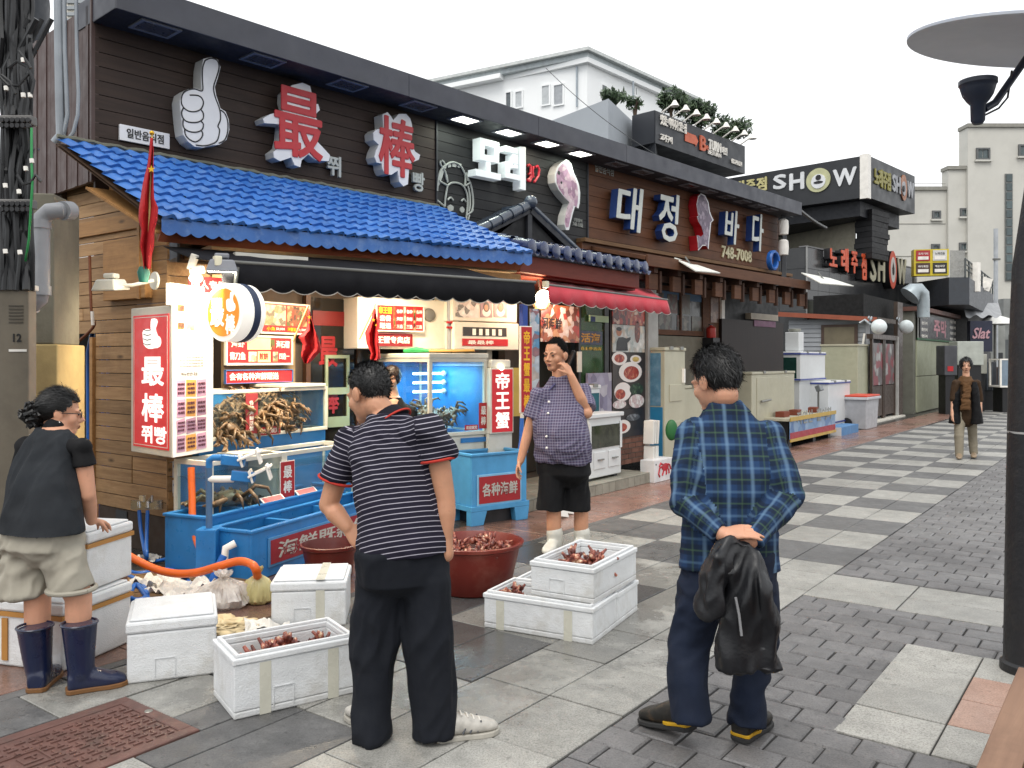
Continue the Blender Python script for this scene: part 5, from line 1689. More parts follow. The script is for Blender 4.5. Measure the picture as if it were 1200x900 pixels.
mb=MB().lathe([(0,.014),(.066,.014),(.07,.006),(.07,0)],(0,0,0),24,'Y')
m_=Matrix.Translation(w0)@Matrix.Rotation(R(-40),4,'Z')@Matrix.Rotation(R(0),4,'X')
mb.v=[tuple(m_@Vector(p))for p in mb.v]
mb.build('wall_plate',M_LAMPW,th,world=True,smooth=True)
f2=V(260,320,6.05)
th=flood('flood_lamp','lit grey floodlight above the round orange sign',tuple(f2),R(20),M_LAMPG,lit=True)
ld=bpy.data.lights.new('flood_light','SPOT');ld.energy=130;ld.spot_size=R(120);ld.spot_blend=.7;ld.color=(1,.88,.66);ld.shadow_soft_size=.08
lo=bpy.data.objects.new('flood_light',ld);COL.objects.link(lo)
lo.location=f2+Vector((-.02,-.1,-.03))
tgt=V(225,400,6.4)
lo.rotation_euler=(Vector(lo.location)-tgt).to_track_quat('Z','Y').to_euler()
f3=V(226,312,6.25)
th=thing('clamp_lamp','cream clamp lamp bracket hanging beside the grey floodlight','lamp',tuple(f3))
MB().obox((0,0,.03),(.05,.05,.12),(0,.3,0)).obox((.03,0,-.03),(.10,.05,.06),(0,-.2,0)).build('bracket',M_LAMPW,th,bevel=.008)
MB().ball((.03,-.02,-.09),.05,10,8,(1,1,.7)).build('bulb',glow('warm_bulb',(1,.85,.6),3),th,smooth=True)
o=thing('banner_strip','small red strip banner behind the grey floodlight','sign',tuple(V(246,334,6.6)),R(35))
MB().box(-.16,.14,0,.01,-.06,.06).build('strip',M_REDP,o)
lettering(o,'国人专用',-.01,0,.26,.07,-.001,M_WPR,.002,.03)
bl_i=0
for u,v,Y,en in((318,352,6.9,42),(470,352,8.2,24),(392,348,7.6,26)):
 c=V(u,v,Y)
 c.z=2.33
 th=thing('batten_lamp',('lit batten lamp under the ceiling over the left crab tanks','lit batten lamp under the ceiling over the corner tank','lit batten lamp under the ceiling before the stall door')[bl_i],'lamp',tuple(c),ST.rz)
 bl_i+=1
 MB().box(-.3,.3,-.03,.03,.015,.05).build('housing',M_LAMPW,th)
 MB().tube([(-.28,0,0),(.28,0,0)],.013,8).build('tube_lamp',glow('batten_tube',(1,.9,.7),9),th)
 ld=bpy.data.lights.new('batten_light','AREA');ld.shape='RECTANGLE';ld.size=.56;ld.size_y=.08;ld.energy=en;ld.color=(1,.85,.62)
 lo=bpy.data.objects.new('batten_light',ld);COL.objects.link(lo);lo.location=c+Vector((0,0,-.03));lo.rotation_euler=(0,0,ST.rz)
ld=bpy.data.lights.new('tank_light','AREA');ld.shape='RECTANGLE';ld.size=.5;ld.size_y=.9;ld.energy=22;ld.color=(.8,.97,1)
lo=bpy.data.objects.new('tank_light',ld);COL.objects.link(lo);lo.location=RT.W(xw/2,.6,gz1-.05);lo.rotation_euler=(0,0,RT.rz)
M_FLAG=mat('red_flag_cloth','b0151c',.8,var=.12,vscale=8,bump=.3,bscale=200)
def flag(name,label,outline,o_,s_,Y,stars,staff=None,folds=5,base=None):
 th=thing(name,label,'flag',tuple(V(o_[0]+outline[0][1]/s_,o_[1]+outline[-1][0]/s_,Y)))
 rows=outline
 n,k=40,14
 vs,fs=[],[]
 for j in range(n+1):
  f=j/n*(len(rows)-1)
  i=min(int(f),len(rows)-2);q=f-i
  v_=rows[i][0]*(1-q)+rows[i+1][0]*q;a=rows[i][1]*(1-q)+rows[i+1][1]*q;b_=rows[i][2]*(1-q)+rows[i+1][2]*q
  for c in range(k+1):
   p=c/k
   dep=.035*math.sin(p*math.pi*folds+j*.13)*min(1,j/6)
   vs.append(V(o_[0]+(a+(b_-a)*p)/s_,o_[1]+v_/s_,Y+dep))
 for j in range(n):
  for c in range(k):
   fs.append((j*(k+1)+c,j*(k+1)+c+1,(j+1)*(k+1)+c+1,(j+1)*(k+1)+c))
 o=MB().add(vs,fs).build('cloth',M_FLAG,th,world=True,smooth=True)
 md_=o.modifiers.new('thick','SOLIDIFY');md_.thickness=.003
 mb=MB()
 for(a,b_,r_)in stars:
  c=V(o_[0]+a/s_,o_[1]+b_/s_,Y-.045)
  pts=[]
  for k_ in range(10):
   rad=r_*(1 if k_%2==0 else .4)
   an=R(90+36*k_)
   pts.append((c.x+rad*math.cos(an),c.z+rad*math.sin(an)))
  mb.prism(pts,c.y-.003,c.y)
 mb.build('star',mat('flag_yellow','e0b020',.7),th,world=True)
 if staff:
  MB().tube([V(o_[0]+a/s_,o_[1]+b_/s_,Y+.02)for a,b_ in staff],.008,8).build('staff',mat('flag_staff','c8b070',.5),th,world=True,smooth=True)
 if base:
  c=V(o_[0]+base[0]/s_,o_[1]+base[1]/s_,Y+.02)
  MB().lathe([(.0,-.05),(.03,-.05),(.045,.02),(.03,.06),(0,.06)],tuple(c),12).build('holder',mat('teal_holder','2a6a5c',.5),th,world=True,smooth=True)
 return th
fl=flag('flag','furled red flag on a staff in front of the blue roof corner',[(70,1055,1075),(160,1048,1080),(260,1035,1080),(400,1005,1080),(500,990,1085),(560,980,1110),(640,975,1105),(720,995,1085),(830,985,1080),(900,1000,1065),(990,1010,1060)],(0,150),6,6.1,[(1065,290,.028)],[(1070,30),(1040,1000)],3,(1010,1035))
MB().ball(V(178,156,6.12),.018,10,8).build('finial',mat('brass_ball','c89a30',.3,.8),fl,world=True,smooth=True)
flag('flag','red flag hanging beside the upper menu board in the stall',[(370,725,735),(440,725,752),(520,715,775),(570,660,795),(620,690,810),(660,685,822),(710,678,775),(755,700,735)],(240,300),6,7.0,[(735,430,.02),(735,468,.012)],[(728,350),(620,600)],3)
flag('flag','red flag hanging before the corner glass tank',[(160,190,200),(220,175,210),(300,140,215),(360,150,218),(420,175,225),(450,170,228),(475,172,190)],(400,330),5,7.75,[(188,225,.018),(203,255,.012)],[(195,150),(105,340)],3)
def hose(name,label,pts,r,m,n=10):
 C=[]
 P=[Vector(p)for p in pts]
 for i in range(len(P)-1):
  p0,p1,p2,p3=P[max(i-1,0)],P[i],P[i+1],P[min(i+2,len(P)-1)]
  for k in range(7):
   q=k/7
   C.append(.5*((2*p1)+(p2-p0)*q+(2*p0-5*p1+4*p2-p3)*q*q+(3*p1-p0-3*p2+p3)*q**3))
 C.append(P[-1])
 return tag(MB().tube(C,r,n).build(name,m,world=True,smooth=True),label,'hose')
M_OR=mat('orange_hose','d8601c',.4,var=.1,dirt=.25,dcol=hx('7a3a18'),dscale=6,bump=.05)
M_BH=mat('blue_hose','1f5fb0',.35)
hose('orange_hose','thick orange hose standing up beside the blue standpipe',[V(224,548,6.3),V(225,580,6.25),V(227,620,6.15),V(240,655,5.95),G(258,678,.03)],.026,M_OR)
hose('orange_hose','thick orange hose curving over the floor litter to the foam box',[V(112,630,5.7),V(126,637,5.65),V(150,651,5.6),V(180,666,5.55),V(205,672,5.5),V(230,671,5.45),V(255,664,5.4),V(278,658,5.4),V(292,660,5.35),V(300,668,5.3),G(304,692,.03)],.026,M_OR)
hose('blue_hose','short blue hose hanging from the left wall tap',[V(163,598,6.55),V(165,620,6.5),V(170,648,6.35),G(173,658,.02)],.014,M_BH)
hose('blue_hose','short blue hose hanging from the right wall tap',[V(173,598,6.5),V(172,625,6.45),V(172,650,6.3),G(176,658,.02),G(205,655,.04),G(222,666,.02),G(240,676,.02)],.014,M_BH)
hose('blue_hose','blue hose snaking from the stacked foam boxes under the orange hose',[G(118,650,.03),G(140,662,.03),G(160,672,.02),G(200,668,.02),G(228,688,.02),G(248,700,.02)],.017,M_BH)
hose('blue_hose','blue hose looped beside the brown crate',[G(118,672,.03),G(140,672,.02),G(160,680,.02),G(172,695,.02),G(165,703,.02),G(152,700,.02),G(160,685,.03),G(176,705,.02),G(190,716,.02)],.017,M_BH)
tp=thing('water_tap','pair of chrome taps on the plank wall feeding blue hoses','tap',tuple(V(170,590,6.6)))
M_CHR=mat('chrome','b0b0b0',.25,.9,bump=.05)
for u in(163,173):
 c=V(u,592,6.52)
 MB().tube([V(u+4,584,6.62),c+Vector((.0,0,.02)),c+Vector((0,0,-.02))],.012,8).build('spout',M_CHR,tp,world=True,smooth=True)
 MB().tube([c+Vector((.02,.03,.02)),c+Vector((.02,.03,.07))],.010,8).build('handle',M_CHR,tp,world=True,smooth=True)
MB().lathe([(0,0),(.025,0),(.025,.04),(0,.04)],tuple(V(167,587,6.56)),12).build('cap',mat('beige_cap','b8a88a',.6),tp,world=True)
MB().box(-.12,.12,.02,.05,-.05,.02).build('manifold',M_CHR,tp)
hose('rusty_pipe','thin rusty pipe running down the stall side planks',[V(105,300,7.15),V(107,365,7.1),V(110,382,7.05),V(90,402,7.1)],.012,mat('rust_pipe','6a3a20',.7,bump=.3))
for k,(u,v)in enumerate(((108.5,373),(90,417))):
 o=MB().tube([V(u-.5,v-8,7.0),V(u+.5,v+8,7.0)],.014,8).build('pipe_sleeve',M_WPR,world=True,smooth=True)
 tag(o,('upper white plastic sleeve on the rusty wall pipe','lower white plastic sleeve below the rusty wall pipe')[k],'pipe')
M_PAPER=mat('crumpled_paper','d4d0c8',.7,var=.05,bump=.3,bscale=20)
t=NT('plastic_bag')
b_=t.bsdf(t.ramp(t.noise(t.obj(),9,5),[(.3,hx('c8beb4')),(.7,hx('e4ded8'))]),.22,0,t.bump(t.noise(t.obj(),22,5),.7,.006),.6)
tr_=t.new('ShaderNodeBsdfTransparent');tr_.inputs[0].default_value=(.95,.94,.93,1)
ms_=t.new('ShaderNodeMixShader')
t.l.new(t.ramp(t.noise(t.obj(),14,4),[(.35,.25),(.65,.6)]),ms_.inputs[0]);t.l.new(b_.outputs[0],ms_.inputs[1]);t.l.new(tr_.outputs[0],ms_.inputs[2])
t.l.new(ms_.outputs[0],t.out.inputs['Surface'])
M_BAG=t.m
def crumple(name,label,cat,c,s,m,seed,sub=44,amp=.32,flat=1.0):
 mb=MB()
 mb.ball((0,0,0),1.0,sub,sub//2)
 vs=[]
 for p in mb.v:
  q=Vector(p)
  f=1+amp*noise.noise(q*1.7+Vector((seed,0,0)))+amp*(.5-1.5*abs(noise.noise(q*3.1+Vector((0,seed,0)))))+.7*amp*(.4-1.4*abs(noise.noise(q*6.3+Vector((0,seed,3)))))+.3*amp*noise.noise(q*14+Vector((seed,2,3)))
  q=q*f
  z=q.z*s[2]+s[2]*.75
  vs.append((q.x*s[0],q.y*s[1],max(z,.003)))
 mb.v=vs
 o=mb.build(name,m,loc=tuple(c),smooth=True)
 o.data.set_sharp_from_angle(angle=R(180))
 return tag(o,label,cat)
crumple('rubber_gloves','cream rubber gloves dropped between the foam boxes','gloves',G(262,738,0),(.17,.10,.03),mat('cream_rubber','c8b48c',.5),5.0,44,.7)
def paper(label,c,w,m,seed):
 g=random.Random(seed)
 a0=g.uniform(0,3)
 def fn(a,b):
  x,y=(a-.5)*2*w,(b-.5)*1.6*w
  q=Vector((x,y,0))*7+Vector((seed,0,0))
  z=.05+.09*(abs(noise.noise(q))+.6*abs(noise.noise(q*2.1))-.1)+.02*noise.noise(q*5)
  x2=x*(1-.25*abs(noise.noise(q*.6)))
  return(x2*math.cos(a0)-y*math.sin(a0),x2*math.sin(a0)+y*math.cos(a0),max(z-.03,.004))
 o=MB().grid(fn,26,22).build('waste_paper',m,loc=tuple(c))
 md_=o.modifiers.new('thick','SOLIDIFY');md_.thickness=.0015
 return tag(o,label,'paper')
def bag(label,c,r,h,m,seed):
 g=random.Random(seed)
 prof=[(.0,.0),(.75,.01),(.97,.12),(1.0,.3),(.93,.5),(.72,.68),(.42,.82),(.16,.90),(.13,.94),(.30,1.04),(.36,1.12)]
 n=72
 vs,fs=[],[]
 for rr,z in prof:
  for k in range(n):
   a=2*math.pi*k/n
   d=Vector((math.cos(a),math.sin(a),z*1.5))
   pl=(.10 if r>.1 else .03)*math.sin(a*9+5*noise.noise(d*2+Vector((seed,0,0))))*min(1,z*1.6+.1)+.05*math.sin(a*23+4*noise.noise(d*3))
   lump=.26*noise.noise(d*1.9+Vector((0,seed,0)))+.10*(1-2*abs(noise.noise(d*4.1+Vector((seed,1,0)))))
   f=rr*r*(1+pl+lump)
   vs.append((f*math.cos(a),f*math.sin(a)*.85,max(0,z*h*(1+.10*noise.noise(d*2.4)))))
 for i in range(len(prof)-1):
  for k in range(n):
   fs.append((i*n+k,i*n+(k+1)%n,(i+1)*n+(k+1)%n,(i+1)*n+k))
 o=MB().add(vs,fs).build('plastic_bag',m,loc=tuple(c),smooth=True)
 return tag(o,label,'bag')
for k,(u,v,w_,lab)in enumerate(((188,686,.13,'crumpled white paper lying on the blue hoses'),(208,694,.15,'printed white paper sheet crumpled by the plastic bag'),(222,712,.16,'crumpled white paper behind the left foam box'),(172,660,.08,'small white paper scrap under the orange hose'),(312,745,.10,'folded white paper under the edge of the far foam box'))):
 paper(lab,G(u,v,0),w_*1.25,M_PAPER,20.0+k*3)
bag('knotted translucent plastic bag of rubbish beside the foam box',G(262,710,0),.15,.19,M_BAG,3.0)
bag('yellow plastic bag leaning on the foam box',G(302,706,0),.09,.20,mat('yellow_bag','b4aa78',.35,bump=.6,bscale=20),9.0)
pal=thing('pallet','weathered flat wooden boards lying by the plank wall','pallet',tuple(G(175,690,0)),R(25))
for k in range(5):
 MB().box(-.6,.7,-.3+k*.16,-.16+k*.16,.0,.022).build('board',wood('old_board','6a5238','8a6c4a',.8,1,'X',.2),pal)
o=tag(MB().box(-.15,.15,-.16,.16,0,.24).build('wooden_crate',wood('crate_wood','5a3c28','6e4a32',.75,1,'X',.1),loc=tuple(G(116,712,0)),rot=(0,0,R(20)),bevel=.006),'brown wooden crate behind the stacked foam boxes','crate')
## neighbour restaurant front, freezers, street-side clutter
rest=FS.thing('restaurant_front','open brown timber restaurant front under the pale lettered wall','building')
M_EAVE=wood('eave_wood','54382a','6e4a34',.7,1,'X',.12,False)
M_EAVED=wood('eave_wood_dark','3a2820','4e362a',.75,1,'X',.12,False)
ye=-1.0
xe0,xe1=FS.X(757,ye),FS.X(948,ye)
ze_=(FS.P(778,312,ye)[1]+FS.P(945,324,ye)[1])/2
MB().slab((xe0,ye,ze_),(xe1,ye,ze_),(xe1,-.0,3.14),(xe0,-.0,3.14),.05).build('eave_roof',M_EAVE,rest)
MB().box(xe0,xe1,ye-.03,ye+.0,ze_-.13,ze_+.02).build('fascia_board',M_EAVE,rest,bevel=.005)
for k in range(9):
 x=xe0+.25+k*(xe1-xe0-.4)/8
 MB().box(x,x+.09,ye+.03,-.05,ze_-.20,ze_-.09).build('rafter',M_EAVED,rest)
 MB().box(x-.05,x+.17,ye+.08,ye+.14,ze_-.42,ze_-.205).build('hanging_block',M_EAVE,rest,bevel=.004)
 MB().box(x+.19,x+.24,ye+.06,ye+.12,ze_-.46,ze_-.16).build('hanging_block',M_EAVED,rest,bevel=.004)
MB().box(xe0,xe1,ye+.2,ye+.27,ze_-.28,ze_-.2).build('purlin',M_EAVED,rest)
yw2=-.04
def rect(fr,u0,v0,u1,v1,y):return boxP(fr,u0,v0,u1,v1,y)
wd=FS.thing('shop_window','wood framed window with faded menu prints in the restaurant front','window')
cx,cz,w,h=rect(FS,764,337,824,393,yw2)
for a,b_,c,d in((cx-w/2,cx+w/2,cz-h/2,cz-h/2+.08),(cx-w/2,cx+w/2,cz+h/2-.07,cz+h/2),(cx-w/2,cx-w/2+.06,cz-h/2+.081,cz+h/2-.071),(cx+w/2-.09,cx+w/2,cz-h/2+.081,cz+h/2-.071),(cx-.02,cx+.02,cz-h/2+.081,cz+h/2-.071)):
 MB().box(a,b_,yw2-.05,yw2,c,d).build('frame',M_EAVE,wd)
MB().box(cx-w/2+.05,cx+w/2-.05,yw2-.02,yw2-.012,cz-h/2+.05,cz+h/2-.05).build('pane',mat('dusty_dark_glass','3a3c3c',.15,var=.4,bump=0),wd)
MB().box(cx-w/2+.05,cx+w/2-.1,yw2-.026,yw2-.021,cz+h/2-.2,cz+h/2-.08).build('blue_strip',mat('faded_blue','4a6a8a',.5),wd)
FADED=[print_mat('faded_%d'%i,c,10,seed=i*2.2)for i,c in enumerate((['7a7468','5a5850','8a8478','6a5048','4a4a46'],['6a6058','7a4a40','8a8274','50504c'],['74766c','5a5e58','888678','6a5a50']))]
for k,(u0,v0,u1,v1)in enumerate(((766,343,776,362),(780,345,792,367),(794,345,807,368),(770,369,786,389),(792,370,806,389),(809,371,821,389))):
 a,b_,c,d=rect(FS,u0,v0,u1,v1,yw2)
 MB().box(a-c/2,a+c/2,yw2-.028,yw2-.022,b_-d/2,b_+d/2).build('menu_print',FADED[k%3],wd)
def wallbox(par,name,u0,v0,u1,v1,y0,y1,m,fr=FS,bevel=0.0):
 a,b_,c,d=rect(fr,u0,v0,u1,v1,y0)
 return MB().box(a-c/2,a+c/2,y0,y1,b_-d/2,b_+d/2).build(name,m,par,bevel=bevel)
wallbox(rest,'post',825,330,844,500,-.08,.02,M_EAVE)
wallbox(rest,'counter_wall',762,394,828,470,-.10,.02,mat('beige_lower_wall','6a6456',.7,dirt=.4))
wallbox(rest,'dark_opening',846,334,912,500,-.05,-.03,mat('dark_opening','16181a',.6,var=.3))
wallbox(rest,'white_pipe',846,337,849.5,380,-.12,-.08,M_WPR)
o=wallbox(None,'food_poster',833,349,842,378,-.09,-.082,print_mat('wall_poster2',['7a5040','8a6a58','5a3a30','9a8070'],12,seed=4));o.location=FS.W(0,0);o.rotation_euler=(0,0,FS.rz)
tag(o,'narrow faded poster on the timber post of the restaurant','poster')
ex=FS.thing('fire_extinguisher','red fire extinguisher against the restaurant post','extinguisher')
a,b_,c,d=rect(FS,830,381,836.5,396,-.2)
MB().lathe([(0,b_-d/2),(.075,b_-d/2),(.08,b_-d/2+.02),(.08,b_+d*.25),(.05,b_+d*.38),(.025,b_+d*.42),(.02,b_+d/2),(0,b_+d/2)],(a,-.2,0),16).build('cylinder',mat('ext_red','a02820',.35),ex,smooth=True)
MB().box(a-.06,a+.04,-.22,-.18,b_+d*.5,b_+d*.56).build('handle',M_BLACK,ex)
MB().box(a-.11,a+.11,-.3,-.1,b_-d/2-.62,b_-d/2).build('stand',M_BLACK,ex)
ct=FS.thing('counter','dark brown counter with beige top inside the restaurant opening','counter')
wallbox(ct,'body',846,376,918,480,-.14,-.06,wood('counter_wood','1c1412','281a16',.5,1,'Z',.1,False))
wallbox(ct,'top',880,368,912,375,-.17,-.06,mat('beige_top','9a9080',.5))
wallbox(ct,'purple_sign',884,376,909,383,-.152,-.141,mat('purple_sign','6a3a5a',.5))
for k,(u0,u1,v,lab)in enumerate(((797,826,310,'small white tilted lamp shade hung on the brown timber eave'),(946,985,326,'white tilted sheet canopy at the far end of the eave'))):
 a,b_=FS.P(u0,v,ye-.1),FS.P(u1,v+6,ye-.1)
 th=FS.thing('tilted_shade',lab,'shade')
 MB().slab((a[0],ye-.35,a[1]-.10),(b_[0],ye-.35,b_[1]-.06),(b_[0]-.1,ye+.05,b_[1]+.10),(a[0]+.1,ye+.05,a[1]+.12),.02).build('shade',mat('shade_white','d8d8d0',.5),th,bevel=.005)
 MB().tube([((a[0]+b_[0])/2,ye-.1,b_[1]),((a[0]+b_[0])/2,ye+.02,b_[1]+.16)],.012,6).build('bracket',M_BAR,th)
cb=FS.thing('cable_riser','bundle of grey cables with white insulators at the end of the sign wall','cables')
xr_=FS.X(916,-.15)
for k in range(4):
 MB().tube([(xr_+k*.05,-.15,3.0),(xr_+k*.05+.02,-.16,3.8),(xr_+k*.04,-.15,4.6)],.02,6).build('cable',mat('grey_cable','3a3c40',.5),cb,smooth=True)
for v in(266,290):
 a=FS.P(918,v,-.25)
 MB().lathe([(0,-.14),(.09,-.14),(.10,.0),(.09,.12),(.05,.15),(0,.15)],(a[0],-.25,a[1]),14).build('insulator',M_WPR,cb,smooth=True)
a=FS.P(908,305,-.3)
mb=MB()
mb.tube([(a[0]+.16*math.cos(t_*.5),-.3+t_*.002,a[1]+.16*math.sin(t_*.5))for t_ in range(0,40)],.03,6)
mb.build('blue_coil',M_BH,cb,smooth=True)
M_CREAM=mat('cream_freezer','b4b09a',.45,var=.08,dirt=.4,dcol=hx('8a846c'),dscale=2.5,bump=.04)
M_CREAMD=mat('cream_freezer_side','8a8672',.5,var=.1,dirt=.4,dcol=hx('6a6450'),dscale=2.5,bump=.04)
M_FWHITE=mat('freezer_white','d0d2d2',.4,var=.05,dirt=.25,dcol=hx('9a9a94'),dscale=2.5,bump=.03)
def cab(name,label,ul,um,ur,vt,vb,yf,cat='freezer',m=M_CREAM,lid=True,handles=True,fr=GF,bevel=.012,zmin=None):
 x0,x1=fr.X(um,yf),fr.X(ur,yf)
 k=(ul-600)/F
 bx,by=fr.o[0]+fr.s[0]*x0,fr.o[1]+fr.s[1]*x0
 yb_=(bx-k*by)/(k*fr.i[1]-fr.i[0])
 z1,z0=fr.P(um,vt,yf)[1],fr.P(um,vb,yf)[1]
 if zmin is not None:z0=zmin
 th=fr.thing(name,label,cat,x0,yf,0)
 L,D=x1-x0,max(yb_-yf,.15)
 MB().box(0,L,0,D,z0,z1-(.05 if lid else 0)).build('body',m,th,bevel=bevel)
 if lid:
  MB().box(-.012,L+.012,-.014,D+.01,z1-.048,z1).build('lid',m,th,bevel=.012)
  for q in(.25,.75):
   MB().box(L*q-.05,L*q+.05,-.03,.06,z1-.03,z1+.015).build('hinge',mat('hinge_steel','8a8a86',.4,.6),th)
 return th,L,D,z0,z1
th,L,D,z0,z1=cab('tank_cupboard','tall cream cupboard with a blue water side beside the grey pillar',757,779,803,407,545,5.35,'cupboard',lid=True)
MB().box(-.008,-.001,.06,D-.06,z0+(z1-z0)*.50,z1-.08).build('blue_window',mat('old_blue_glass','5a86a0',.2,var=.25,vscale=8,dirt=.5,dcol=hx('8aa4b0'),dscale=8),th)
MB().box(-.010,-.001,.03,D-.03,z0+.02,z0+(z1-z0)*.49).build('blue_panel',mat('cupboard_blue','2a7aa4',.4,dirt=.3),th)
for q in(.30,.62):
 MB().box(L*.2,L*.8,-.012,-.001,z0+(z1-z0)*q-.14,z0+(z1-z0)*q+.1).build('door_panel',M_CREAM,th,bevel=.006)
MB().box(L*.82,L*.88,-.04,-.001,z1-.5,z1-.3).build('handle',M_WPR,th)
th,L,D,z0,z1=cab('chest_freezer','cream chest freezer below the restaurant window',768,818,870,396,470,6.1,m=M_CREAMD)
th,L,D,z0,z1=cab('chest_freezer','low cream chest freezer half hidden by the man in plaid',790,798,850,452,520,5.5)
th,L,D,z0,z1=cab('chest_freezer','large cream chest freezer behind the plaid shirt shoulder',852,881,931,436,515,5.45)
MB().box(L*.10,L*.98,-.010,-.001,z0+.25,z1-.1).build('door_panel',M_CREAM,th,bevel=.01)
MB().tube([(L*.16,-.04,z1-.52),(L*.34,-.06,z1-.50)],.02,8).build('handle',mat('hinge_steel','8a8a86',.4,.6),th,smooth=True)
th,L,D,z0,z1=cab('freezer','lower white freezer with blue lines under the green glass tank',926,971,996,447,515,5.4,m=M_FWHITE)
for z_ in(z1-.06,z0+.32):
 MB().box(-.014,L+.014,-.018,-.0145,z_,z_+.03).build('blue_line',mat('line_blue','2a3a8a',.4),th)
 MB().box(-.0165,-.0125,-.01,D,z_,z_+.03).build('blue_line',mat('line_blue','2a3a8a',.4),th)
zl=z1
th,L,D,z0,z1=cab('tank_cupboard','white tank cupboard with dark green glass on the lower freezer',899,938,967,412,447,5.75,'cupboard',m=M_FWHITE)
MB().box(-.006,-.001,.08,D-.08,z0+.06,z1-.12).build('green_glass',mat('dark_green_glass','1e3a34',.08,var=.3,bump=0),th)
for z_ in(z1-.06,z0+.02):
 MB().box(-.014,L+.014,-.018,-.0145,z_,z_+.03).build('blue_line',mat('line_blue','2a3a8a',.4),th)
 MB().box(-.0165,-.0125,-.01,D,z_,z_+.03).build('blue_line',mat('line_blue','2a3a8a',.4),th)
MB().box(.03,L-.03,.03,D-.03,.0,z0-.001).build('stand',M_FWHITE,th)
th,L,D,z0,z1=cab('machine_box','small white machine box on top of the tank cupboard',920,936,942,389,411,5.85,'machine',m=M_FWHITE,lid=False)
MB().lathe([(.10,z1),(.13,z1+.03),(.13,z1+.07),(.0,z1+.08)],(L/2,D/2,0),16).build('cap',mat('grey_cap','8a8a80',.5),th,smooth=True)
MB().box(.01,L-.01,.01,D-.01,z0-.10,z0-.001).build('foot',M_FWHITE,th)
th,L,D,z0,z1=cab('storage_cabinet','pale olive storage cabinet beside the glass kiosk door',962,1005,1018,405,500,5.55,'cabinet',m=mat('olive_cream','a4a48c',.5,var=.08,dirt=.35,dcol=hx('7a7a60'),dscale=2),lid=False)
MB().box(-.02,L+.02,-.03,D+.02,z1,z1+.04).build('top',M_CREAM,th)
for k in range(6):
 v0=466+(k//3)*30
 p=GF.P(757+(k%3)*3.5,540-(k//3)*34,5.1)
 o=MB().box(-.02,.02,-.07,.07,0,.30).build('foam_cover',mat('foam_white','d4d2cc',.7,var=.05,dirt=.25,dcol=hx('a8a498'),dscale=5,bump=.2,bscale=150),loc=GF.W(GF.X(758,5.1)+.05+(k%3)*.06,5.1,.13+(k//3)*.33),rot=(R(RNG.uniform(-4,4)),R(RNG.uniform(2,9)),GF.rz),bevel=.006)
 tag(o,'upright white foam lid stacked against the grey pillar','foam lid','foam lids by the pillar')
th,L,D,z0,z1=cab('tank_cupboard','small white seafood tank on the tiled step',668,690,728,491,566,4.98+.16,'fish tank',m=M_FWHITE,lid=False,zmin=.16)
stt=th
zg0,zg1=GF.P(690,527,5.14)[1],GF.P(690,500,5.14)[1]
MB().box(.03,L-.05,-.010,-.002,zg0,zg1).build('glass',mat('murky_glass','3a3c30',.08,var=.5,vscale=9,bump=0),th)
MB().box(-.02,L+.02,-.03,D+.02,z1+.001,z1+.05).build('lid',M_FWHITE,th,bevel=.008)
for q in(.14,.58):
 MB().box(L*q,L*q+.26,-.012,-.001,.26,.46).build('drawer',M_FWHITE,th,bevel=.006)
 MB().box(L*q+.07,L*q+.19,-.035,-.0125,.36,.375).build('handle',mat('hinge_steel','8a8a86',.4,.6),th)
for a,b_ in((.0,.04),(L-.05,L)):
 MB().box(a,b_,-.013,-.0015,zg0-.03,zg1+.03).build('post',M_FWHITE,th)
for x in(.05,L-.12):
 MB().box(x,x+.07,.03,D-.03,.131,.159).build('foot',M_BLACK,th)
o2_,L2,D2,a0,a1=cab('fish_tank','upper small glass tank stacked behind the white step tank',655,675,703,452,490,5.45,'fish tank',m=M_FWHITE,lid=True)
MB().box(.03,L2-.03,-.008,-.001,a0+.06,a1-.1).build('glass',mat('teal_glass','2a5a64',.08,var=.4,bump=0),o2_)
MB().box(.02,L2-.02,.02,D2-.02,.131,a0-.001).build('stand',M_FWHITE,o2_)
cbx=GF.thing('crab_box','white box printed with a red crab beside the tiled step','box')
x0,x1=GF.X(767,4.92),GF.X(789,4.92)
zt_c=GF.P(778,538,4.92)[1]
MB().box(x0,x1,4.92,5.12,0,zt_c).build('carton',mat('carton_white','d4d4d4',.6),cbx,bevel=.004)
mb=MB()
cxx,czz=(x0+x1)/2,zt_c*.52
mb.ball((0,0,0),1,14,7)
mb.v=[(cxx+.03+p[0]*.10,4.918-max(0,-p[1])*.003,czz+.03+p[2]*.05)for p in mb.v]
mb.build('crab_print',mat('crab_red_print','b01c2c',.5,bump=0),cbx)
for pts in([(-.06,.04),(-.13,.03),(-.16,-.04),(-.13,-.08)],[(-.05,.07),(-.1,.09),(-.14,.05)],[(.1,.06),(.15,.05),(.18,-.01)],[(-.02,-.01),(-.06,-.07)],[(.06,-.01),(.05,-.07)],[(.12,0),(.13,-.06)]):
 MB().tube([(cxx+a,4.917,czz+b_)for a,b_ in pts],.012,5).build('crab_print',mat('crab_red_print','b01c2c',.5,bump=0),cbx)
MB().lathe([(0,.003),(.012,.003),(.012,0)],(x0+.04,4.9195,zt_c-.05),10,'Y').build('hole',M_BLACK,cbx)
o=MB().ball((0,0,0),.075,14,10,(1,.6,1.7)).build('net_float',mat('green_float','1c5a2c',.6,bump=.4),loc=tuple(V(787,504,10.3)),smooth=True)
tag(o,'dark green net bundle beside the man in plaid','net')
o=thing('foam_sheet','white foam panels leaning behind the phone caller','panel',tuple(G(648,608,0)),GF.rz)
for k in range(3):
 MB().obox((.12+k*.18,.0+k*.05,.13),(.16,.02,.28),(R(-28),R(12),0)).build('panel',mat('foam_white','d4d2cc',.7),o,bevel=.004)
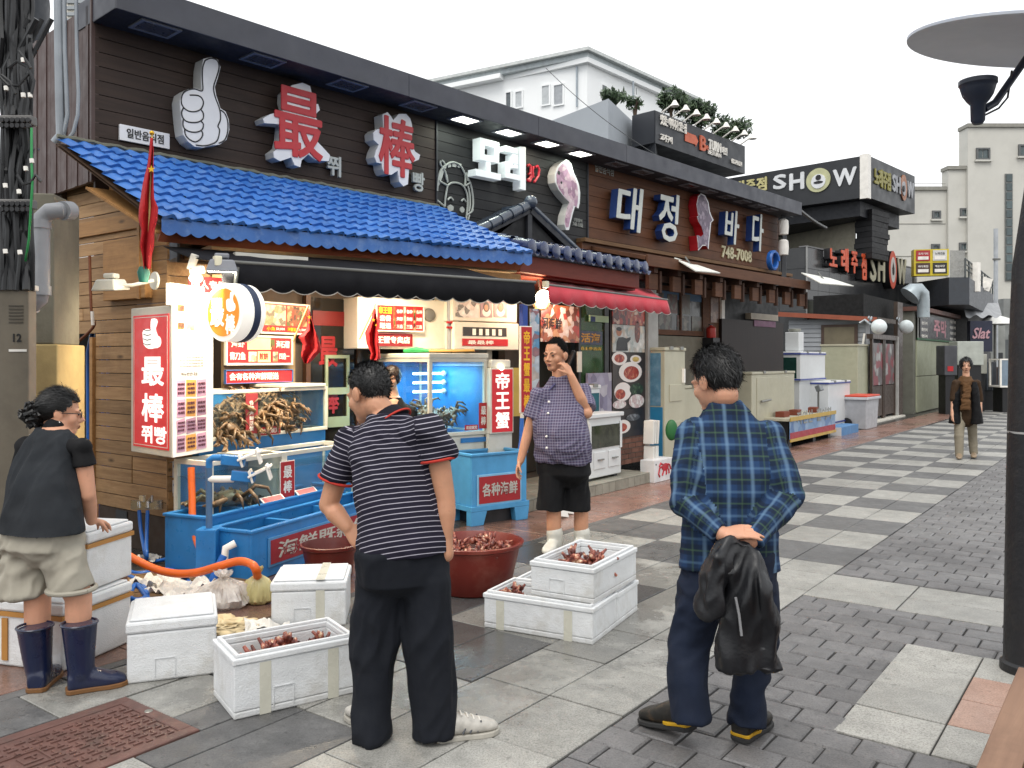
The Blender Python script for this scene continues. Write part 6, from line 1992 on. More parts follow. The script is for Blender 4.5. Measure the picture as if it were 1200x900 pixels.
bt_=GF.thing('banner_table','low display table with a blue printed banner and yellow edge','table')
yf=5.0
x0,x1=GF.X(925,yf),GF.X(978,yf)
zb_t,zt_t=GF.P(933,523,yf)[1],GF.P(933,490,yf)[1]
zb_t=.10
D=.8
MB().box(x0,x1,yf,yf+D,zt_t-.04,zt_t).build('top',mat('table_cream','b8b4a0',.5),bt_)
MB().box(x0,x1,yf-.012,yf-.001,zb_t+.05,zt_t-.041).build('banner',print_mat('banner_blue',['7aa0c8','6a90c0','8ab0d4','a0bcd8','5a80b4'],5,seed=2),bt_)
for a,b_ in((zb_t,zb_t+.05),(zt_t-.04,zt_t+.03)):
 MB().box(x0-.01,x1+.01,yf-.03,yf-.0125,a,b_).build('yellow_edge',mat('table_yellow','b89a4a',.5),bt_)
MB().box(x0,x1,yf-.016,yf-.0125,zb_t+.051,zb_t+.16).build('red_band',mat('table_red','9a2a38',.5),bt_)
for k in range(2):
 lettering(bt_,('자연산','활어회')[k],x0+(x1-x0)*(.30+.42*k),zb_t+.40,(x1-x0)*.34,.24,yf-.0165,mat('banner_grey','8a8c88',.5),.003,.03)
for a in(x0+.1,x0+(x1-x0)*.55,x1-.25):
 MB().box(a,a+.15,yf+.05,yf+D-.05,0,zt_t-.041).build('leg',M_BLACK,bt_)
for k,(u,v,lab)in enumerate(((917,483,'leftmost brick lying on the banner table'),(932,481,'middle brick lying on the banner table'),(953,474,'dark rearmost brick lying on the banner table'))):
 c=GF.W(GF.X(u,yf+.3),yf+.3,zt_t+.001)
 o=MB().box(-.15,.15,-.08,.08,0,.10).build('brick',mat('loose_brick','7a3c2a',.8,var=.2,bump=.4),loc=c,rot=(0,0,GF.rz+R(5*k)),bevel=.006)
 tag(o,lab,'brick')
lamp=GF.thing('work_lamp','small grey work lamp on a stick behind the banner table','lamp',GF.X(959,yf+.5),yf+.5,0)
zl_=GF.P(959,456,yf+.5)[1]
MB().tube([(0,0,zt_t+.0),(0,0,zl_)],.02,8).build('stick',M_BAR,lamp)
MB().obox((0,-.02,zl_+.02),(.24,.1,.12),(R(-20),0,0)).build('head',mat('lamp_grey2','6a6e70',.4),lamp,bevel=.01)
bx_=GF.thing('carton','flat blue and white carton on the pink paving before the freezers','box',GF.X(986,4.95),4.95,0)
Lc=GF.X(1006,4.95)-GF.X(986,4.95)
MB().box(0,Lc,0,.35,0,.17).build('body',mat('carton_blue','4a7aa8',.6),bx_)
MB().box(-.004,-.0005,.0,.35,0,.17).build('end',mat('carton_white','d4d4d4',.6),bx_)
wb=GF.thing('wheeled_bin','pale grey bin with an orange red lid beside the kiosk door','bin',GF.X(1015,4.95),4.95,0)
Lb=GF.X(1030,4.95)-GF.X(1015,4.95)
zb1=GF.P(1022,468,4.95)[1]
mb=MB().add([(.08,.02,0),(Lb-.08,.02,0),(Lb-.08,.42,0),(.08,.42,0),(0,0,zb1),(Lb,0,zb1),(Lb,.5,zb1),(0,.5,zb1)],[(3,2,1,0),(4,5,6,7),(0,1,5,4),(1,2,6,5),(2,3,7,6),(3,0,4,7)])
mb.build('body',mat('bin_grey','a8aaae',.5,dirt=.2),wb,bevel=.015)
MB().box(-.04,Lb+.04,-.04,.54,zb1+.001,zb1+.06).build('rim',mat('bin_rim','b4b6ba',.5),wb,bevel=.01)
MB().box(-.02,Lb+.02,-.02,.52,zb1+.061,zb1+.10).build('lid',mat('bin_lid','c0422c',.5),wb,bevel=.012)
for x in(.06,):
 MB().lathe([(0,-.03),(.12,-.03),(.13,0),(.12,.03),(0,.03)],(x-.05,.42,.12),18,'X').build('wheel',M_BLACK,wb,smooth=True)
## left edge: utility pole with cables, meter box, yellow wall, pipes
YW=5.75
yl=thing('yellow_wall','yellowish plastered wall pier behind the utility pole','wall',tuple(V(40,650,YW)[:2])+(0,),R(8))
x0,x1=V(28,400,YW).x,V(67,400,YW).x
zt_y=V(50,226,YW).z
M_YP_=mat('yellow_plaster','ae9868',.8,var=.15,dirt=.6,dcol=hx('6a5a3c'),dscale=1.6,bump=.5,bscale=35)
MB().box(x0-yl.location.x-.8,x1-yl.location.x,-.02,.5,0,zt_y-1.02).build('pier',M_YP_,yl,bevel=.01)
MB().box(x0-yl.location.x-.8,x1-yl.location.x-.03,.0,.48,zt_y-1.019,zt_y).build('upper_pier',mat('grey_plaster','6e6a5c',.8,dirt=.5,bump=.4),yl,bevel=.01)
dp=thing('drain_pipe','grey plastic drain pipe with elbows on the yellow wall','pipe',tuple(V(48,400,YW-.15)))
M_PVC=mat('grey_pvc','8a8c90',.4)
Yp=YW-.18
pts=[V(84,247,Yp+.1),V(70,247,Yp),V(58,248,Yp),V(50,255,Yp),V(48,268,Yp),V(48,300,Yp),V(48,335,Yp),V(46,350,Yp),V(38,357,Yp),V(20,358,Yp)]
MB().tube(pts,.055,16).build('pipe',M_PVC,dp,world=True,smooth=True)
for a,b_ in((V(73,247,Yp),V(83,247,Yp+.08)),(V(48,258,Yp),V(48,268,Yp)),(V(48,335,Yp),V(48,346,Yp)),(V(34,358,Yp),V(40,356,Yp))):
 MB().tube([a,b_],.062,16).build('collar',M_PVC,dp,world=True,smooth=True)
mbx=thing('meter_box','dull beige steel meter box at the left edge behind the woman','meter box',tuple(V(18,650,5.2)[:2])+(0,),R(3))
x0,x1=V(5,400,5.2).x-mbx.location.x,V(33,400,5.2).x-mbx.location.x
zb1=V(18,340,5.2).z
M_METER=mat('meter_beige','6e6658',.55,var=.12,dirt=.4,bump=.08)
MB().box(x0-.5,x1,0,.1,.3,zb1).build('case',M_METER,mbx,bevel=.008)
MB().box(x0-.5,x1+.01,-.02,.11,zb1+.001,zb1+.035).build('top',M_WFRAME,mbx,bevel=.006)
for r_,m in((.06,0),(.045,.03)):
 MB().lathe([(r_,m),(r_*.8,m+.05),(0,m+.05)],(x0+.07,.05,zb1+.036),16).build('bushing',M_WFRAME,mbx,smooth=True)
for k in range(6):
 MB().box(x0+.03,x1-.03,-.004,-.001,zb1-.1-k*.02,zb1-.092-k*.02).build('louvre',mat('meter_dark','4a443a',.6),mbx)
lettering(mbx,'12',x0+.08,zb1-.29,.05,.05,-.003,M_BLACK,.002,.03)
MB().box(x0+.03,x1-.01,-.004,-.001,zb1-.375,zb1-.36).build('tape',M_WPR,mbx)
up=thing('utility_pole','concrete utility pole wrapped in black cable bundles at the left edge','utility pole',tuple(V(-52,700,4.6)[:2])+(0,))
pc=Vector(up.location)
MB().lathe([(.17,0),(.15,3.5),(.13,7.5),(0,7.5)],(0,0,0),20).build('pole',mat('pole_concrete','6a6a66',.85,var=.15,bump=.3),up,smooth=True)
M_CAB=mat('black_cable','1a1b1d',.45,var=.2,bump=.1)
g_=random.Random(3)
for k in range(16):
 u=2+k*2.2
 w_=[V(u+g_.uniform(-2.5,2.5)+(k*.05),v,4.42+g_.uniform(-.03,.05))for v in(-60,10,45,80,110,135,170,200,236,270,300,340)]
 if k%4==1:
  w_=w_[2:]
  w_[0]=w_[0]+Vector((.12,0,.1))
 MB().tube(w_,g_.choice((.012,.015,.018)),7).build('cable',M_CAB,up,world=True,smooth=True)
for v in(144,242):
 a,b_=V(-8,v-8,4.36),V(39,v+7,4.36)
 mb=MB().box(a.x,b_.x,4.34,4.40,b_.z+.02,a.z)
 mb.build('clamp_bar',mat('clamp_grey','6a6866',.5,.4),up,world=True,bevel=.004)
 mb=MB()
 for i in range(6):
  for j in range(2):
   c=V(3+i*6.2,v-3+j*6.5,4.335)
   mb.lathe([(0,.012),(.012,.012),(.014,0)],tuple(c),10,'Y')
 mb.build('clamp_bolt',M_BLACK,up,world=True)
mb=MB()
for u,v in((37,186),(30,195),(27,109),(35,109),(7,101),(22,222),(6,215),(23,293),(6,292),(27,68)):
 MB().tube([V(u,v,4.3),V(u+.6,v+5,4.3)],.011,6).build('cable_tag',M_WPR,up,world=True)
mb=MB()
for pts in([(10,80),(20,72),(32,78),(40,95),(37,110)],[(2,88),(12,96),(18,110)],[(22,60),(30,70),(36,80)],[(20,205),(27,216),(36,214),(42,205),(48,213)],[(0,90),(10,100),(22,100),(34,86)]):
 MB().tube([V(a,b_,4.30)for a,b_ in pts],.008,6).build('loose_wire',M_CAB,up,world=True,smooth=True)
MB().tube([V(37,150,4.33),V(37,190,4.3),V(38,215,4.3),V(34,280,4.34),V(30,305,4.4),V(20,325,4.6)],.006,6).build('earth_wire',mat('green_wire','2a8a4a',.5),up,world=True,smooth=True)
cd=thing('conduit','grey conduits running up the brown metal cladding','conduit',tuple(V(74,160,6.9)))
for pts,r_ in(([(68,-20),(69,60),(70,120),(71,158),(64,167)],.035),([(75,-20),(76,60),(78,110),(79,135),(74,160),(68,166)],.018),([(89,-20),(90,60),(92,110),(91,135),(86,155),(78,166)],.015)):
 MB().tube([V(a,b_,6.85)for a,b_ in pts],r_,10).build('pipe',mat('conduit_grey','8a9096',.4,.2),cd,world=True,smooth=True)
au=thing('air_unit','white louvred air unit on the roof edge above the cladding','air conditioner',tuple(V(97,20,8.2)))
c=V(97,-10,8.3)
mb=MB().box(c.x-.16,c.x+.16,c.y,c.y+.4,c.z-.45,c.z+.3)
mb.build('case',M_WFRAME,au,world=True)
for k in range(9):
 MB().box(c.x-.15,c.x+.15,c.y-.02,c.y-.001,c.z-.42+k*.06,c.z-.39+k*.06).build('louvre',mat('louvre_grey','9aa0a4',.5),au,world=True)
wt=thing('water_tank','dark rounded tarpaulin covered tank at the upper left edge','tank',tuple(V(14,90,9)))
MB().lathe([(0,-.0),(.34,0),(.36,.5),(.33,.8),(.2,1.0),(0,1.08)],tuple(V(14,45,9)-Vector((0,0,.1))),20).build('cover',mat('dark_tarp','1c222c',.5,bump=.5,bscale=12),wt,world=True,smooth=True)
MB().lathe([(0,-.5),(.3,-.5),(.3,0),(0,0)],tuple(V(17,46,9)),16).build('base',mat('orange_tank','a04a20',.6),wt,world=True)
for k in range(2):
 a,b_=V(10,12+k*7,8.6),V(38,26+k*7,8.6)
 MB().tube([a,b_],.01,6).build('rail',mat('pale_rail','9aa4ac',.4),wt,world=True)
## foam boxes, basins, crab legs, lamp post
t=NT('foam_box_white')
ob_=t.obj()
col=t.ramp(t.noise(ob_,5,5),[(.3,hx('cccecf')),(.7,hx('dcdedf'))])
col=t.mix(t.ramp(t.noise(ob_,4.5,9,.7),[(.52,0.0),(.72,.45)]),col,hx('a09a8c'))
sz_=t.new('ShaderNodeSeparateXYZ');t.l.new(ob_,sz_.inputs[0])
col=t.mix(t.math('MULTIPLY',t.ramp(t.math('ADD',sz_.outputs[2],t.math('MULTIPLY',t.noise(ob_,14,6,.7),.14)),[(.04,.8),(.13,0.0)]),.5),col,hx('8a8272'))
vo_=t.new('ShaderNodeTexVoronoi');t.l.new(ob_,vo_.inputs['Vector']);vo_.inputs['Scale'].default_value=160
hgt=t.math('ADD',t.math('MULTIPLY',vo_.outputs['Distance'],.5),t.math('MULTIPLY',t.noise(ob_,16,5,.6),1.3))
t.bsdf(col,.6,0,t.bump(hgt,.45,.006),.35)
M_FOAM=t.m;MATS['foam_box_white']=t.m
M_TAPE=mat('clear_tape','c4c2b4',.3,var=.1,bump=.2)
M_BTAPE=mat('brown_tape','a8783c',.4,var=.1,bump=.1)
def foam_box(label,near,dirx,L,D,Ht,open_=True,z0=0.0,tilt=0.0,tape=(),btape=False,notch=True):
 th=thing('foam_box',label,'box',(near[0],near[1],z0),dirx)
 w=.035
 if open_:
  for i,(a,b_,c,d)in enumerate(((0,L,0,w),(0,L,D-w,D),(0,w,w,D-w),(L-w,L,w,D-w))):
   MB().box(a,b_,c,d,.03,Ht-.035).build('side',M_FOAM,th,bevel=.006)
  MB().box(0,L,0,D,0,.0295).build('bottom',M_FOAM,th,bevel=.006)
  r_=MB()
  for a,b_,c,d in((-.006,L+.006,-.006,w),(-.006,L+.006,D-w,D+.006),(-.006,w,w,D-w),(L-w,L+.006,w,D-w)):
   MB().box(a,b_,c,d,Ht-.0345,Ht-.008).build('rim',M_FOAM,th,bevel=.005)
  for a,b_,c,d in((.012,L-.012,.012,w-.006),(.012,L-.012,D-w+.006,D-.012),(.012,w-.006,w-.006,D-w+.006),(L-w+.006,L-.012,w-.006,D-w+.006)):
   MB().box(a,b_,c,d,Ht-.0075,Ht+.006).build('lip',M_FOAM,th,bevel=.003)
 else:
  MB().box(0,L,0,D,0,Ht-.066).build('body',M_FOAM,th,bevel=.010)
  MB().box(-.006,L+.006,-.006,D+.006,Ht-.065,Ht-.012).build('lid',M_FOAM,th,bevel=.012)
  MB().box(.012,L-.012,.012,D-.012,Ht-.0115,Ht).build('lid_panel',M_FOAM,th,bevel=.008)
 if notch:
  for a in(.30,):
   f=MB()
   x=L*a
   for p in((x,x+.004,.02,.11),(x+.09,x+.094,.02,.11),(x+.0045,x+.0895,.106,.11)):
    f.box(p[0],p[1],-.004,-.0005,p[2],p[3])
   f.build('hand_recess',M_FOAM,th)
 for x in tape:
  MB().box(x,x+.05,-.002,-.0003,.0,Ht-.04).build('tape',M_TAPE,th)
  if not open_:
   MB().box(x,x+.05,-.008,D+.008,Ht+.0005,Ht+.0012).build('tape',M_TAPE,th)
 if btape:
  MB().box(-.008,L+.008,-.0085,D+.008,Ht-.09,Ht-.068).build('brown_tape',M_BTAPE,th)
  MB().box(L*.35,L*.35+.035,-.0095,-.002,.03,Ht-.1).build('brown_tape',M_BTAPE,th)
 return th
bxA=foam_box('open white foam box of crab legs nearest the camera, left of the striped man',(-1.18,3.62),math.atan2(.30,.45),.56,.33,.265,True,tape=(.11,.42))
bxB=foam_box('closed white foam box between the woman and the open box',(-1.815,4.02),math.atan2(.14,.37),.40,.42,.30,False)
bxC=foam_box('closed white foam box behind the open box, against the orange hose',(-1.375,4.87),math.atan2(.05,.42),.42,.40,.27,False,tape=(.25,))
u1=math.atan2(-.31,.59)
bxD=foam_box('lower open foam box of crab legs under the raised box',(-.16,4.89),u1,.67,.36,.205,True,tape=(.08,.50),notch=False)
bxE=foam_box('rear lower foam box behind the crab leg boxes',(-.16+.168,4.89+.32),u1,.67,.36,.195,True,notch=False)
bxF=foam_box('raised open white foam box of crab legs on top of two others',(.106,4.81),math.atan2(-.193,.335),.387,.62,.20,True,z0=.207,tape=())
bxG=foam_box('large taped white foam box at the bottom of the left stack',(-2.74,4.33),math.atan2(-.14,.50),.56,.48,.34,False,btape=True,notch=False)
bxH=foam_box('smaller taped white foam box under the leaning woman hands',(-2.62,4.45),math.atan2(-.10,.50),.46,.36,.31,False,z0=.345,btape=True,notch=False)
def leg_mesh(seed):
 g=random.Random(seed)
 mb=MB()
 n=g.choice((4,5,6))
 for k in range(n):
  a=(k-(n-1)/2)*.5+g.uniform(-.4,.4)
  d=Vector((math.sin(a),math.cos(a),g.uniform(-.1,.9))).normalized()
  p0=Vector((k*.012-.02,0,.02))
  p1=p0+d*g.uniform(.02,.065)
  p2=p1+(d+Vector((g.uniform(-.3,.3),0,g.uniform(-.6,.2)))).normalized()*g.uniform(.015,.05)
  pts=[p0,p0.lerp(p1,.35),p0.lerp(p1,.8),p1,p1.lerp(p2,.3),p2]
  q_=g.uniform(.7,1.1);rs=[.012*q_,.016*q_,.012*q_,.017*q_,.011*q_,.008*q_]
  mb.tube(pts,rs,8)
  for q in range(9):
   t_=g.random()
   c=p0.lerp(p1,t_)
   a2=g.uniform(0,6.28)
   mb.lathe([(.004,0),(0,.009)],(c.x+.012*math.cos(a2),c.y,c.z+.012),4)
 mb.ball((0,-.01,.02),.028,8,6,(1,.8,.7))
 return mb.mesh('crab_cluster',True)
M_LEG=None
t=NT('crab_leg_shell')
ob_=t.obj()
c_=t.ramp(t.noise(ob_,26,5,.6),[(.28,hx('3a1618')),(.46,hx('74382e')),(.58,hx('a86450')),(.68,hx('e0c4a4'))])
k_=t.math('MULTIPLY_ADD',t.rnd(),.5);k_.node.inputs[2].default_value=.75
cc=t.new('ShaderNodeCombineColor')
for i in range(3):t.l.new(k_,cc.inputs[i])
t.bsdf(t.mix(1.0,c_,cc.outputs[0],'MULTIPLY'),.35,0,t.bump(t.noise(ob_,160,4),.6,.003),.5)
M_LEG=t.m
LEGS=[leg_mesh(s)for s in range(5)]
for m_ in LEGS:m_.materials.append(M_LEG)
def put_legs(box,spots,z,label,group,sc=1.0):
 M_=MW[box.name]
 for(x,y,dz,ax)in spots:
  o=bpy.data.objects.new('crab_cluster',RNG.choice(LEGS))
  COL.objects.link(o)
  o.location=M_@Vector((x,y,z+dz))
  o.rotation_euler=(ax+RNG.uniform(-.25,.25),RNG.uniform(-.5,.5),RNG.uniform(0,6.28))
  s=sc*RNG.uniform(.9,1.15)
  o.scale=(s,s,s)
  tag(o,label,'crab leg',group)
put_legs(bxA,[(x,.10+RNG.uniform(0,.12),RNG.uniform(-.02,.02),RNG.uniform(0,.5))for x in(.13,.14,.15,.16,.17,.19,.21,.23,.25,.27,.29,.31,.33,.36,.39,.42,.43,.44,.45,.46)]+[(.25,.18,.03,1.2),(.28,.19,.04,1.0),(.46,.16,.02,.9)],.16,'red brown crab leg cluster in the nearest open foam box','crab legs in the nearest box')
put_legs(bxD,[(.10,.10,0,.6),(.13,.14,.02,.9),(.16,.10,.02,.4),(.19,.13,0,.5),(.08,.16,.01,.8)],.12,'pale brown crab leg cluster in the lower foam box','crab legs in the lower box')
put_legs(bxF,[(.12+RNG.uniform(0,.16),.12+RNG.uniform(0,.25),RNG.uniform(-.01,.03),RNG.uniform(0,.8))for _ in range(10)],.11,'dark red crab leg cluster in the raised foam box','crab legs in the raised box')
def basin(label,x,y,r,h,m,fill):
 th=thing('basin',label,'basin',(x,y,0))
 MB().lathe([(0,0),(r*.72,0),(r*.76,.01),(r*.95,h-.03),(r*1.02,h-.02),(r*1.03,h),(r*.97,h+.004),(r*.92,h-.03),(r*.72,.03),(0,.03)],(0,0,0),40).build('tub',m,th,smooth=True)
 if fill:
  MB().lathe([(0,h-.08),(r*.90,h-.08),(r*.85,h-.12),(0,h-.12)],(0,0,0),32).build('water',mat('brown_water','4a2c22',.1,var=.3,bump=.5,bscale=25),th)
 return th
M_TUB=mat('red_rubber','6e2218',.38,var=.15,vscale=4,bump=.1,dirt=.35,dcol=hx('9a6a5c'),dscale=5)
tb=basin('large red rubber basin of crab legs beside the striped man',-.26,5.72,.33,.32,M_TUB,True)
put_legs(tb,[(.24*math.cos(a),.24*math.sin(a)*.9,RNG.uniform(-.02,.02),RNG.uniform(0,.6))for a in[k*.52 for k in range(12)]]+[(RNG.uniform(-.15,.15),RNG.uniform(-.15,.15),0,RNG.uniform(0,.6))for _ in range(12)]+[(.10,.1,.05,1.2),(.07,.05,.03,.9)],.235,'pale pink crab leg cluster in the red rubber basin','crab legs in the red basin')
basin('small dark red basin behind the closed foam box',-1.28,6.0,.20,.24,mat('dark_red_rubber','5a1c16',.4,dirt=.3),True)
lp=thing('street_lamp','black lamp post with a round reflector disc and uplight at the right edge','street lamp',(2.545,4.2,0))
M_POST=mat('black_post_paint','15161a',.5,var=.3,vscale=20,bump=.9,bscale=45,dirt=.35,dcol=hx('3a3632'),dscale=12)
MB().tube([(0,0,0),(0,0,.03),(.004,0,.05),(.01,0,.8),(.02,0,1.6),(.03,0,1.98),(.06,0,2.4),(.10,0,2.9),(.11,0,3.04)],[.128,.128,.116,.110,.105,.100,.07,.05,.045],28).build('post',M_POST,lp,smooth=True)
MB().tube([(.018,0,1.17),(.018,0,1.18)],.111,28).build('band',mat('post_band','9a9a98',.5),lp,smooth=True)
dc=V(1212,48,4.1)-Vector(lp.location)
mb=MB().lathe([(0,.06),(.3,.052),(.5,.03),(.565,.0),(.562,-.012),(.5,.005),(.3,.025),(0,.03)],(0,0,0),56)
m_=Matrix.Translation(dc)@Matrix.Rotation(R(6),4,'Y')@Matrix.Rotation(R(9),4,'X')
mb.v=[tuple(m_@Vector(p))for p in mb.v]
mb.build('reflector_disc',mat('disc_grey','d4dae4',.4,.0,var=.04,bump=.02),lp,smooth=True)
MB().tube([(.108,0,3.0),tuple(dc+Vector((.02,.02,.05)))],.03,10).build('disc_stem',M_POST,lp,smooth=True)
ul=V(1146,118,4.05)-Vector(lp.location)
MB().lathe([(0,-.115),(.020,-.112),(.031,-.095),(.033,-.02),(.050,.0),(.066,.025),(.075,.055),(.079,.072),(.084,.076),(.084,.096),(.072,.099),(0,.088)],tuple(ul),24).build('uplight',mat('uplight_navy','1c2434',.4,bump=.03),lp,smooth=True)
MB().tube([tuple(ul+Vector((.03,0,-.04))),tuple(ul+Vector((.10,.03,.0))),tuple(ul+Vector((.30,.10,.25)))],.018,10).build('arm',mat('uplight_navy','1c2434',.4),lp,smooth=True)
MB().tube([tuple(ul+Vector((.03,0,-.07))),tuple(ul+Vector((.11,.02,-.03))),tuple(ul+Vector((.17,.05,.03))),tuple(ul+Vector((.19,.05,.16)))],.005,6).build('cable',M_BLACK,lp,smooth=True)
be=GF.thing('street_bench','brown wooden bench end cut off by the lower right corner','bench',2.62,.29,0)
c0_,c1_=G(1204,783,.38),G(1141,905,.38)
l0,l1=GF.local(c0_),GF.local(c1_)
be.location=GF.W(l1[0],l1[1],0);MW[be.name]=Matrix.Translation(be.location)@Matrix.Rotation(GF.rz,4,'Z')
M_BENCH=wood('bench_wood','7c5e4c','94745e',.6,.5,'X',.05,False,.1)
Lb_=l0[0]-l1[0]
for k in range(4):
 MB().box(-.6,Lb_,-.45+k*.115,-.45+k*.115+.105,.34,.38).build('slat',M_BENCH,be,bevel=.004)
MB().box(-.6,Lb_-.01,-.02,.0,.03,.335).build('apron',M_BENCH,be)
MB().box(-.5,Lb_-.05,-.42,-.05,0,.33).build('base',mat('bench_base','5a5048',.8),be)
## people
TMP=bpy.data.scenes.new('remesh_scratch')
def organic(mb,voxel,it=6,disp=None,fac=.5):
 me=mb.mesh('fuse')
 o=bpy.data.objects.new('fuse',me)
 TMP.collection.objects.link(o)
 r=o.modifiers.new('r','REMESH');r.mode='VOXEL';r.voxel_size=voxel;r.use_smooth_shade=True
 s=o.modifiers.new('s','SMOOTH');s.factor=fac;s.iterations=it
 vl=TMP.view_layers[0]
 vl.update()
 dg=vl.depsgraph
 out=bpy.data.meshes.new_from_object(o.evaluated_get(dg),depsgraph=dg)
 bpy.data.objects.remove(o)
 bpy.data.meshes.remove(me)
 if disp:
  n=len(out.vertices)
  co=np.empty(n*3);out.vertices.foreach_get('co',co);co=co.reshape(-1,3)
  no=np.empty(n*3);out.vertex_normals.foreach_get('vector',no);no=no.reshape(-1,3)
  d=np.array([disp(Vector(p))for p in co])
  co+=no*d[:,None]
  out.vertices.foreach_set('co',co.ravel())
 out.polygons.foreach_set('use_smooth',[True]*len(out.polygons))
 out.update()
 return out
def wrap(me,name,m,parent):
 inv=MW[parent.name].inverted()
 me.transform(inv)
 me.materials.clear()
 me.materials.append(m)
 o=bpy.data.objects.new(name,me)
 COL.objects.link(o)
 o.parent=parent
 MW[o.name]=MW[parent.name]
 return o
def limb(mb,pts,rs,n=14,flat=False):
 mb.tube(pts,rs,n)
 for p,r in(list(zip(pts,rs))[:-1]if flat else zip(pts,rs)):
  mb.ball(tuple(p),r*.985,n,8)
def sleeve(mb,pts,rs,n=18):
 limb(mb,pts,rs,n,True)
def loft(mb,rings,n=24,e=2.3):
 vs,fs=[],[]
 for c,rt,fw,a,b in rings:
  for k in range(n):
   t_=2*math.pi*k/n
   cs,sn=math.cos(t_),math.sin(t_)
   x=abs(cs)**(2/e)*(1 if cs>=0 else-1)*a
   y=abs(sn)**(2/e)*(1 if sn>=0 else-1)*b
   vs.append(Vector(c)+rt*x+fw*y)
 m=len(rings)
 for i in range(m-1):
  for k in range(n):
   fs.append((i*n+k,i*n+(k+1)%n,(i+1)*n+(k+1)%n,(i+1)*n+k))
 fs.append(tuple(range(n-1,-1,-1)));fs.append(tuple(range((m-1)*n,m*n)))
 mb.add(vs,fs)
def eball(mb,M,c,r,n=14,m=10):
 b=MB().ball((0,0,0),1,n,m)
 mb.add([M@Vector((c[0]+p[0]*r[0],c[1]+p[1]*r[1],c[2]+p[2]*r[2]))for p in b.v],b.f)
def frame(c,fw,up,s=1.0):
 fw=Vector(fw).normalized();up=Vector(up)
 rt=fw.cross(up).normalized();up=rt.cross(fw).normalized()
 return Matrix(((rt.x*s,fw.x*s,up.x*s,c[0]),(rt.y*s,fw.y*s,up.y*s,c[1]),(rt.z*s,fw.z*s,up.z*s,c[2]),(0,0,0,1)))
def head(mb,M):
 eball(mb,M,(0,-.014,.030),(.075,.093,.088),20,14)
 eball(mb,M,(0,.018,-.035),(.062,.070,.078),18,12)
 eball(mb,M,(0,.050,-.088),(.036,.034,.028))
 for s in(-1,1):
  eball(mb,M,(s*.036,.050,-.030),(.028,.028,.030))
  eball(mb,M,(s*.077,-.012,-.012),(.010,.022,.032))
  eball(mb,M,(s*.083,-.020,-.004),(.006,.018,.024))
  eball(mb,M,(s*.012,.090,-.036),(.010,.010,.008))
  eball(mb,M,(s*.028,.072,.016),(.026,.016,.010))
  eball(mb,M,(s*.031,.070,-.002),(.015,.014,.011))
 mb.tube([M@Vector(p)for p in((0,.080,.012),(0,.094,-.012),(0,.105,-.030),(0,.092,-.040))],[.008,.009,.0125,.008],10)
 eball(mb,M,(0,.083,-.058),(.022,.012,.006));eball(mb,M,(0,.081,-.069),(.020,.012,.007))
def face_bits(th,M,skin_dark,open_mouth=False):
 for s in(-1,1):
  b=MB()
  eball(b,M,(s*.031,.0795,-.002),(.0125,.006,.0055),12,8)
  b.build('eye',mat('eye_dark','1c1412',.2,bump=0),th,world=True,smooth=True)
  MB().tube([M@Vector(p)for p in((s*.014,.087,.016),(s*.030,.086,.021),(s*.048,.074,.016))],[.003,.004,.002],6).build('eyebrow',mat('hair_black','0c0b0b',.5),th,world=True,smooth=True)
 b=MB()
 eball(b,M,(0,.0905,-.062),(.020,.006,.004));eball(b,M,(0,.0885,-.071),(.017,.006,.005))
 if open_mouth:
  eball(b,M,(0,.0925,-.0665),(.013,.003,.003))
 b.build('lips',mat('lip','6e362e',.5,bump=0),th,world=True,smooth=True)
def hair(th,M,keep,m,r=(.081,.100,.095),c=(0,-.016,.034),strands=1500,length=.022,seed=1,rough=.006,lift=.25,flow=(0,-.5,-.8),name='hair'):
 g=random.Random(seed)
 n,k=48,32
 vs=[]
 for i in range(k+1):
  a=math.pi*i/k
  for j in range(n):
   t_=2*math.pi*j/n
   d=Vector((math.sin(a)*math.cos(t_),math.sin(a)*math.sin(t_),math.cos(a)))
   f=1+rough/.09*noise.noise(d*7+Vector((seed,0,0)))+rough/.12*noise.noise(d*17)
   vs.append(Vector((c[0]+d.x*r[0]*f,c[1]+d.y*r[1]*f,c[2]+d.z*r[2]*f)))
 fs,ok=[],[]
 for i in range(k):
  for j in range(n):
   q=(i*n+j,(i+1)*n+j,(i+1)*n+(j+1)%n,i*n+(j+1)%n)
   ce=(vs[q[0]]+vs[q[1]]+vs[q[2]]+vs[q[3]])/4
   if keep(ce):
    fs.append(q);ok.append(ce)
 mb=MB()
 mb.add([M@p for p in vs],fs)
 fl=Vector(flow)
 cc_=Vector(c)
 for i in range(strands):
  p=g.choice(ok)+Vector((g.uniform(-.007,.007),g.uniform(-.007,.007),g.uniform(-.007,.007)))
  nn=(p-cc_);nn=Vector((nn.x/r[0]**2,nn.y/r[1]**2,nn.z/r[2]**2)).normalized()
  tan=fl-nn*fl.dot(nn)
  d=(tan.normalized()*(1-lift)+nn*lift+Vector((g.gauss(0,.25),g.gauss(0,.25),g.gauss(0,.25)))).normalized()
  L=length*g.uniform(.6,1.3)
  s=d.cross(nn);s=s.normalized()*.0014 if s.length>1e-4 else Vector((.0014,0,0))
  p0=p-nn*.003
  p1=p0+d*L*.6+nn*L*.12
  p2=p0+d*L
  mb.add([M@(p0-s),M@(p0+s),M@(p1+s*.7),M@(p1-s*.7),M@p2],[(0,1,2,3),(3,2,4)])
 return mb.build(name,m,th,world=True,smooth=True)
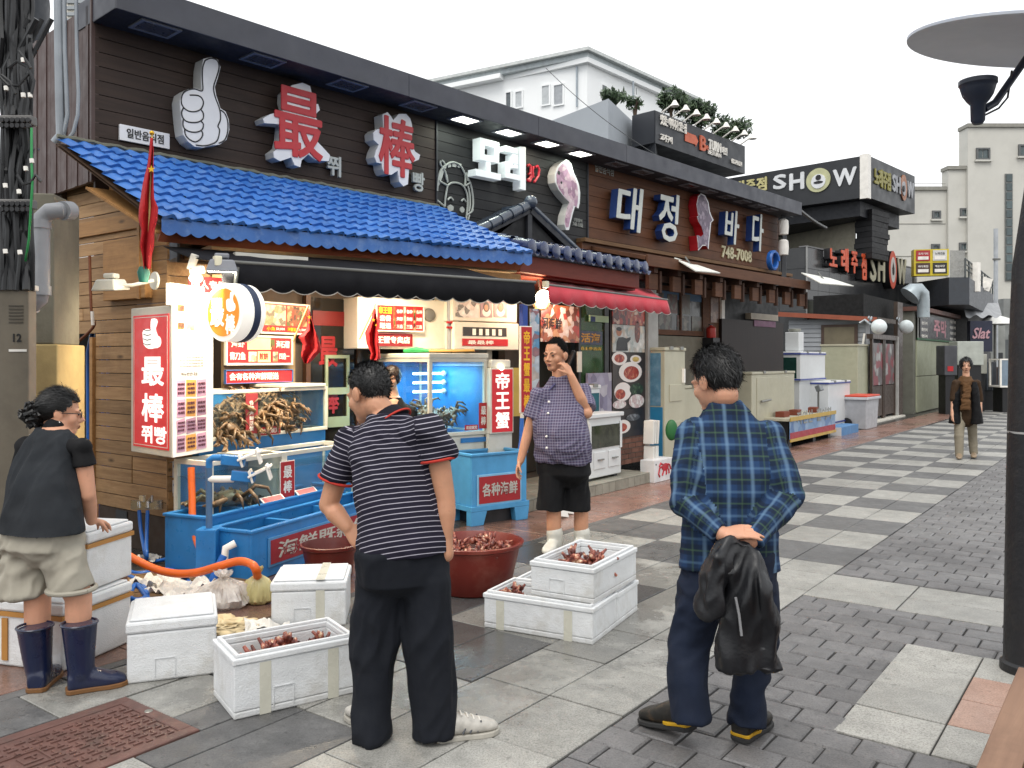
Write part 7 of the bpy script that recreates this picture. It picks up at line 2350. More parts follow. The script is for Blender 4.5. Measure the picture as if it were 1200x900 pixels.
def hand(mb,w,d,palm,side,curl=.5,s=1.0,spread=.12,thumb=.6):
 w,d,palm=Vector(w),Vector(d).normalized(),Vector(palm)
 palm=(palm-d*palm.dot(d)).normalized()
 lat=d.cross(palm)*side
 loft(mb,[(w-d*.01,lat,palm,.027*s,.020*s),(w+d*.025*s,lat,palm,.034*s,.018*s),(w+d*.06*s,lat,palm,.041*s,.015*s),(w+d*.088*s,lat,palm,.040*s,.012*s)],14,2.4)
 for i,(o_,ln)in enumerate(((.031,.072),(.0105,.080),(-.0105,.075),(-.031,.058))):
  p=w+d*(.086-abs(i-1.4)*.003)*s+lat*o_*s
  dd=(d+lat*o_*spread*8).normalized()
  pts=[p-dd*.012]
  ang=0
  c_=curl*(1+.12*i)
  cur=p
  for k,fr_ in enumerate((.42,.33,.25)):
   ang+=c_*(.55,.75,.6)[k]
   cur=cur+(dd*math.cos(ang)+palm*math.sin(ang))*ln*fr_*s
   pts.append(cur)
  limb(mb,pts,[.0088*s,.0084*s,.0078*s,.0066*s],10)
 p=w+d*.022*s+lat*.026*s
 t1=(d*.65+lat*.75*thumb+palm*.45).normalized()
 t2=(d*.9+lat*.2+palm*.5*(1+curl)).normalized()
 limb(mb,[p,p+t1*.038*s,p+t1*.038*s+t2*.028*s,p+t1*.038*s+t2*.05*s],[.0125*s,.0105*s,.0095*s,.0072*s],10)
def pattern_uv(me,bones):
 n=len(me.vertices)
 co=np.empty(n*3);me.vertices.foreach_get('co',co);co=co.reshape(-1,3)
 nf=len(me.polygons)
 ce=np.empty(nf*3);me.polygons.foreach_get('center',ce);ce=ce.reshape(-1,3)
 best,bd=np.zeros(nf,int),np.full(nf,1e9)
 for i,(a,b,sd,wt)in enumerate(bones):
  a,b=np.array(a),np.array(b)
  ab=b-a
  t_=np.clip(((ce-a)@ab)/(ab@ab),0,1)
  d=np.linalg.norm(ce-(a+t_[:,None]*ab),axis=1)/wt
  up=d<bd
  best[up],bd[up]=i,d[up]
 ls,lt=np.empty(nf,int),np.empty(nf,int)
 me.polygons.foreach_get('loop_start',ls);me.polygons.foreach_get('loop_total',lt)
 lv=np.empty(len(me.loops),int);me.loops.foreach_get('vertex_index',lv)
 lb=np.repeat(best,lt)
 uv=np.zeros((len(lv),2))
 for i,(a,b,sd,wt)in enumerate(bones):
  k=lb==i
  a,b=np.array(a),np.array(b)
  ax=(b-a)/np.linalg.norm(b-a)
  sd=np.array(sd);sd=sd-ax*(sd@ax);sd=sd/np.linalg.norm(sd)
  ot=np.cross(ax,sd)
  q=co[lv[k]]-a
  x,y=q@sd,q@ot
  uv[k,0]=x if wt>=1 else np.arctan2(y,x)*.055
  uv[k,1]=q@ax
 l=me.uv_layers.new(name='UVMap')
 l.data.foreach_set('uv',uv.ravel())
def folds(seed,amp,f=9.0,dirn=(1,0,.4)):
 L_=Vector(dirn).normalized()
 def fn(p):
  q=p+Vector((seed,seed,0))
  w=q+Vector((noise.noise(q*4),noise.noise(q*4+Vector((9,0,0))),noise.noise(q*4+Vector((0,9,0)))))*.07
  a=w-L_*w.dot(L_)*.72
  r=1-2.4*abs(noise.noise(a*f))
  r2=1-2.4*abs(noise.noise(a*f*2.2+Vector((3,1,0))))
  k=max(0,min(1,.5+1.3*noise.noise(q*3.3+Vector((0,0,7)))))
  return 1.5*amp*(.75*r*k+.38*r2*k+.5*noise.noise(q*5)-.28)
 return fn
def cloth_mat(name,col,bump=.3,rough=.85,var=.12,sheen=.0):
 return mat(name,col,rough,var=var,vscale=6,bump=bump,bscale=500,spec=.25,sheen=sheen)
def uv_mat(name,fn,rough=.85):
 t=NT(name)
 sp=t.new('ShaderNodeSeparateXYZ')
 t.l.new(t.uv(),sp.inputs[0])
 col=fn(t,sp.outputs[0],sp.outputs[1])
 wv=t.noise(t.obj(),420,2)
 t.bsdf(col,rough,0,t.bump(wv,.25,.002),.25)
 MATS[name]=t.m
 return t.m
def band(t,x,period,lo,hi,soft=.06):
 f=t.math('FRACT',t.math('DIVIDE',x,period))
 return t.ramp(f,[(max(lo-soft,0),0.0),(lo,1.0),(hi,1.0),(min(hi+soft,1),0.0)])
def skin_mat(name,c,v=.10):
 t=NT(name)
 o=t.obj()
 c=hx(c)
 col=t.ramp(t.noise(o,9,5,.6),[(.3,tuple(x*(1-v)for x in c)),(.7,(min(1,c[0]*(1+v)),c[1]*(1+v*.5),c[2]*(1+v*.4)))])
 col=t.mix(t.ramp(t.noise(o,70,3),[(.62,0.0),(.75,.25)]),col,(c[0]*.6,c[1]*.5,c[2]*.5))
 t.bsdf(col,.5,0,t.bump(t.noise(o,300,3),.2,.0015),.4,sub=.12)
 return t.m
M_SKIN=skin_mat('skin_tan','c8967a')
M_SKIN2=skin_mat('skin_tan_dark','c08e70')
M_SKINF=skin_mat('skin_light','d2a488')
M_HAIR=mat('hair_black','0c0b0b',.45,var=.3,vscale=60,bump=.0)
def hairline(front,side,back,sb=.02):
 def k(p):
  if p.y>.045:return p.z>front+(.02 if abs(p.x)>.05 else 0)
  if p.y>-.015:return p.z>side+max(0,(p.y+.0)*(front-side)/.055)
  return p.z>back+(side-back)*max(0,min(1,(p.y+.07)/.06))
 return k
def X3(a,b):return Vector(a).cross(Vector(b))
UP=Vector((0,0,1))
def shoe(mb,heel,toe,w=.046,h=.075,hz=0.0,tz=0.0):
 heel,toe=Vector(heel),Vector(toe)
 d=(toe-heel);L=d.length;d.normalize()
 rt=X3(d,UP).normalized()
 up=X3(rt,d)
 rings=[]
 for t_,ww,hh in((0,.028,.060),(.04,.038,.072),(.25,.040,.085),(.45,.043,.075),(.65,.049,.055),(.85,.044,.042),(.96,.030,.030),(1.0,.012,.018)):
  c=heel+d*L*t_+up*hh*.5
  rings.append((c,rt,up,ww*w/.046,hh*.5*h/.075))
 loft(mb,rings,18,2.6)
def sole(mb,heel,toe,w=.048,th=.022):
 heel,toe=Vector(heel),Vector(toe)
 d=(toe-heel);L=d.length;d.normalize()
 rt=X3(d,UP).normalized();up=X3(rt,d)
 prof=[(-.01,.025),(.05,.040),(.3,.040),(.5,.043),(.7,.050),(.88,.045),(.98,.028),(1.02,.010)]
 a=[heel+d*L*t_+rt*ww*w/.048 for t_,ww in prof]+[heel+d*L*t_-rt*ww*w/.048 for t_,ww in reversed(prof)]
 n=len(a)
 mb.add([p+up*.0 for p in a]+[p+up*th for p in a],[tuple(range(n-1,-1,-1)),tuple(range(n,2*n))]+[(i,(i+1)%n,n+(i+1)%n,n+i)for i in range(n)])
def striped_man():
 Y=3.45
 th=thing('person','man in a navy striped polo shirt and dark trousers seen from behind','person',(-.42,Y,0))
 f=Vector((-.42,.9,0)).normalized();rt=X3(f,UP)
 hc=V(432,461,Y+.20)
 M=frame(hc,Vector((-.72,.62,-.32)),UP+Vector((-.22,.25,0)),1.05)
 neck=V(455,492,Y+.15)
 pel=V(474,632,Y)
 sl,sr=V(408,518,Y+.11),V(508,505,Y+.04)
 el,wl=V(385,592,Y+.12),V(408,618,Y+.08)
 er,wr=V(522,585,Y+.03),V(522,632,Y+.02)
 b=MB()
 head(b,M)
 limb(b,[M@Vector((0,-.035,-.06)),neck.lerp(hc,.25),neck-UP*.04],[.056,.056,.06])
 limb(b,[neck-UP*.04,pel],[.10,.12])
 for s,e,w in((sl,el,wl),(sr,er,wr)):
  limb(b,[neck-UP*.05,s,s.lerp(e,.4),e,e.lerp(w,.35),w],[.05,.050,.048,.041,.043,.029])
 hand(b,wl,V(420,632,Y+.06)-wl,rt*.3+f,1,.9,.95)
 limb(b,[wr,wr-UP*.06],[.03,.035])
 for x in(438,509):
  limb(b,[pel,V(x,700,Y),V(x-2,835,Y)],[.07,.06,.045])
 wrap(organic(b,.0048,5),'body',M_SKIN2,th)
 hair(th,M,hairline(.075,.012,-.060),M_HAIR,r=(.0785,.0965,.0915),strands=5500,length=.010,lift=.55,rough=.002)
 b=MB()
 loft(b,[(V(474,642,Y),rt,f,.185,.125),(V(474,665,Y),rt,f,.192,.135),(V(474,682,Y),rt,f,.188,.135),(V(474,698,Y),rt,f,.10,.06)],26,2.5)
 sleeve(b,[V(447,676,Y),V(442,720,Y),V(436,780,Y+.02),V(437,835,Y),V(440,866,Y-.01)],[.100,.096,.088,.082,.078])
 sleeve(b,[V(501,676,Y),V(502,720,Y),V(503,780,Y),V(506,830,Y),V(508,860,Y)],[.100,.102,.100,.096,.092])
 wrap(organic(b,.009,3,folds(2,.020,7,(.35,.2,1))),'trousers',cloth_mat('navy_black_trousers','15181f',.3),th)
 spine=[V(474,648,Y),V(474,630,Y),V(471,600,Y+.02),V(466,560,Y+.06),V(461,525,Y+.10),V(458,502,Y+.12),V(456,484,Y+.145)]
 dims=[(.192,.135),(.188,.132),(.180,.128),(.185,.128),(.186,.112),(.142,.088),(.074,.070)]
 b=MB()
 loft(b,[(c,rt,f,a,d_)for c,(a,d_)in zip(spine,dims)],30,2.4)
 sleeve(b,[neck-UP*.07,sl+Vector((.01,0,0)),sl.lerp(el,.3),sl.lerp(el,.60)],[.065,.070,.072,.075])
 sleeve(b,[neck-UP*.07,sr-Vector((.01,0,0)),sr.lerp(er,.25),sr.lerp(er,.42)],[.065,.071,.074,.077])
 me=organic(b,.008,5,folds(7,.013,8,(.8,.1,-.6)))
 pattern_uv(me,[(pel,neck,rt,1.7),(sl,el,f,.82),(sr,er,f,.82)])
 def stripes(t,u,v):
  base=t.ramp(t.noise(t.obj(),6,4),[(.3,hx('14121f')),(.7,hx('1f1c2c'))])
  s=band(t,v,.0205,.10,.19,.05)
  return t.mix(t.math('MULTIPLY',s,.85),base,hx('b8b4c0'))
 wrap(me,'shirt',uv_mat('striped_jersey',stripes),th)
 col=MB()
 cc0=neck+Vector((-.004,-.005,.012))
 ax=(hc-neck).normalized()
 rr_=X3(f,ax).normalized();ff=X3(ax,rr_)
 loft(col,[(cc0-ax*.035,rr_,ff,.090,.082),(cc0-ax*.01,rr_,ff,.075,.072),(cc0+ax*.018,rr_,ff,.066,.064)],24,2.1)
 wrap(organic(col,.006,3),'collar',cloth_mat('navy_collar','14131c',.3),th)
 MB().tube([cc0-ax*.034+rr_*.094*math.cos(a)+ff*.086*math.sin(a)for a in[k*.2618 for k in range(25)]],.0045,6).build('collar_edge',cloth_mat('red_edge','b83a30'),th,world=True,smooth=True)
 for s,e,q in((sl,el,.60),(sr,er,.42)):
  c=s.lerp(e,q);d=(e-s).normalized();o1=d.orthogonal().normalized();o2=d.cross(o1)
  MB().tube([c+o1*.0745*math.cos(k*.2618)+o2*.0745*math.sin(k*.2618)for k in range(25)],.006,6).build('sleeve_edge',cloth_mat('red_edge','b83a30'),th,world=True,smooth=True)
 for hl,toe in((G(447,862),G(428,850)),(G(511,868),G(552,862))):
  b=MB();hl=Vector(hl);toe=Vector(toe)
  toe=hl+(toe-hl).normalized()*.26
  shoe(b,hl+UP*.018,toe+UP*.018)
  o=wrap(organic(b,.006,3),'shoe',mat('white_trainer','b4b0a8',.5,var=.2,vscale=25,dirt=.4,dcol=hx('6a665e'),dscale=14),th)
  d=(toe-hl).normalized();s_=X3(d,UP).normalized()
  for k in range(4):
   q=hl+d*(.10+.026*k)+UP*(.098-.011*k)
   MB().tube([q-s_*.026,q+UP*.008,q+s_*.026],.0035,6).build('lace',mat('lace_white','d0ccc4',.8),o,world=True,smooth=True)
  for sg_ in(-1,1):
   for k in range(3):
    q=hl+d*(.10+.03*k)+s_*sg_*.043
    MB().tube([q+UP*.03,q+d*.012+UP*.05-s_*sg_*.004,q+d*.02+UP*.07-s_*sg_*.012],.004,6).build('side_stripe',mat('stripe_grey','4a4c50',.6),o,world=True,smooth=True)
  b=MB();sole(b,hl,toe);b.build('sole',mat('pale_sole','a8a49a',.6,dirt=.3),o,world=True,bevel=.004)
striped_man()
def plaid_man():
 Y=3.42
 th=thing('person','man in a blue plaid shirt holding a black jacket behind his back','person',(.82,Y,0))
 f=Vector((.05,1,0)).normalized();rt=X3(f,UP)
 hc=V(838,447,Y+.10)
 M=frame(hc,Vector((-.50,.80,-.28)),UP+Vector((-.10,.22,0)),1.06)
 neck=V(852,482,Y+.08)
 pel=V(856,650,Y)
 sl,sr=V(812,514,Y+.04),V(902,512,Y+.04)
 el,wl=V(803,590,Y-.06),V(846,626,Y-.19)
 er,wr=V(920,585,Y-.06),V(880,634,Y-.20)
 b=MB()
 head(b,M)
 limb(b,[M@Vector((0,-.035,-.06)),neck.lerp(hc,.3),neck-UP*.04],[.058,.058,.062])
 limb(b,[neck-UP*.10+f*.02,pel],[.07,.11])
 for s,e,w in((sl,el,wl),(sr,er,wr)):
  limb(b,[neck-UP*.10+f*.02,s,e,e.lerp(w,.4),w],[.045,.044,.040,.040,.029])
 hand(b,wl,V(876,622,Y-.22)-wl,Vector((0,.5,-.8)),-1,.35,.95)
 hand(b,wr,V(864,648,Y-.21)-wr,Vector((-.5,.6,-.2)),1,1.1,.95)
 wrap(organic(b,.0048,5),'body',M_SKIN,th)
 hair(th,M,hairline(.070,-.004,-.066),M_HAIR,r=(.0835,.1025,.099),strands=7000,length=.030,lift=.09,rough=.003)
 b=MB()
 loft(b,[(V(856,640,Y),rt,f,.185,.13),(V(856,668,Y),rt,f,.19,.135),(V(856,688,Y),rt,f,.183,.13),(V(856,704,Y),rt,f,.10,.06)],26,2.5)
 sleeve(b,[V(828,682,Y),V(820,712,Y),V(806,755,Y+.02),V(804,800,Y-.04),V(808,846,Y-.07)],[.098,.095,.084,.078,.076])
 sleeve(b,[V(884,682,Y),V(885,715,Y),V(882,765,Y+.06),V(877,810,Y+.04),V(875,850,Y+.02)],[.098,.095,.083,.074,.074])
 wrap(organic(b,.009,3,folds(12,.018,7,(.9,.2,.5))),'trousers',cloth_mat('dark_denim','1a2233',.35,var=.25),th)
 spine=[V(856,668,Y),V(856,650,Y),V(856,615,Y),V(857,575,Y+.01),V(857,535,Y+.03),V(856,505,Y+.05),V(854,492,Y+.065),V(852,474,Y+.08)]
 dims=[(.205,.14),(.200,.138),(.190,.13),(.192,.13),(.194,.118),(.165,.095),(.118,.082),(.074,.070)]
 b=MB()
 loft(b,[(c,rt,f,a,d_)for c,(a,d_)in zip(spine,dims)],30,2.4)
 sleeve(b,[neck-UP*.09,sl+Vector((.01,0,0)),sl.lerp(el,.5),el,el.lerp(wl,.5),wl.lerp(el,.02)],[.065,.073,.071,.066,.058,.047])
 sleeve(b,[neck-UP*.09,sr-Vector((.01,0,0)),sr.lerp(er,.5),er,er.lerp(wr,.5),wr.lerp(er,.02)],[.065,.073,.071,.066,.058,.047])
 me=organic(b,.008,4,folds(21,.016,8,(.8,.1,.6)))
 pattern_uv(me,[(pel,neck,rt,1.75),(sl,el,f,.8),(el,wl,f,.8),(sr,er,f,.8),(er,wr,f,.8)])
 def plaid(t,u,v):
  c=t.ramp(t.noise(t.obj(),5,4),[(.3,hx('182c4a')),(.7,hx('223c60'))])
  P=.092
  c=t.mix(t.math('MULTIPLY',band(t,v,P,.05,.45,.08),.60),c,hx('0e1622'))
  c=t.mix(t.math('MULTIPLY',band(t,u,P,.05,.40,.08),.45),c,hx('101a26'))
  c=t.mix(t.math('MULTIPLY',band(t,u,P,.66,.71,.09),.36),c,hx('7c9cb8'))
  c=t.mix(t.math('MULTIPLY',band(t,v,P,.70,.73,.07),.26),c,hx('6a8cac'))
  c=t.mix(t.math('MULTIPLY',band(t,u,P,.22,.25,.04),.30),c,hx('4a6448'))
  c=t.mix(t.math('MULTIPLY',band(t,v,P,.22,.25,.04),.34),c,hx('4e6a4a'))
  return c
 wrap(me,'shirt',uv_mat('blue_plaid',plaid),th)
 col=MB()
 ax=(hc-neck).normalized();rr_=X3(f,ax).normalized();ff=X3(ax,rr_)
 loft(col,[(neck-ax*.035,rr_,ff,.092,.084),(neck-ax*.005,rr_,ff,.078,.074),(neck+ax*.026,rr_,ff,.068,.066)],24,2.1)
 cm=organic(col,.006,3)
 pattern_uv(cm,[(pel,neck,rt,1.7)])
 wrap(cm,'collar',MATS['blue_plaid'],th)
 for hl,toe,lift_ in((G(812,868),G(786,858),.04),(G(866,870),G(884,856),0)):
  hl=Vector(hl);toe=Vector(toe)
  toe=hl+(toe-hl).normalized()*.26
  hl=hl+UP*lift_
  b=MB();shoe(b,hl+UP*.02,toe+UP*.02,.050,.09)
  o=wrap(organic(b,.006,3),'shoe',mat('hiking_black','1a1814',.6,var=.4,vscale=30,dirt=.5,dcol=hx('6a5238'),dscale=18),th)
  b=MB();sole(b,hl,toe,.052,.02);b.build('sole',mat('black_sole','2a2a2a',.7),o,world=True,bevel=.004)
  b=MB();d=(toe-hl).normalized()
  sole(b,hl+UP*.0205+d*.0,hl+d*.13+UP*.0205,.050,.014);b.build('yellow_band',mat('shoe_yellow','c89a18',.5),o,world=True,bevel=.003)
  c=hl+d*.10+UP*.085;s_=X3(d,UP).normalized()
  b=MB()
  for k in range(4):
   q=c+d*.028*k-UP*.010*k
   b.tube([q-s_*.028,q+UP*.012,q+s_*.028],.004,6)
  b.build('lace',mat('lace_tan','6e5a40',.8),o,world=True,smooth=True)
 jk=thing('jacket','black jacket with a grey zip hanging from the hands of the plaid man','jacket',tuple(V(872,785,Y-.24)))
 b=MB()
 yj=Y-.25
 loft(b,[(V(868,632,yj),rt,f,.040,.035),(V(874,650,yj),rt,f,.060,.045),(V(876,690,yj),rt,f,.080,.050),(V(876,730,yj),rt,f,.100,.050),(V(878,765,yj),rt,f,.115,.050),(V(879,784,yj),rt,f,.118,.046)],24,2.3)
 limb(b,[V(858,636,yj),V(842,655,yj-.02),V(832,685,yj-.02),V(829,706,yj-.02)],[.035,.045,.042,.04],14)
 limb(b,[V(884,650,yj),V(900,690,yj-.03),V(908,740,yj-.03),V(905,772,yj-.03)],[.035,.042,.045,.042],14)
 wrap(organic(b,.008,2,folds(33,.034,9,(.12,.2,1))),'shell',mat('black_nylon','101115',.42,var=.25,bump=.3,bscale=90),jk)
 MB().tube([V(862,700,yj-.066),V(866,720,yj-.068),V(869,745,yj-.068)],.005,6).build('zip',mat('zip_grey','8a8a8c',.4),jk,world=True,smooth=True)
plaid_man()
def phone_man():
 Y=6.9
 th=thing('person','man in a checked short sleeve shirt and black shorts talking on a phone','person',(.48,Y,0))
 f=Vector((-.38,-.92,0)).normalized();rt=X3(f,UP)
 hc=V(651,416,Y)
 M=frame(hc,Vector((-.60,-.80,-.05)),UP,1.12)
 neck=V(657,446,Y)
 pel=V(661,548,Y)
 sr,sl=V(630,464,Y-.03),V(684,460,Y+.06)
 er,wr=V(619,506,Y-.02),V(610,540,Y-.05)
 el,wl=V(688,484,Y-.10),V(669,440,Y-.14)
 b=MB()
 head(b,M)
 limb(b,[M@Vector((0,-.03,-.06)),neck.lerp(hc,.3),neck-UP*.05],[.058,.058,.066])
 limb(b,[neck-UP*.12,pel],[.075,.12])
 limb(b,[neck-UP*.06,sr,er,er.lerp(wr,.4),wr],[.05,.05,.042,.040,.030])
 limb(b,[neck-UP*.06,sl,el,el.lerp(wl,.4),wl],[.05,.052,.046,.044,.030])
 hand(b,wr,V(605,556,Y-.06)-wr,Vector((.7,-.2,0)),1,.55,1.0)
 hand(b,wl,V(659,418,Y-.12)-wl,Vector((-.65,.55,0)),1,.75,1.0,.16)
 for x0,x1,x2,d in((645,649,650,-.03),(678,681,682,.03)):
  limb(b,[V(x0,570,Y+d),V(x1,600,Y+d),V(x1,618,Y+d),V(x2,640,Y+d)],[.075,.060,.060,.045])
 wrap(organic(b,.0055,5),'body',M_SKIN2,th)
 face_bits(th,M,M_SKIN2,True)
 hair(th,M,hairline(.082,.016,-.062),mat('hair_greying','100e0d',.85,var=.4,vscale=80,spec=.1),r=(.0775,.0955,.0905),strands=1800,length=.009,lift=.55,rough=.002)
 b=MB()
 loft(b,[(V(661,536,Y),rt,f,.215,.16),(V(661,555,Y),rt,f,.22,.16),(V(661,570,Y),rt,f,.11,.07)],26,2.5)
 sleeve(b,[V(647,556,Y-.02),V(645,580,Y-.02),V(644,598,Y-.02)],[.105,.112,.116])
 sleeve(b,[V(675,556,Y+.03),V(675,580,Y+.03),V(675,598,Y+.03)],[.105,.112,.116])
 wrap(organic(b,.010,2,folds(41,.014,7,(.2,.2,1))),'shorts',cloth_mat('black_shorts','131315',.3),th)
 b=MB()
 spine=[V(660,541,Y),V(660,525,Y-.03),V(658,505,Y-.04),V(657,484,Y-.02),V(657,467,Y),V(657,455,Y),V(657,441,Y)]
 dims=[(.225,.17),(.232,.19),(.228,.185),(.218,.16),(.205,.125),(.15,.10),(.080,.078)]
 loft(b,[(c,rt,f,a,d_)for c,(a,d_)in zip(spine,dims)],30,2.4)
 sleeve(b,[neck-UP*.09,sr+rt*-.01,sr.lerp(er,.35),sr.lerp(er,.62)],[.07,.078,.082,.086])
 sleeve(b,[neck-UP*.09,sl+rt*.01,sl.lerp(el,.5),sl.lerp(el,.85)],[.07,.078,.084,.088])
 me=organic(b,.010,3,folds(45,.022,7,(.5,.3,.8)))
 pattern_uv(me,[(pel,neck,rt,1.8),(sr,er,f,.85),(sl,el,f,.85)])
 def check(t,u,v):
  c=t.ramp(t.noise(t.obj(),5,4),[(.3,hx('3c3a52')),(.7,hx('4a4864'))])
  c=t.mix(t.math('MULTIPLY',band(t,u,.022,.30,.50,.15),.55),c,hx('8a8698'))
  c=t.mix(t.math('MULTIPLY',band(t,v,.022,.30,.50,.15),.55),c,hx('8a8698'))
  return t.mix(t.math('MULTIPLY',band(t,v,.022,.75,.9,.1),.35),c,hx('5a3444'))
 wrap(me,'shirt',uv_mat('small_check',check),th)
 b=MB()
 for k in range(5):
  c=V(650+k*.3,470+k*13,Y)+f*(.135+.025*min(k,3))+Vector((0,0,0))
  b.ball(tuple(c),.010,8,6)
 b.build('button',M_WPR,th,world=True,smooth=True)
 for s in(-1,1):
  p0=neck+rt*s*.075+UP*.015
  b=MB().slab(p0,neck+f*.085+rt*s*.012-UP*.03,neck+f*.10+rt*s*.06-UP*.085,p0+rt*s*.035-UP*.045+f*.03,.008)
  b.build('collar',cloth_mat('check_collar','4a486a'),th,world=True,bevel=.003)
 for x,d in((650,-.03),(682,.03)):
  b=MB()
  limb(b,[V(x,624,Y+d),V(x,636,Y+d),V(x,646,Y+d)],[.068,.062,.055],18)
  hl=V(x,650,Y+d);hl.z=.01
  shoe(b,hl-f*.05,hl+f*.21,.052,.10)
  wrap(organic(b,.008,3),'rubber_boot',mat('white_rubber','c4c2b8',.4,dirt=.3,dcol=hx('8a8474'),dscale=8),th)
 ph=thing('phone','dark mobile phone held to the ear of the man in shorts','phone',tuple(V(664,420,Y-.10)))
 MB().obox((.035,.0,.0),(.016,.05,.13),(R(12),R(18),R(30))).build('case',mat('phone_black','141416',.3),ph,bevel=.006)
phone_man()
def boots_woman():
 Y=4.05
 th=thing('person','woman in a charcoal vest, beige shorts and navy rubber boots at the left edge','person',(-2.1,Y,0))
 f=Vector((.45,.9,0)).normalized();rt=X3(f,UP)
 hc=V(72,484,Y+.18)
 M=frame(hc,Vector((.88,.45,-.10)),UP+Vector((.12,.1,0)),.95)
 neck=V(64,505,Y+.12)
 pel=V(50,628,Y-.02)
 sr,sl=V(96,524,Y+.04),V(30,524,Y+.14)
 er,wr=V(103,580,Y+.05),V(107,610,Y+.16)
 el,wl=V(22,590,Y+.22),V(40,612,Y+.34)
 b=MB()
 head(b,M)
 limb(b,[M@Vector((0,-.03,-.06)),neck.lerp(hc,.3),neck-UP*.05],[.05,.05,.058])
 limb(b,[neck-UP*.05,pel],[.09,.11])
 for s,e,w in((sr,er,wr),(sl,el,wl)):
  limb(b,[neck-UP*.06,s,e,e.lerp(w,.4),w],[.045,.044,.037,.036,.026])
 hand(b,wr,V(119,612,Y+.24)-wr,Vector((0,.2,-1)),-1,.5,.92)
 hand(b,wl,V(50,616,Y+.42)-wl,Vector((0,.2,-1)),1,.5,.92)
 for x0,x1,x2,d in((40,44,44,.02),(80,92,94,-.04)):
  limb(b,[V(x0,670,Y+d),V(x1,700,Y+d),V(x1,728,Y+d),V(x2,760,Y+d)],[.075,.060,.058,.045])
 wrap(organic(b,.0052,5),'body',M_SKIN,th)
 face_bits(th,M,M_SKIN)
 hair(th,M,hairline(.060,.002,-.050),M_HAIR,r=(.084,.103,.098),strands=6500,length=.034,lift=.06,rough=.003,flow=(0,-1,-.1))
 bn=MB()
 bc=M@Vector((0,-.125,-.02))
 g=random.Random(4)
 bn.ball(tuple(bc),.055,16,12,(1,1,1))
 for k in range(60):
  d=Vector((g.gauss(0,1),g.gauss(0,1),g.gauss(0,1))).normalized()
  e=(d+Vector((g.gauss(0,.7),g.gauss(0,.7),g.gauss(0,.7)))).normalized()
  bn.tube([bc+d*.05,bc+(d+e).normalized()*.066,bc+e*.052],[.006,.009,.004],5)
 bn.build('hair_bun',M_HAIR,th,world=True,smooth=True)
 gl=MB()
 for s in(-1,1):
  gl.tube([M@Vector((s*.033+.024*math.cos(a),.094,-.002+.016*math.sin(a)))for a in[k*.5236 for k in range(13)]],.0022,5)
  gl.tube([M@Vector((s*.057,.092,.003)),M@Vector((s*.080,.03,.002)),M@Vector((s*.082,-.015,.0))],.0022,5)
 gl.build('glasses',mat('glasses_dark','1a1416',.3),th,world=True,smooth=True)
 MB().ball(tuple(M@Vector((.082,-.005,-.048))),.006,8,6).build('earring',M_WPR,th,world=True)
 b=MB()
 loft(b,[(V(50,612,Y),rt,f,.185,.14),(V(50,640,Y),rt,f,.195,.15),(V(52,664,Y),rt,f,.11,.07)],26,2.5)
 sleeve(b,[V(32,655,Y+.02),V(31,675,Y+.02),V(32,696,Y+.02)],[.105,.108,.112])
 sleeve(b,[V(74,655,Y-.04),V(80,675,Y-.04),V(84,692,Y-.04)],[.105,.104,.104])
 wrap(organic(b,.009,2,folds(52,.018,8,(.6,.2,.8))),'shorts',cloth_mat('beige_shorts','9c978a',.3),th)
 MB().tube([V(84,690,Y-.04)+rt*.102*math.cos(k*.2618)+f*.102*math.sin(k*.2618)for k in range(25)],.012,8).build('cuff',cloth_mat('beige_shorts','9c978a',.3),th,world=True,smooth=True)
 b=MB()
 sleeve(b,[neck-UP*.08,sr,sr.lerp(er,.40)],[.05,.052,.058],16)
 sleeve(b,[neck-UP*.08,sl,sl.lerp(el,.40)],[.05,.052,.058],16)
 limb(b,[neck-UP*.08,neck+UP*.012],[.065,.052],16)
 wrap(organic(b,.008,3,folds(55,.006,9)),'tee_shirt',cloth_mat('black_tee','141416',.3),th)
 b=MB()
 spine=[V(50,624,Y-.02),V(50,600,Y),V(52,570,Y+.03),V(57,538,Y+.08),V(61,516,Y+.10),V(63,502,Y+.115)]
 dims=[(.208,.155),(.20,.148),(.188,.135),(.172,.12),(.135,.092),(.075,.066)]
 loft(b,[(c,rt,f,a,d_)for c,(a,d_)in zip(spine,dims)],28,2.4)
 wrap(organic(b,.008,3,folds(58,.012,7,(.3,.1,1))),'vest',cloth_mat('charcoal_vest','25282c',.5,var=.2),th)
 M_BOOT=mat('navy_rubber','101a38',.3,var=.15,bump=.08,coat=.2,dirt=.2,dcol=hx('3a3a44'),dscale=8)
 for(u0,v0,u1,v1),tu,dv in(((41,734,46,800),-.02,.02),((93,730,95,800),.12,-.04)):
  b=MB()
  Yb=Y-.1+(.03 if u0<60 else 0)
  sleeve(b,[V(u1,v1-12,Yb),V((u0+u1)/2,(v0+v1)/2,Yb),V(u0,v0,Yb)],[.056,.064,.077],20)
  hl=V(u1+1,806,Yb);hl.z=.012
  fd=(f+Vector((.5 if u0>60 else-.55,-.35,0))).normalized()
  shoe(b,hl-fd*.06,hl+fd*.19,.052,.10)
  o=wrap(organic(b,.007,3),'rubber_boot',M_BOOT,th)
  b=MB();h2=hl.copy();h2.z=0
  sole(b,h2-fd*.065,h2+fd*.195,.055,.022);b.build('sole',mat('gum_sole','6e4a26',.6),o,world=True,bevel=.004)
  c=V(u0,v0,Yb)
  MB().tube([c+Vector((.077*math.cos(k*.2618),.077*math.sin(k*.2618),0))for k in range(25)],.006,6).build('boot_rim',M_BOOT,o,world=True,smooth=True)
boots_woman()
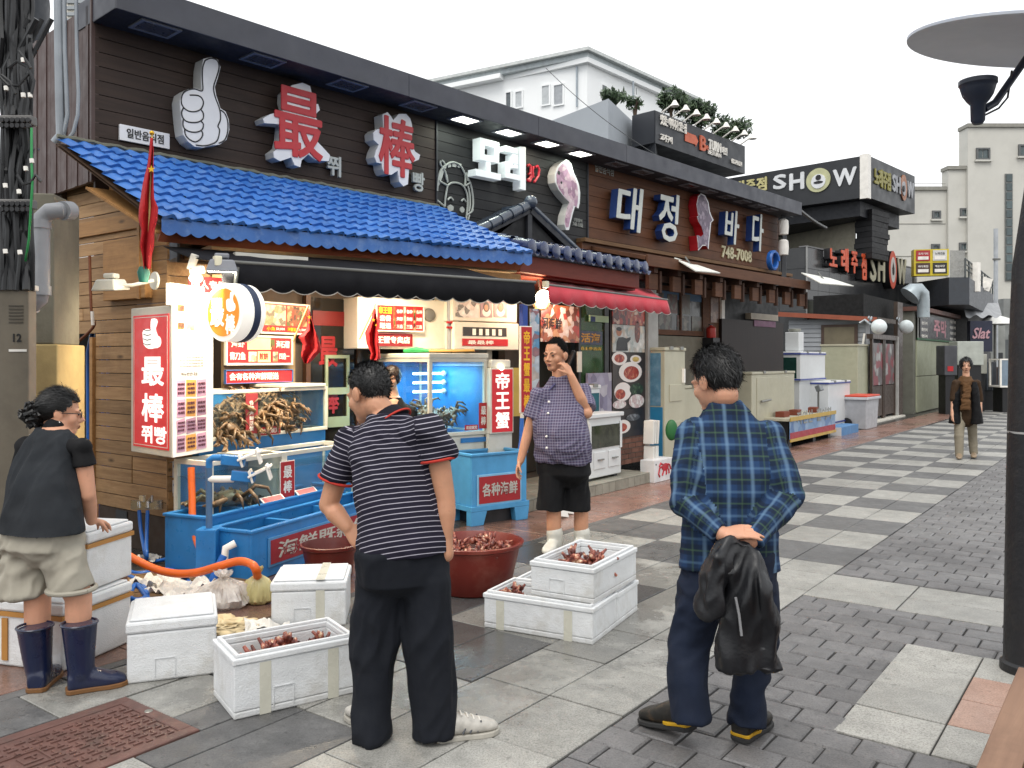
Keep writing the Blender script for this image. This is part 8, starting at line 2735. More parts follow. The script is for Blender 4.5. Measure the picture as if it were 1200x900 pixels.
def far_woman():
 Y=13.3
 th=thing('person','woman in a black sleeveless coat and brown scarf walking down the street','person',(7.07,Y,0))
 f=Vector((-.47,-.88,0)).normalized();rt=X3(f,UP)
 hc=V(1132,428,Y)
 M=frame(hc,f+Vector((.1,0,-.1)),UP,1.0)
 neck,pel=V(1132,443,Y),V(1132,482,Y)
 sr,sl=V(1120,449,Y),V(1145,449,Y)
 er,wr=V(1117,470,Y),V(1116,487,Y-.05)
 el,wl=V(1148,470,Y),V(1149,486,Y-.05)
 b=MB()
 head(b,M)
 limb(b,[hc-UP*.08,neck-UP*.04],[.05,.055])
 limb(b,[neck-UP*.05,pel],[.08,.10])
 for s,e,w in((sr,er,wr),(sl,el,wl)):
  limb(b,[neck-UP*.06,s,e,w],[.045,.044,.036,.026])
  hand(b,w,Vector((0,-.05,-1)),-(s-neck),1 if s is sl else-1,.5,.95)
 wrap(organic(b,.007,4),'body',M_SKINF,th)
 face_bits(th,M,M_SKINF)
 hair(th,M,lambda p:p.z>.075 if p.y>.05 and abs(p.x)<.045 else p.z>-.085 if p.y<.055 else p.z>-.06 and abs(p.x)>.05,M_HAIR,r=(.095,.108,.108),c=(0,-.010,.020),strands=1600,length=.05,lift=.05,rough=.006,flow=(0,.1,-1))
 b=MB()
 for x0,x1,x2,d in((1126,1124,1124,-.05),(1138,1140,1141,.1)):
  limb(b,[V(x0,485,Y),V(x1,510,Y+d),V(x2,533 if d<0 else 530,Y+d)],[.085,.07,.06],14)
 wrap(organic(b,.010,3,folds(61,.006,7)),'trousers',cloth_mat('beige_trousers','8a8272',.3),th)
 b=MB()
 limb(b,[neck-UP*.06,sr,sr.lerp(er,.9)],[.06,.062,.058]);limb(b,[neck-UP*.06,sl,sl.lerp(el,.9)],[.06,.062,.058])
 limb(b,[neck-UP*.1,V(1132,490,Y)],[.11,.14])
 wrap(organic(b,.010,3,folds(62,.006,8)),'jumper',cloth_mat('brown_knit','3c2c1e',.5),th)
 b=MB()
 for s in(-1,1):
  loft(b,[(V(1132,447,Y)+rt*s*.10,rt,f,.05,.09),(V(1132,460,Y)+rt*s*.125,rt,f,.06,.14),(V(1132,480,Y)+rt*s*.14,rt,f,.075,.17),(V(1132,496,Y)+rt*s*.15,rt,f,.095,.19)],18,2.4)
 loft(b,[(V(1132,446,Y)-f*.05,rt,f,.14,.05),(V(1132,495,Y)-f*.1,rt,f,.2,.06)],18)
 wrap(organic(b,.010,3,folds(63,.010,7)),'coat',cloth_mat('black_coat','111113',.4),th)
 b=MB()
 loft(b,[(V(1132,441,Y),rt,f,.075,.08),(V(1132,446,Y)+f*.02,rt,f,.115,.11),(V(1132,451,Y)+f*.03,rt,f,.10,.11)],20)
 loft(b,[(V(1133,449,Y)+f*.11,rt,f,.06,.035),(V(1132,465,Y)+f*.17,rt,f,.055,.03),(V(1131,480,Y)+f*.2,rt,f,.075,.03)],16)
 wrap(organic(b,.008,3,folds(64,.014,12,(1,0,.2))),'scarf',cloth_mat('brown_scarf','5a4028',.5),th)
 for x,d in((1124,-.05),(1141,.1)):
  b=MB();h=V(x,538,Y+d);h.z=.012
  shoe(b,h-f*.05,h+f*.19,.044,.08)
  wrap(organic(b,.008,3),'shoe',mat('beige_shoe','8a7862',.5),th)
far_woman()
def stall_woman():
 Y=8.25
 th=thing('person','young woman with a fringe standing inside the stall before the corner tank','person',(V(464,500,Y).x,Y,0))
 f=Vector((-.05,-1,0)).normalized();rt=X3(f,UP)
 hc=V(459,443,Y)
 M=frame(hc,f+Vector((-.12,0,0)),UP,.98)
 neck,pel=V(463,465,Y),V(464,540,Y)
 sr,sl=V(445,483,Y),V(482,482,Y)
 er,wr,el,wl=V(440,515,Y),V(444,540,Y-.1),V(487,513,Y),V(484,538,Y-.1)
 b=MB()
 head(b,M)
 limb(b,[hc-UP*.07,neck-UP*.05],[.048,.052]);limb(b,[neck-UP*.06,pel,V(464,640,Y)],[.08,.11,.10])
 for s,e,w in((sr,er,wr),(sl,el,wl)):
  limb(b,[neck-UP*.07,s,e,w],[.042,.042,.035,.026]);hand(b,w,Vector((0,-.2,-1)),-(s-neck),1,.5,.9)
 for x in(457,472):
  limb(b,[V(x,560,Y),V(x,604,Y)],[.08,.05])
 wrap(organic(b,.007,4),'body',M_SKINF,th)
 face_bits(th,M,M_SKINF)
 hair(th,M,lambda p:p.z>.035 if p.y>.045 and abs(p.x)<.06 else p.z>-.10,mat('hair_brown','2a1a12',.45,var=.3,vscale=60),r=(.090,.106,.102),c=(0,-.010,.024),strands=1500,length=.045,lift=.05,rough=.005,flow=(0,.1,-1))
 b=MB()
 loft(b,[(V(464,545,Y),rt,f,.18,.12),(V(464,515,Y),rt,f,.165,.11),(V(464,490,Y),rt,f,.165,.10),(V(463,474,Y),rt,f,.11,.08),(V(463,465,Y),rt,f,.066,.062)],22)
 limb(b,[neck-UP*.08,sr,sr.lerp(er,.6)],[.06,.062,.06]);limb(b,[neck-UP*.08,sl,sl.lerp(el,.6)],[.06,.062,.06])
 wrap(organic(b,.010,3,folds(71,.007,8)),'tee_shirt',cloth_mat('dark_tee','1c1a1a',.3),th)
 b=MB()
 loft(b,[(V(464,540,Y),rt,f,.18,.125),(V(464,565,Y),rt,f,.185,.13)],22);limb(b,[V(457,560,Y),V(457,600,Y),V(457,607,Y)],[.1,.08,.075]);limb(b,[V(472,560,Y),V(472,600,Y),V(472,607,Y)],[.1,.08,.075])
 wrap(organic(b,.012,3,folds(72,.007,8)),'trousers',cloth_mat('dark_jeans','1c2230',.3),th)
 for x in(457,472):
  b=MB();h=V(x,606,Y);h.z=.01
  shoe(b,h-f*.05,h+f*.18,.044,.08)
  wrap(organic(b,.009,3),'shoe',mat('dark_shoe','1c1a1a',.5),th)
stall_woman()
bpy.data.scenes.remove(TMP)
## far shops, signs and background buildings
SH=Fr(7.87,22.82,45)
t=NT('black_granite')
gp=t.new('ShaderNodeNewGeometry').outputs['Position']
col=t.ramp(t.noise(gp,1.1,7,.65),[(.35,hx('26272a')),(.7,hx('3c3c3c'))])
k_=t.math('MULTIPLY_ADD',t.rnd(),.5);k_.node.inputs[2].default_value=.75
cc=t.new('ShaderNodeCombineColor')
for i in range(3):t.l.new(k_,cc.inputs[i])
t.bsdf(t.mix(1.0,col,cc.outputs[0],'MULTIPLY'),.22,0,None,.5)
M_GRAN=t.m
sb=SH.thing('karaoke_building','black granite clad karaoke building with orange and white letters','building')
LW=SH.X(1071)
ZS=4.56
MB().box(.02,LW-.02,.03,4,0,ZS-.02).build('core',M_BLACK,sb)
nx_=11
for i in range(nx_):
 for j in range(8):
  z0=ZS-(j+1)*.57
  MB().box(LW*i/nx_+.006,LW*(i+1)/nx_-.006,.0,.028,max(z0,0)+.005,z0+.565).build('granite_panel',M_GRAN,sb)
for i in range(5):
 for j in range(8):
  z0=ZS-(j+1)*.57
  MB().box(-.0,.028,.03+i*.75+.005,.03+(i+1)*.75-.005,max(z0,0)+.005,z0+.565).build('granite_panel',M_GRAN,sb)
MB().tube([(-.02,-.02,0),(-.02,-.02,ZS)],.025,6).build('corner_strip',mat('worn_edge','8a8a88',.5),sb)
MB().box(-.02,LW+.02,-.03,.2,ZS,ZS+.035).build('coping',mat('coping_grey','6a6a6a',.6),sb)
MB().box(LW-.001,LW+.12,-.06,.3,2.2,ZS).build('edge_pier',mat('edge_grey','8a8a88',.6,dirt=.4),sb)
M_ORL=mat('orange_letter','c8502c',.45)
M_CRL=mat('cream_letter','a8a48c',.45)
ls=SH.thing('letter_sign','orange Korean and cream SHOW letters on the black granite wall','sign')
for s_,a,b_,c,d,m_ in(('노',290,165,326,250,M_ORL),('래',345,163,378,275,M_ORL),('주',392,178,421,282,M_ORL),('점',440,182,463,312,M_ORL),('S',480,180,509,320,M_CRL),('H',517,190,549,322,M_CRL),('W',608,212,650,333,M_CRL)):
 cx,cz,w,h=boxP(SH,900+a/4,250+b_/4,900+c/4,250+d/4,-.22)
 lettering(ls,s_,cx,cz,w,h,-.03,M_BLACK,.17,.05,0,2,'letter')
 lettering(ls,s_,cx,cz,w,h,-.202,m_,.02,.05,0,2,'letter_face')
cx,cz,w,h=boxP(SH,900+565/4,250+176/4,900+600/4,250+354/4,-.22)
def ell(par,cx,cz,rx,rz_,y,name,m,th=.01,n=28):
 return MB().prism([(cx+rx*math.cos(2*math.pi*k/n),cz+rz_*math.sin(2*math.pi*k/n))for k in range(n)],y,y+th).build(name,m,par)
ell(ls,cx,cz,w/2,h/2,-.23,'disc',M_BLACK,.2)
ell(ls,cx,cz,w/2,h/2,-.245,'disc_face',mat('disc_red','b8503c',.5),.012)
ell(ls,cx,cz,w/3.0,h/3.0,-.252,'disc_centre',mat('disc_white','b8b4b0',.5),.006)
ell(ls,cx,cz-.05,w/7,h/10,-.257,'disc_mark',M_BLACK,.004)
MB().prism([(cx-w*.16,cz+.02),(cx+w*.16,cz+.02),(cx,cz+h*.2)],-.257,-.253).build('disc_mark',M_BLACK,ls)
yk=-.9
MB().box(SH.X(985,yk),SH.X(1080,yk),yk,-.0,SH.P(1050,372,yk)[1],SH.P(1050,358,yk)[1]).build('ledge',mat('ledge_dark','33352f',.6,dirt=.4,dcol=hx('5a5c50')),sb)
KF=Fr(*GF.W(GF.X(1018,5.6),5.6)[:2],36.7)
kq=GF.thing('siding_kiosk','small kiosk with grey lapped siding and orange roof edge','kiosk')
x0=GF.X(1018,5.6)
ylft=7.6
zk0,zk1=0,GF.P(1015,372,5.6)[1]
MB().box(x0,x0+1.2,5.62,ylft,0,zk1).build('core',mat('kiosk_core','6a6c70',.7),kq)
M_SID=mat('grey_siding','8f9296',.5,var=.06,bump=.03)
n=16
for j in range(n):
 z=1.2+j*.115
 if z+.115>zk1:break
 MB().slab((x0-.03,ylft,z),(x0-.03,5.62,z),(x0-.008,5.62,z+.118),(x0-.008,ylft,z+.118),.012).build('siding_board',M_SID,kq)
MB().box(x0-.04,x0+.03,5.58,5.66,0,zk1).build('corner_post',mat('kiosk_white','a0a2a6',.5),kq)
kr=GF.P(950,360,7.4)
MB().slab((x0-.25,7.9,zk1+.22),(x0-.25,5.35,zk1+.0),(x0+1.6,5.35,zk1+.0),(x0+1.6,7.9,zk1+.22),.05).build('roof',mat('kiosk_roof','5a5c60',.5,dirt=.4),kq)
MB().slab((x0-.26,7.9,zk1+.10),(x0-.26,5.34,zk1-.11),(x0-.26,5.34,zk1+.0),(x0-.26,7.9,zk1+.22),.02).build('roof_edge',mat('orange_edge','8c4a34',.6),kq)
MB().box(x0-.26,x0+1.6,5.32,5.34,zk1-.11,zk1).build('roof_edge',mat('brown_edge','4a4038',.6),kq)
yw0,yw1=5.85,6.75
MB().box(x0-.06,x0-.031,yw0,yw1,1.75,zk1-.15).build('window_frame',mat('brown_window','4a3a32',.5),kq)
MB().box(x0-.066,x0-.061,yw0+.08,yw1-.08,1.8,zk1-.22).build('window_panel',mat('window_board','6a6250',.6),kq)
MB().obox((x0-.05,5.72,1.95),(.03,.05,.5),(R(8),0,0)).build('tube_lamp',M_WPR,kq)
for k,u in enumerate((1030,1062)):
 c=GF.P(u,383,5.2)
 th=GF.thing('globe_lamp',('white globe lamp left of the kiosk entrance','white globe lamp right of the kiosk entrance')[k],'lamp',c[0],5.2,c[1])
 MB().ball((0,0,0),.185,20,12).build('globe',mat('globe_white','d4dcdc',.25,var=.03,bump=0),th,smooth=True)
 MB().tube([(.0,.18,.05),(.05,.34,.18),(.0,.45,.1)],.03,8).build('arm',mat('lamp_bracket','9aa0a4',.4,.4),th,smooth=True)
 for q in(-1,1):
  MB().tube([(0,.2,.15),(q*.12,.2,.25),(q*.18,.2,.2)],.02,6).build('scroll',mat('lamp_bracket','9aa0a4',.4,.4),th,smooth=True)
kd=GF.thing('kiosk_door','brown framed glass door with posters below the globe lamps','door')
xd0_,xd1_=GF.X(1021,5.45),GF.X(1049,5.45)
zd1=GF.P(1035,398,5.45)[1]
M_BRF=mat('bronze_frame','4a3e36',.4,.3)
for i in range(2):
 a,b_=xd0_+(xd1_-xd0_)*i/2,xd0_+(xd1_-xd0_)*(i+1)/2
 MB().box(a+.12,b_-.12,5.45,5.46,.9,zd1-.1).build('pane',print_mat('door_print',['8a9a94','6a7a78','9a5058','b8c4c0','5a6060','8a4048'],5,seed=6),kd)
 MB().box(a+.12,b_-.12,5.45,5.47,.12,.88).build('kick_panel',M_BRF,kd)
 for c,d in((a+.02,a+.119),(b_-.119,b_-.02)):
  MB().box(c,d,5.43,5.49,.05,zd1).build('stile',M_BRF,kd)
MB().box(xd1_,xd1_+.10,5.38,5.5,0,zd1+.1).build('frame',mat('door_white','a8a8a4',.5),kd)
MB().box(xd0_-.05,xd1_+.1,5.40,5.55,zd1,zd1+.12).build('frame',M_BRF,kd)
MB().box(xd0_-.1,xd1_+.5,5.3,5.6,0,.04).build('threshold',M_WFRAME,kd)
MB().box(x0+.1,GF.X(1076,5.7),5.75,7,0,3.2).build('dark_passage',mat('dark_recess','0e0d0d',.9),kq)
MB().box(GF.X(1052,5.4),GF.X(1058,5.4),5.4,5.5,0,3.1).build('post',M_BRF,kq)
pw_=GF.thing('panel_wall','pale panelled shed wall with a black sign and brown roof edge','building')
xa_,xb_=GF.X(1075,5.3),GF.X(1121,5.3)
zpt=GF.P(1095,369,5.3)[1]
MB().box(xa_-.3,xb_,5.35,7.2,0,zpt).build('core',mat('shed_core','6a6a60',.7),pw_)
M_PAN=mat('pale_panel','9a9e86',.6,var=.08,dirt=.5,dcol=hx('787a62'),dscale=1.5,bump=.05)
zsign=GF.P(1095,397,5.3)[1]
for i in range(3):
 for j in range(2):
  MB().box(xa_+(xb_-xa_)*i/3+.01,xa_+(xb_-xa_)*(i+1)/3-.01,5.31,5.348,.03+j*(zsign-.1)/2,.03+(j+1)*(zsign-.1)/2-.02).build('wall_panel',M_PAN,pw_)
MB().box(xa_,xb_,5.28,5.309,zsign-.07,zsign-.02).build('green_strip',mat('green_strip','3a6a48',.6),pw_)
MB().box(xa_-.4,xb_+.2,5.1,5.6,zpt,zpt+.12).build('roof_edge',mat('brown_roof_edge','5a3a30',.6),pw_)
sn=GF.thing('menu_sign','black sign with pink and white writing on the pale shed','sign')
MB().box(xa_+.1,xb_-.3,5.24,5.279,zsign,zpt-.08).build('board',mat('menu_black','1c1c1e',.4),sn)
MB().box(xa_+.0,xb_-.2,5.28,5.3,zsign-.02,zpt-.02).build('frame',mat('frame_grey','8a8c88',.5),sn)
zc_=(zsign+zpt-.08)/2
xm=(xa_+xb_)/2-.1
lettering(sn,'주막',xm,zc_,(xb_-xa_)*.32,.55,5.238,mat('menu_pink','c88a94',.5),.004,.05)
for k in range(4):
 lettering(sn,'생선구이',xa_+.65,zc_+.28-k*.19,.8,.10,5.238,M_WPR,.004,.02)
 lettering(sn,'해물탕 조개',xb_-1.1,zc_+.28-k*.19,1.0,.10,5.238,M_WPR,.004,.02)
du=thing('vent_duct','grey curved sheet metal vent duct above the brown shed roof','duct',tuple(V(1080,372,22)))
c=V(1071,352,22)
pts=[V(1082,372,22),V(1082,352,22),V(1081,345,22),V(1077,341,22),V(1071,342,22),V(1066,347,22)]
MB().tube(pts,[.15,.15,.17,.2,.24,.28],16).build('duct',mat('duct_grey','9aa4a8',.35,.4),du,world=True,smooth=True)
def planbox(pts,z0,z1):
 n=len(pts)
 ar=sum(pts[i][0]*pts[(i+1)%n][1]-pts[(i+1)%n][0]*pts[i][1]for i in range(n))
 if ar<0:pts=pts[::-1]
 vs=[(x,y,z0)for x,y in pts]+[(x,y,z1)for x,y in pts]
 return MB().add(vs,[tuple(range(n-1,-1,-1)),tuple(range(n,2*n))]+[(i,(i+1)%n,n+(i+1)%n,n+i)for i in range(n)])
def pt(u,Y):return((u-600)/F*Y,Y)
bal=thing('balcony_building','dark grey box balcony building beyond the karaoke wall','building',tuple(V(1120,480,27)[:2])+(0,))
Z=lambda v,Y:H+(HZ-v)/F*Y
Yn=26.0
p=[pt(1068,Yn+2),pt(1112,Yn),pt(1136,Yn),pt(1164,Yn+7),pt(1164,Yn+14),pt(1068,Yn+14)]
M_BALC=mat('balcony_grey','383c42',.5,var=.12,dirt=.3)
planbox(p,Z(357,Yn),Z(325,Yn)).build('balcony',M_BALC,bal,world=True)
planbox([pt(1068,Yn+3),pt(1135,Yn+3),pt(1160,Yn+9),pt(1160,Yn+14),pt(1068,Yn+14)],0,Z(357,Yn)).build('wall',mat('dim_wall','3a3a3a',.7,var=.3),bal,world=True)
mb=MB()
for k in range(10):
 q=k/9
 a=Vector(pt(1131,Yn)+(0,)).lerp(Vector(pt(1163,Yn+7)+(0,)),q)
 mb.tube([(a.x,a.y,Z(325,Yn)),(a.x,a.y,Z(303,Yn))],.03,5)
for v in(303,309,315):
 a,b_=pt(1131,Yn),pt(1163,Yn+7)
 mb.tube([(a[0],a[1],Z(v,Yn)),(b_[0],b_[1],Z(v,Yn))],.025,5)
mb.build('rail',mat('rail_dark','4a5050',.5),bal,world=True)
a,b_=V(1145,340,Yn+3),V(1155,335,Yn+4)
MB().tube([V(1142,342,Yn+1.5),V(1142,308,Yn+1.5)],.18,8).build('white_mark',M_WPR,bal,world=True,smooth=True)
MB().obox(tuple(V(1155,333,Yn+4.0)),(.35,.1,.45),(0,.3,0)).obox(tuple(V(1152,335,Yn+3.95)),(.3,.1,.2),(0,-.4,0)).build('white_mark',M_WPR,bal,world=True,smooth=True)
ys=thing('sign_box','yellow framed sign box with four small shop panels','sign',tuple(V(1092,322,Yn)))
YF_=Fr(*pt(1071,Yn+.6),100)
xq=YF_.X(1112)
M_YF=mat('sign_yellow','c8b42c',.5)
zy0,zy1=YF_.P(1092,323)[1],YF_.P(1092,292)[1]
def yp(mb,name,m):
 mb.v=[YF_.W(*p_)for p_ in mb.v]
 return mb.build(name,m,ys,world=True)
yp(MB().box(0,xq,0,.3,zy0,zy1),'case',M_YF)
for i in range(2):
 for j in range(2):
  a,b_=xq*(.06+.48*i),xq*(.46+.48*i)
  c,d=zy0+(zy1-zy0)*(.08+.48*j),zy0+(zy1-zy0)*(.48+.48*j)
  m_=[[mat('sq_brown','4a3028',.5),mat('sq_black','222224',.5)],[mat('sq_red','a82830',.5),mat('sq_white','c8c8c4',.5)]][j][i]
  yp(MB().box(a,b_,-.02,-.001,c,d),'panel',m_)
  mb=MB()
  put_text(mb,('바다횟집','해운식당','포차거리','노래연습')[i+2*j],(a+b_)/2,c+(d-c)*.68,(b_-a)*.7,(d-c)*.22,-.021,.004,.02,0,1)
  yp(mb,'lettering',M_WPR if not(i and j)else M_BLACK)
  yp(MB().box(a+(b_-a)*.12,b_-(b_-a)*.12,-.026,-.0205,c+(d-c)*.12,c+(d-c)*.42),'white_bar',M_WPR)
o=planbox([pt(1113,Yn+.5),pt(1131,Yn+.5),pt(1131,Yn+.7),pt(1113,Yn+.7)],Z(325,Yn),Z(291,Yn)).build('plastic_sheet',glass('cloudy_sheet',(.85,.85,.85),.1,.2,.6,hx('a8a8a4')),world=True)
tag(o,'cloudy plastic sheet beside the yellow sign box','sheet')
o=thing('tarp_awning','grey crumpled tarpaulin awning far down the street','awning',tuple(V(1150,372,29)))
mb=MB()
mb.grid(lambda a,b_:tuple(V(1128+a*42+b_*4,355+b_*16+2*math.sin(a*17)*b_,29+a*3-b_*1.5)),20,5)
mb.build('tarp',mat('grey_tarp','8a8c8e',.5,var=.2,vscale=3,bump=.6,bscale=8),o,world=True,smooth=True)
sl=thing('shop_sign','dark blue sign with pink handwritten Slat far down the street','sign',tuple(V(1148,410,28)[:2])+(0,))
SF=Fr(*pt(1137,28.0),90)
def sp(mb,name,m):
 mb.v=[SF.W(*p_)for p_ in mb.v]
 return mb.build(name,m,sl,world=True)
cx,cz,w,h=boxP(SF,1137,376,1163,412,0)
sp(MB().box(cx-w/2,cx+w/2,0,.2,cz-h/2,cz+h/2),'board',mat('sign_navy','22263a',.5))
mb=MB();cx,cz,w,h=boxP(SF,1139,384,1160,397,0)
put_text(mb,'Slat',cx,cz,w,h,-.01,.02,.03,.3)
sp(mb,'lettering',mat('pink_letter','b89098',.5))
o=thing('parasol','white stall canopy far down the street','canopy',tuple(V(1165,378,33)))
c=V(1166,371,33)
MB().lathe([(.75,-.3),(.5,-.08),(0,.1)],tuple(c),16).build('canopy',mat('canopy_white','d8d8d4',.6),o,world=True,smooth=True)
MB().tube([c+Vector((0,0,-.3)),(c.x,c.y,0)],.05,8).build('pole',M_BAR,o,world=True)
for k,(u0,u1,v0,v1,Y,m_,lab,nm)in enumerate(((1122,1153,400,428,24.5,mat('sign_paleboard','a8aca4',.6),'pale board leaning above the far counter','sign_board'),(1140,1157,415,438,25.5,mat('ac_beige','9a9a90',.6),'beige air conditioner box at the far counter','air_conditioner'),(1148,1168,424,458,26,mat('dark_counter','2c3036',.6,var=.3),'dark blue fish counter far down the street','counter'),(1172,1196,422,452,25,None,'glass front display case near the lamp post','display_case'),(1165,1176,430,466,27,mat('counter_brown','3a3230',.6),'brown low counter beside the display case','counter'),(1107,1122,405,440,24,mat('dark_stand','44454a',.6,var=.3,vscale=3),'dark sign stand with red print by the walking woman','sign_stand'))):
 a,b_=pt(u0,Y),pt(u1,Y)
 th=thing(nm,lab,nm.replace('_',' '),(a[0],Y,0))
 w=b_[0]-a[0]
 z0,z1=Z(v1,Y),Z(v0,Y)
 if m_ is None:
  for x in(0,w-.05):
   for yy_ in(0,.55):
    MB().box(x,x+.05,yy_,yy_+.05,z0,z1).build('post',M_WPR,th)
  MB().box(.0,w,0,.6,z1,z1+.04).build('top',M_WPR,th)
  MB().box(0,w,.0,.6,z0-.05,z0-.001).build('shelf',M_WPR,th)
  MB().box(.05,w-.05,.01,.02,z0,z1).build('pane',mat('case_glass','7a8a98',.08,var=.2,bump=0),th)
  MB().box(.1,w-.1,.05,.55,0,z0-.051).build('base',M_BLACK,th)
 else:
  MB().box(0,w,0,.5,z0,z1).build('body',m_,th,bevel=.02)
  MB().box(.05,w-.05,.05,.45,0,z0-.001).build('base',M_BLACK,th)
  if nm=='sign_stand':
   MB().box(.08,w-.12,-.01,-.001,z0+.12,z0+.26).build('red_print',M_REDP,th)
  if nm=='counter':
   for q in range(3):
    MB().box(w*(.1+q*.3),w*(.1+q*.3)+.03,-.02,-.001,z0+.02,z1-.05).build('rib',mat('counter_rib','4a5058',.5),th)
hz_=thing('far_frontage','jumble of grey shop fronts at the far end of the street','building',tuple(V(1180,470,40)[:2])+(0,))
for k,(u0,u1,v0,Y,c_)in enumerate(((1120,1150,366,36,'4a4a48'),(1146,1178,382,40,'8a8c88'),(1176,1215,350,46,'7a7c7a'),(1120,1200,398,44,'55595a'))):
 a,b_=pt(u0,Y),pt(u1,Y)
 MB().box(a[0],b_[0],Y,Y+4,0,Z(v0,Y)).build('front',mat('far_%d'%k,c_,.7,var=.3,vscale=1.2),hz_,world=True)
 for q in range(2):
  xx_=a[0]+(b_[0]-a[0])*(.15+.45*q)
  MB().box(xx_,xx_+(b_[0]-a[0])*.3,Y-.03,Y-.001,.3,Z(v0,Y)*.6).build('opening',mat('far_dark','2a2c2e',.5),hz_,world=True)
fp=thing('utility_pole','pale utility pole before the grey concrete building','utility pole',tuple(V(1167,470,38)[:2])+(0,))
MB().tube([V(1167,460,38),V(1167,268,38)],.09,10).build('pole',mat('pole_pale','a8acb0',.5),fp,world=True)
MB().box(V(1163,0,38).x,V(1171,0,38).x,37.9,38.0,Z(305,38),Z(303,38)).build('crossarm',M_BAR,fp,world=True)
cbd=thing('concrete_building','pale grey concrete building with small square windows and a stair strip','building',tuple(V(1140,480,60)[:2])+(0,))
Yc=60.0
M_CONC=mat('pale_concrete','c4c2ba',.85,var=.06,vscale=.4,dirt=.35,dcol=hx('a09e96'),dscale=.35,bump=.1,bscale=3)
for u0,u1,v0,dy in((1030,1109,223,.0),(1108.8,1129.3,200,.3),(1129,1290,152,.6)):
 a,b_=pt(u0,Yc),pt(u1,Yc)
 MB().box(a[0],b_[0],Yc-dy,Yc+.6,0,Z(v0,Yc)).build('wall_block',M_CONC,cbd,world=True)
 MB().box(a[0]-.1,b_[0]+.1,Yc-dy-.15,Yc+.6,Z(v0,Yc)+.001,Z(v0,Yc)+.25).build('coping',mat('coping_conc','8a8880',.8),cbd,world=True)
def win(u0,v0,u1,v1,dy,split=2):
 a,b_=pt(u0,Yc),pt(u1,Yc)
 w_=MB()
 y=Yc-dy
 z0,z1=Z(v1,Yc),Z(v0,Yc)
 for c in((a[0],a[0]+.12,z0,z1),(b_[0]-.12,b_[0],z0,z1),(a[0]+.12,b_[0]-.12,z0,z0+.12),(a[0]+.12,b_[0]-.12,z1-.12,z1)):
  w_.box(c[0],c[1],y-.12,y-.001,c[2],c[3])
 o=w_.build('window',mat('win_frame','5a5c5c',.5),cbd,world=True)
 for k in range(split):
  x0=a[0]+.12+(b_[0]-a[0]-.24)*k/split
  x1=a[0]+.12+(b_[0]-a[0]-.24)*(k+1)/split
  MB().box(x0+.02,x1-.02,y-.04,y-.002,z0+.12,z1-.12).build('pane',mat('win_glass','4a5658',.08,var=.3,bump=0),o,world=True)
 MB().box(a[0]-.1,b_[0]+.1,y-.2,y-.002,z0-.12,z0-.001).build('sill',M_CONC,o,world=True)
for w_ in((1138,176,1154,190,.6),(1187,172,1206,186,.6),(1092,247,1102,257,0),(1122,245,1133.5,255,.3),(1091,286,1101,294,0),(1121,285,1132,295,.3)):
 win(*w_)
a,b_=pt(1171.5,Yc),pt(1180,Yc)
strip=MB().box(a[0],b_[0],Yc-.7,Yc-.601,Z(330,Yc),Z(206,Yc)).build('stair_window',mat('strip_frame','6a6c6a',.5),cbd,world=True)
nn_=12
for k in range(nn_):
 z0=Z(330,Yc)+(Z(206,Yc)-Z(330,Yc))*k/nn_
 z1=Z(330,Yc)+(Z(206,Yc)-Z(330,Yc))*(k+1)/nn_
 MB().box(a[0]+.06,b_[0]-.06,Yc-.74,Yc-.701,z0+.06,z1-.06).build('pane',mat('strip_glass','4e5c5e',.1,rnd=.3,var=.2,bump=0),strip,world=True)
for v in(262,300,215):
 MB().box(pt(1030,Yc)[0],pt(1108,Yc)[0],Yc-.03,Yc-.001,Z(v+.6,Yc),Z(v,Yc)).build('joint',mat('joint_grey','84827a',.8),cbd,world=True)
sw_=thing('roof_sign','big black corner roof sign reading SHOW with white lettering','sign',tuple(V(1017,232,24)))
Pl,Pc,Pr=(6.58,27.4),(10.0,24.0),(12.65,26.8)
z0s,z1s=6.12,7.3
planbox([Pl,Pc,Pr,(9.2,30.2)],z0s,z1s).build('case',mat('sign_black','24262a',.45,var=.1,vscale=1),sw_,world=True)
planbox([(Pc[0]-.16,Pc[1]+.14),(Pc[0]+.0,Pc[1]-.03),(Pc[0]+.16,Pc[1]+.15)],z0s-.03,z1s+.04).build('corner_strip',M_WPR,sw_,world=True)
planbox([(Pl[0]+.3,Pl[1]+.3),(Pc[0],Pc[1]+.5),(Pr[0]-.4,Pr[1]+.2),(9.2,29.8)],z0s-.45,z0s-.01).build('soffit',mat('sign_soffit','1e2026',.6),sw_,world=True)
LF=Fr(Pl[0],Pl[1],90-math.degrees(math.atan2(Pc[1]-Pl[1],Pc[0]-Pl[0])))
RF=Fr(Pc[0],Pc[1],90-math.degrees(math.atan2(Pr[1]-Pc[1],Pr[0]-Pc[0])))
M_WG=mat('roof_letter_white','d0d2d4',.4,emit=(1,1,1),estr=.05)
M_YG=mat('roof_letter_yellow','c8c088',.4)
def stext(fr,s,o_,sc,a,b_,c,d,m_,bold=.06,shear=0):
 cx,cz,w,h=boxP(fr,o_[0]+a/sc,o_[1]+b_/sc,o_[0]+c/sc,o_[1]+d/sc,-.03)
 mb=MB()
 put_text(mb,s,cx,cz,w,h,-.01,.03,bold,shear)
 mb.v=[fr.W(*p_)for p_ in mb.v]
 mb.build('letter',m_,sw_,world=True)
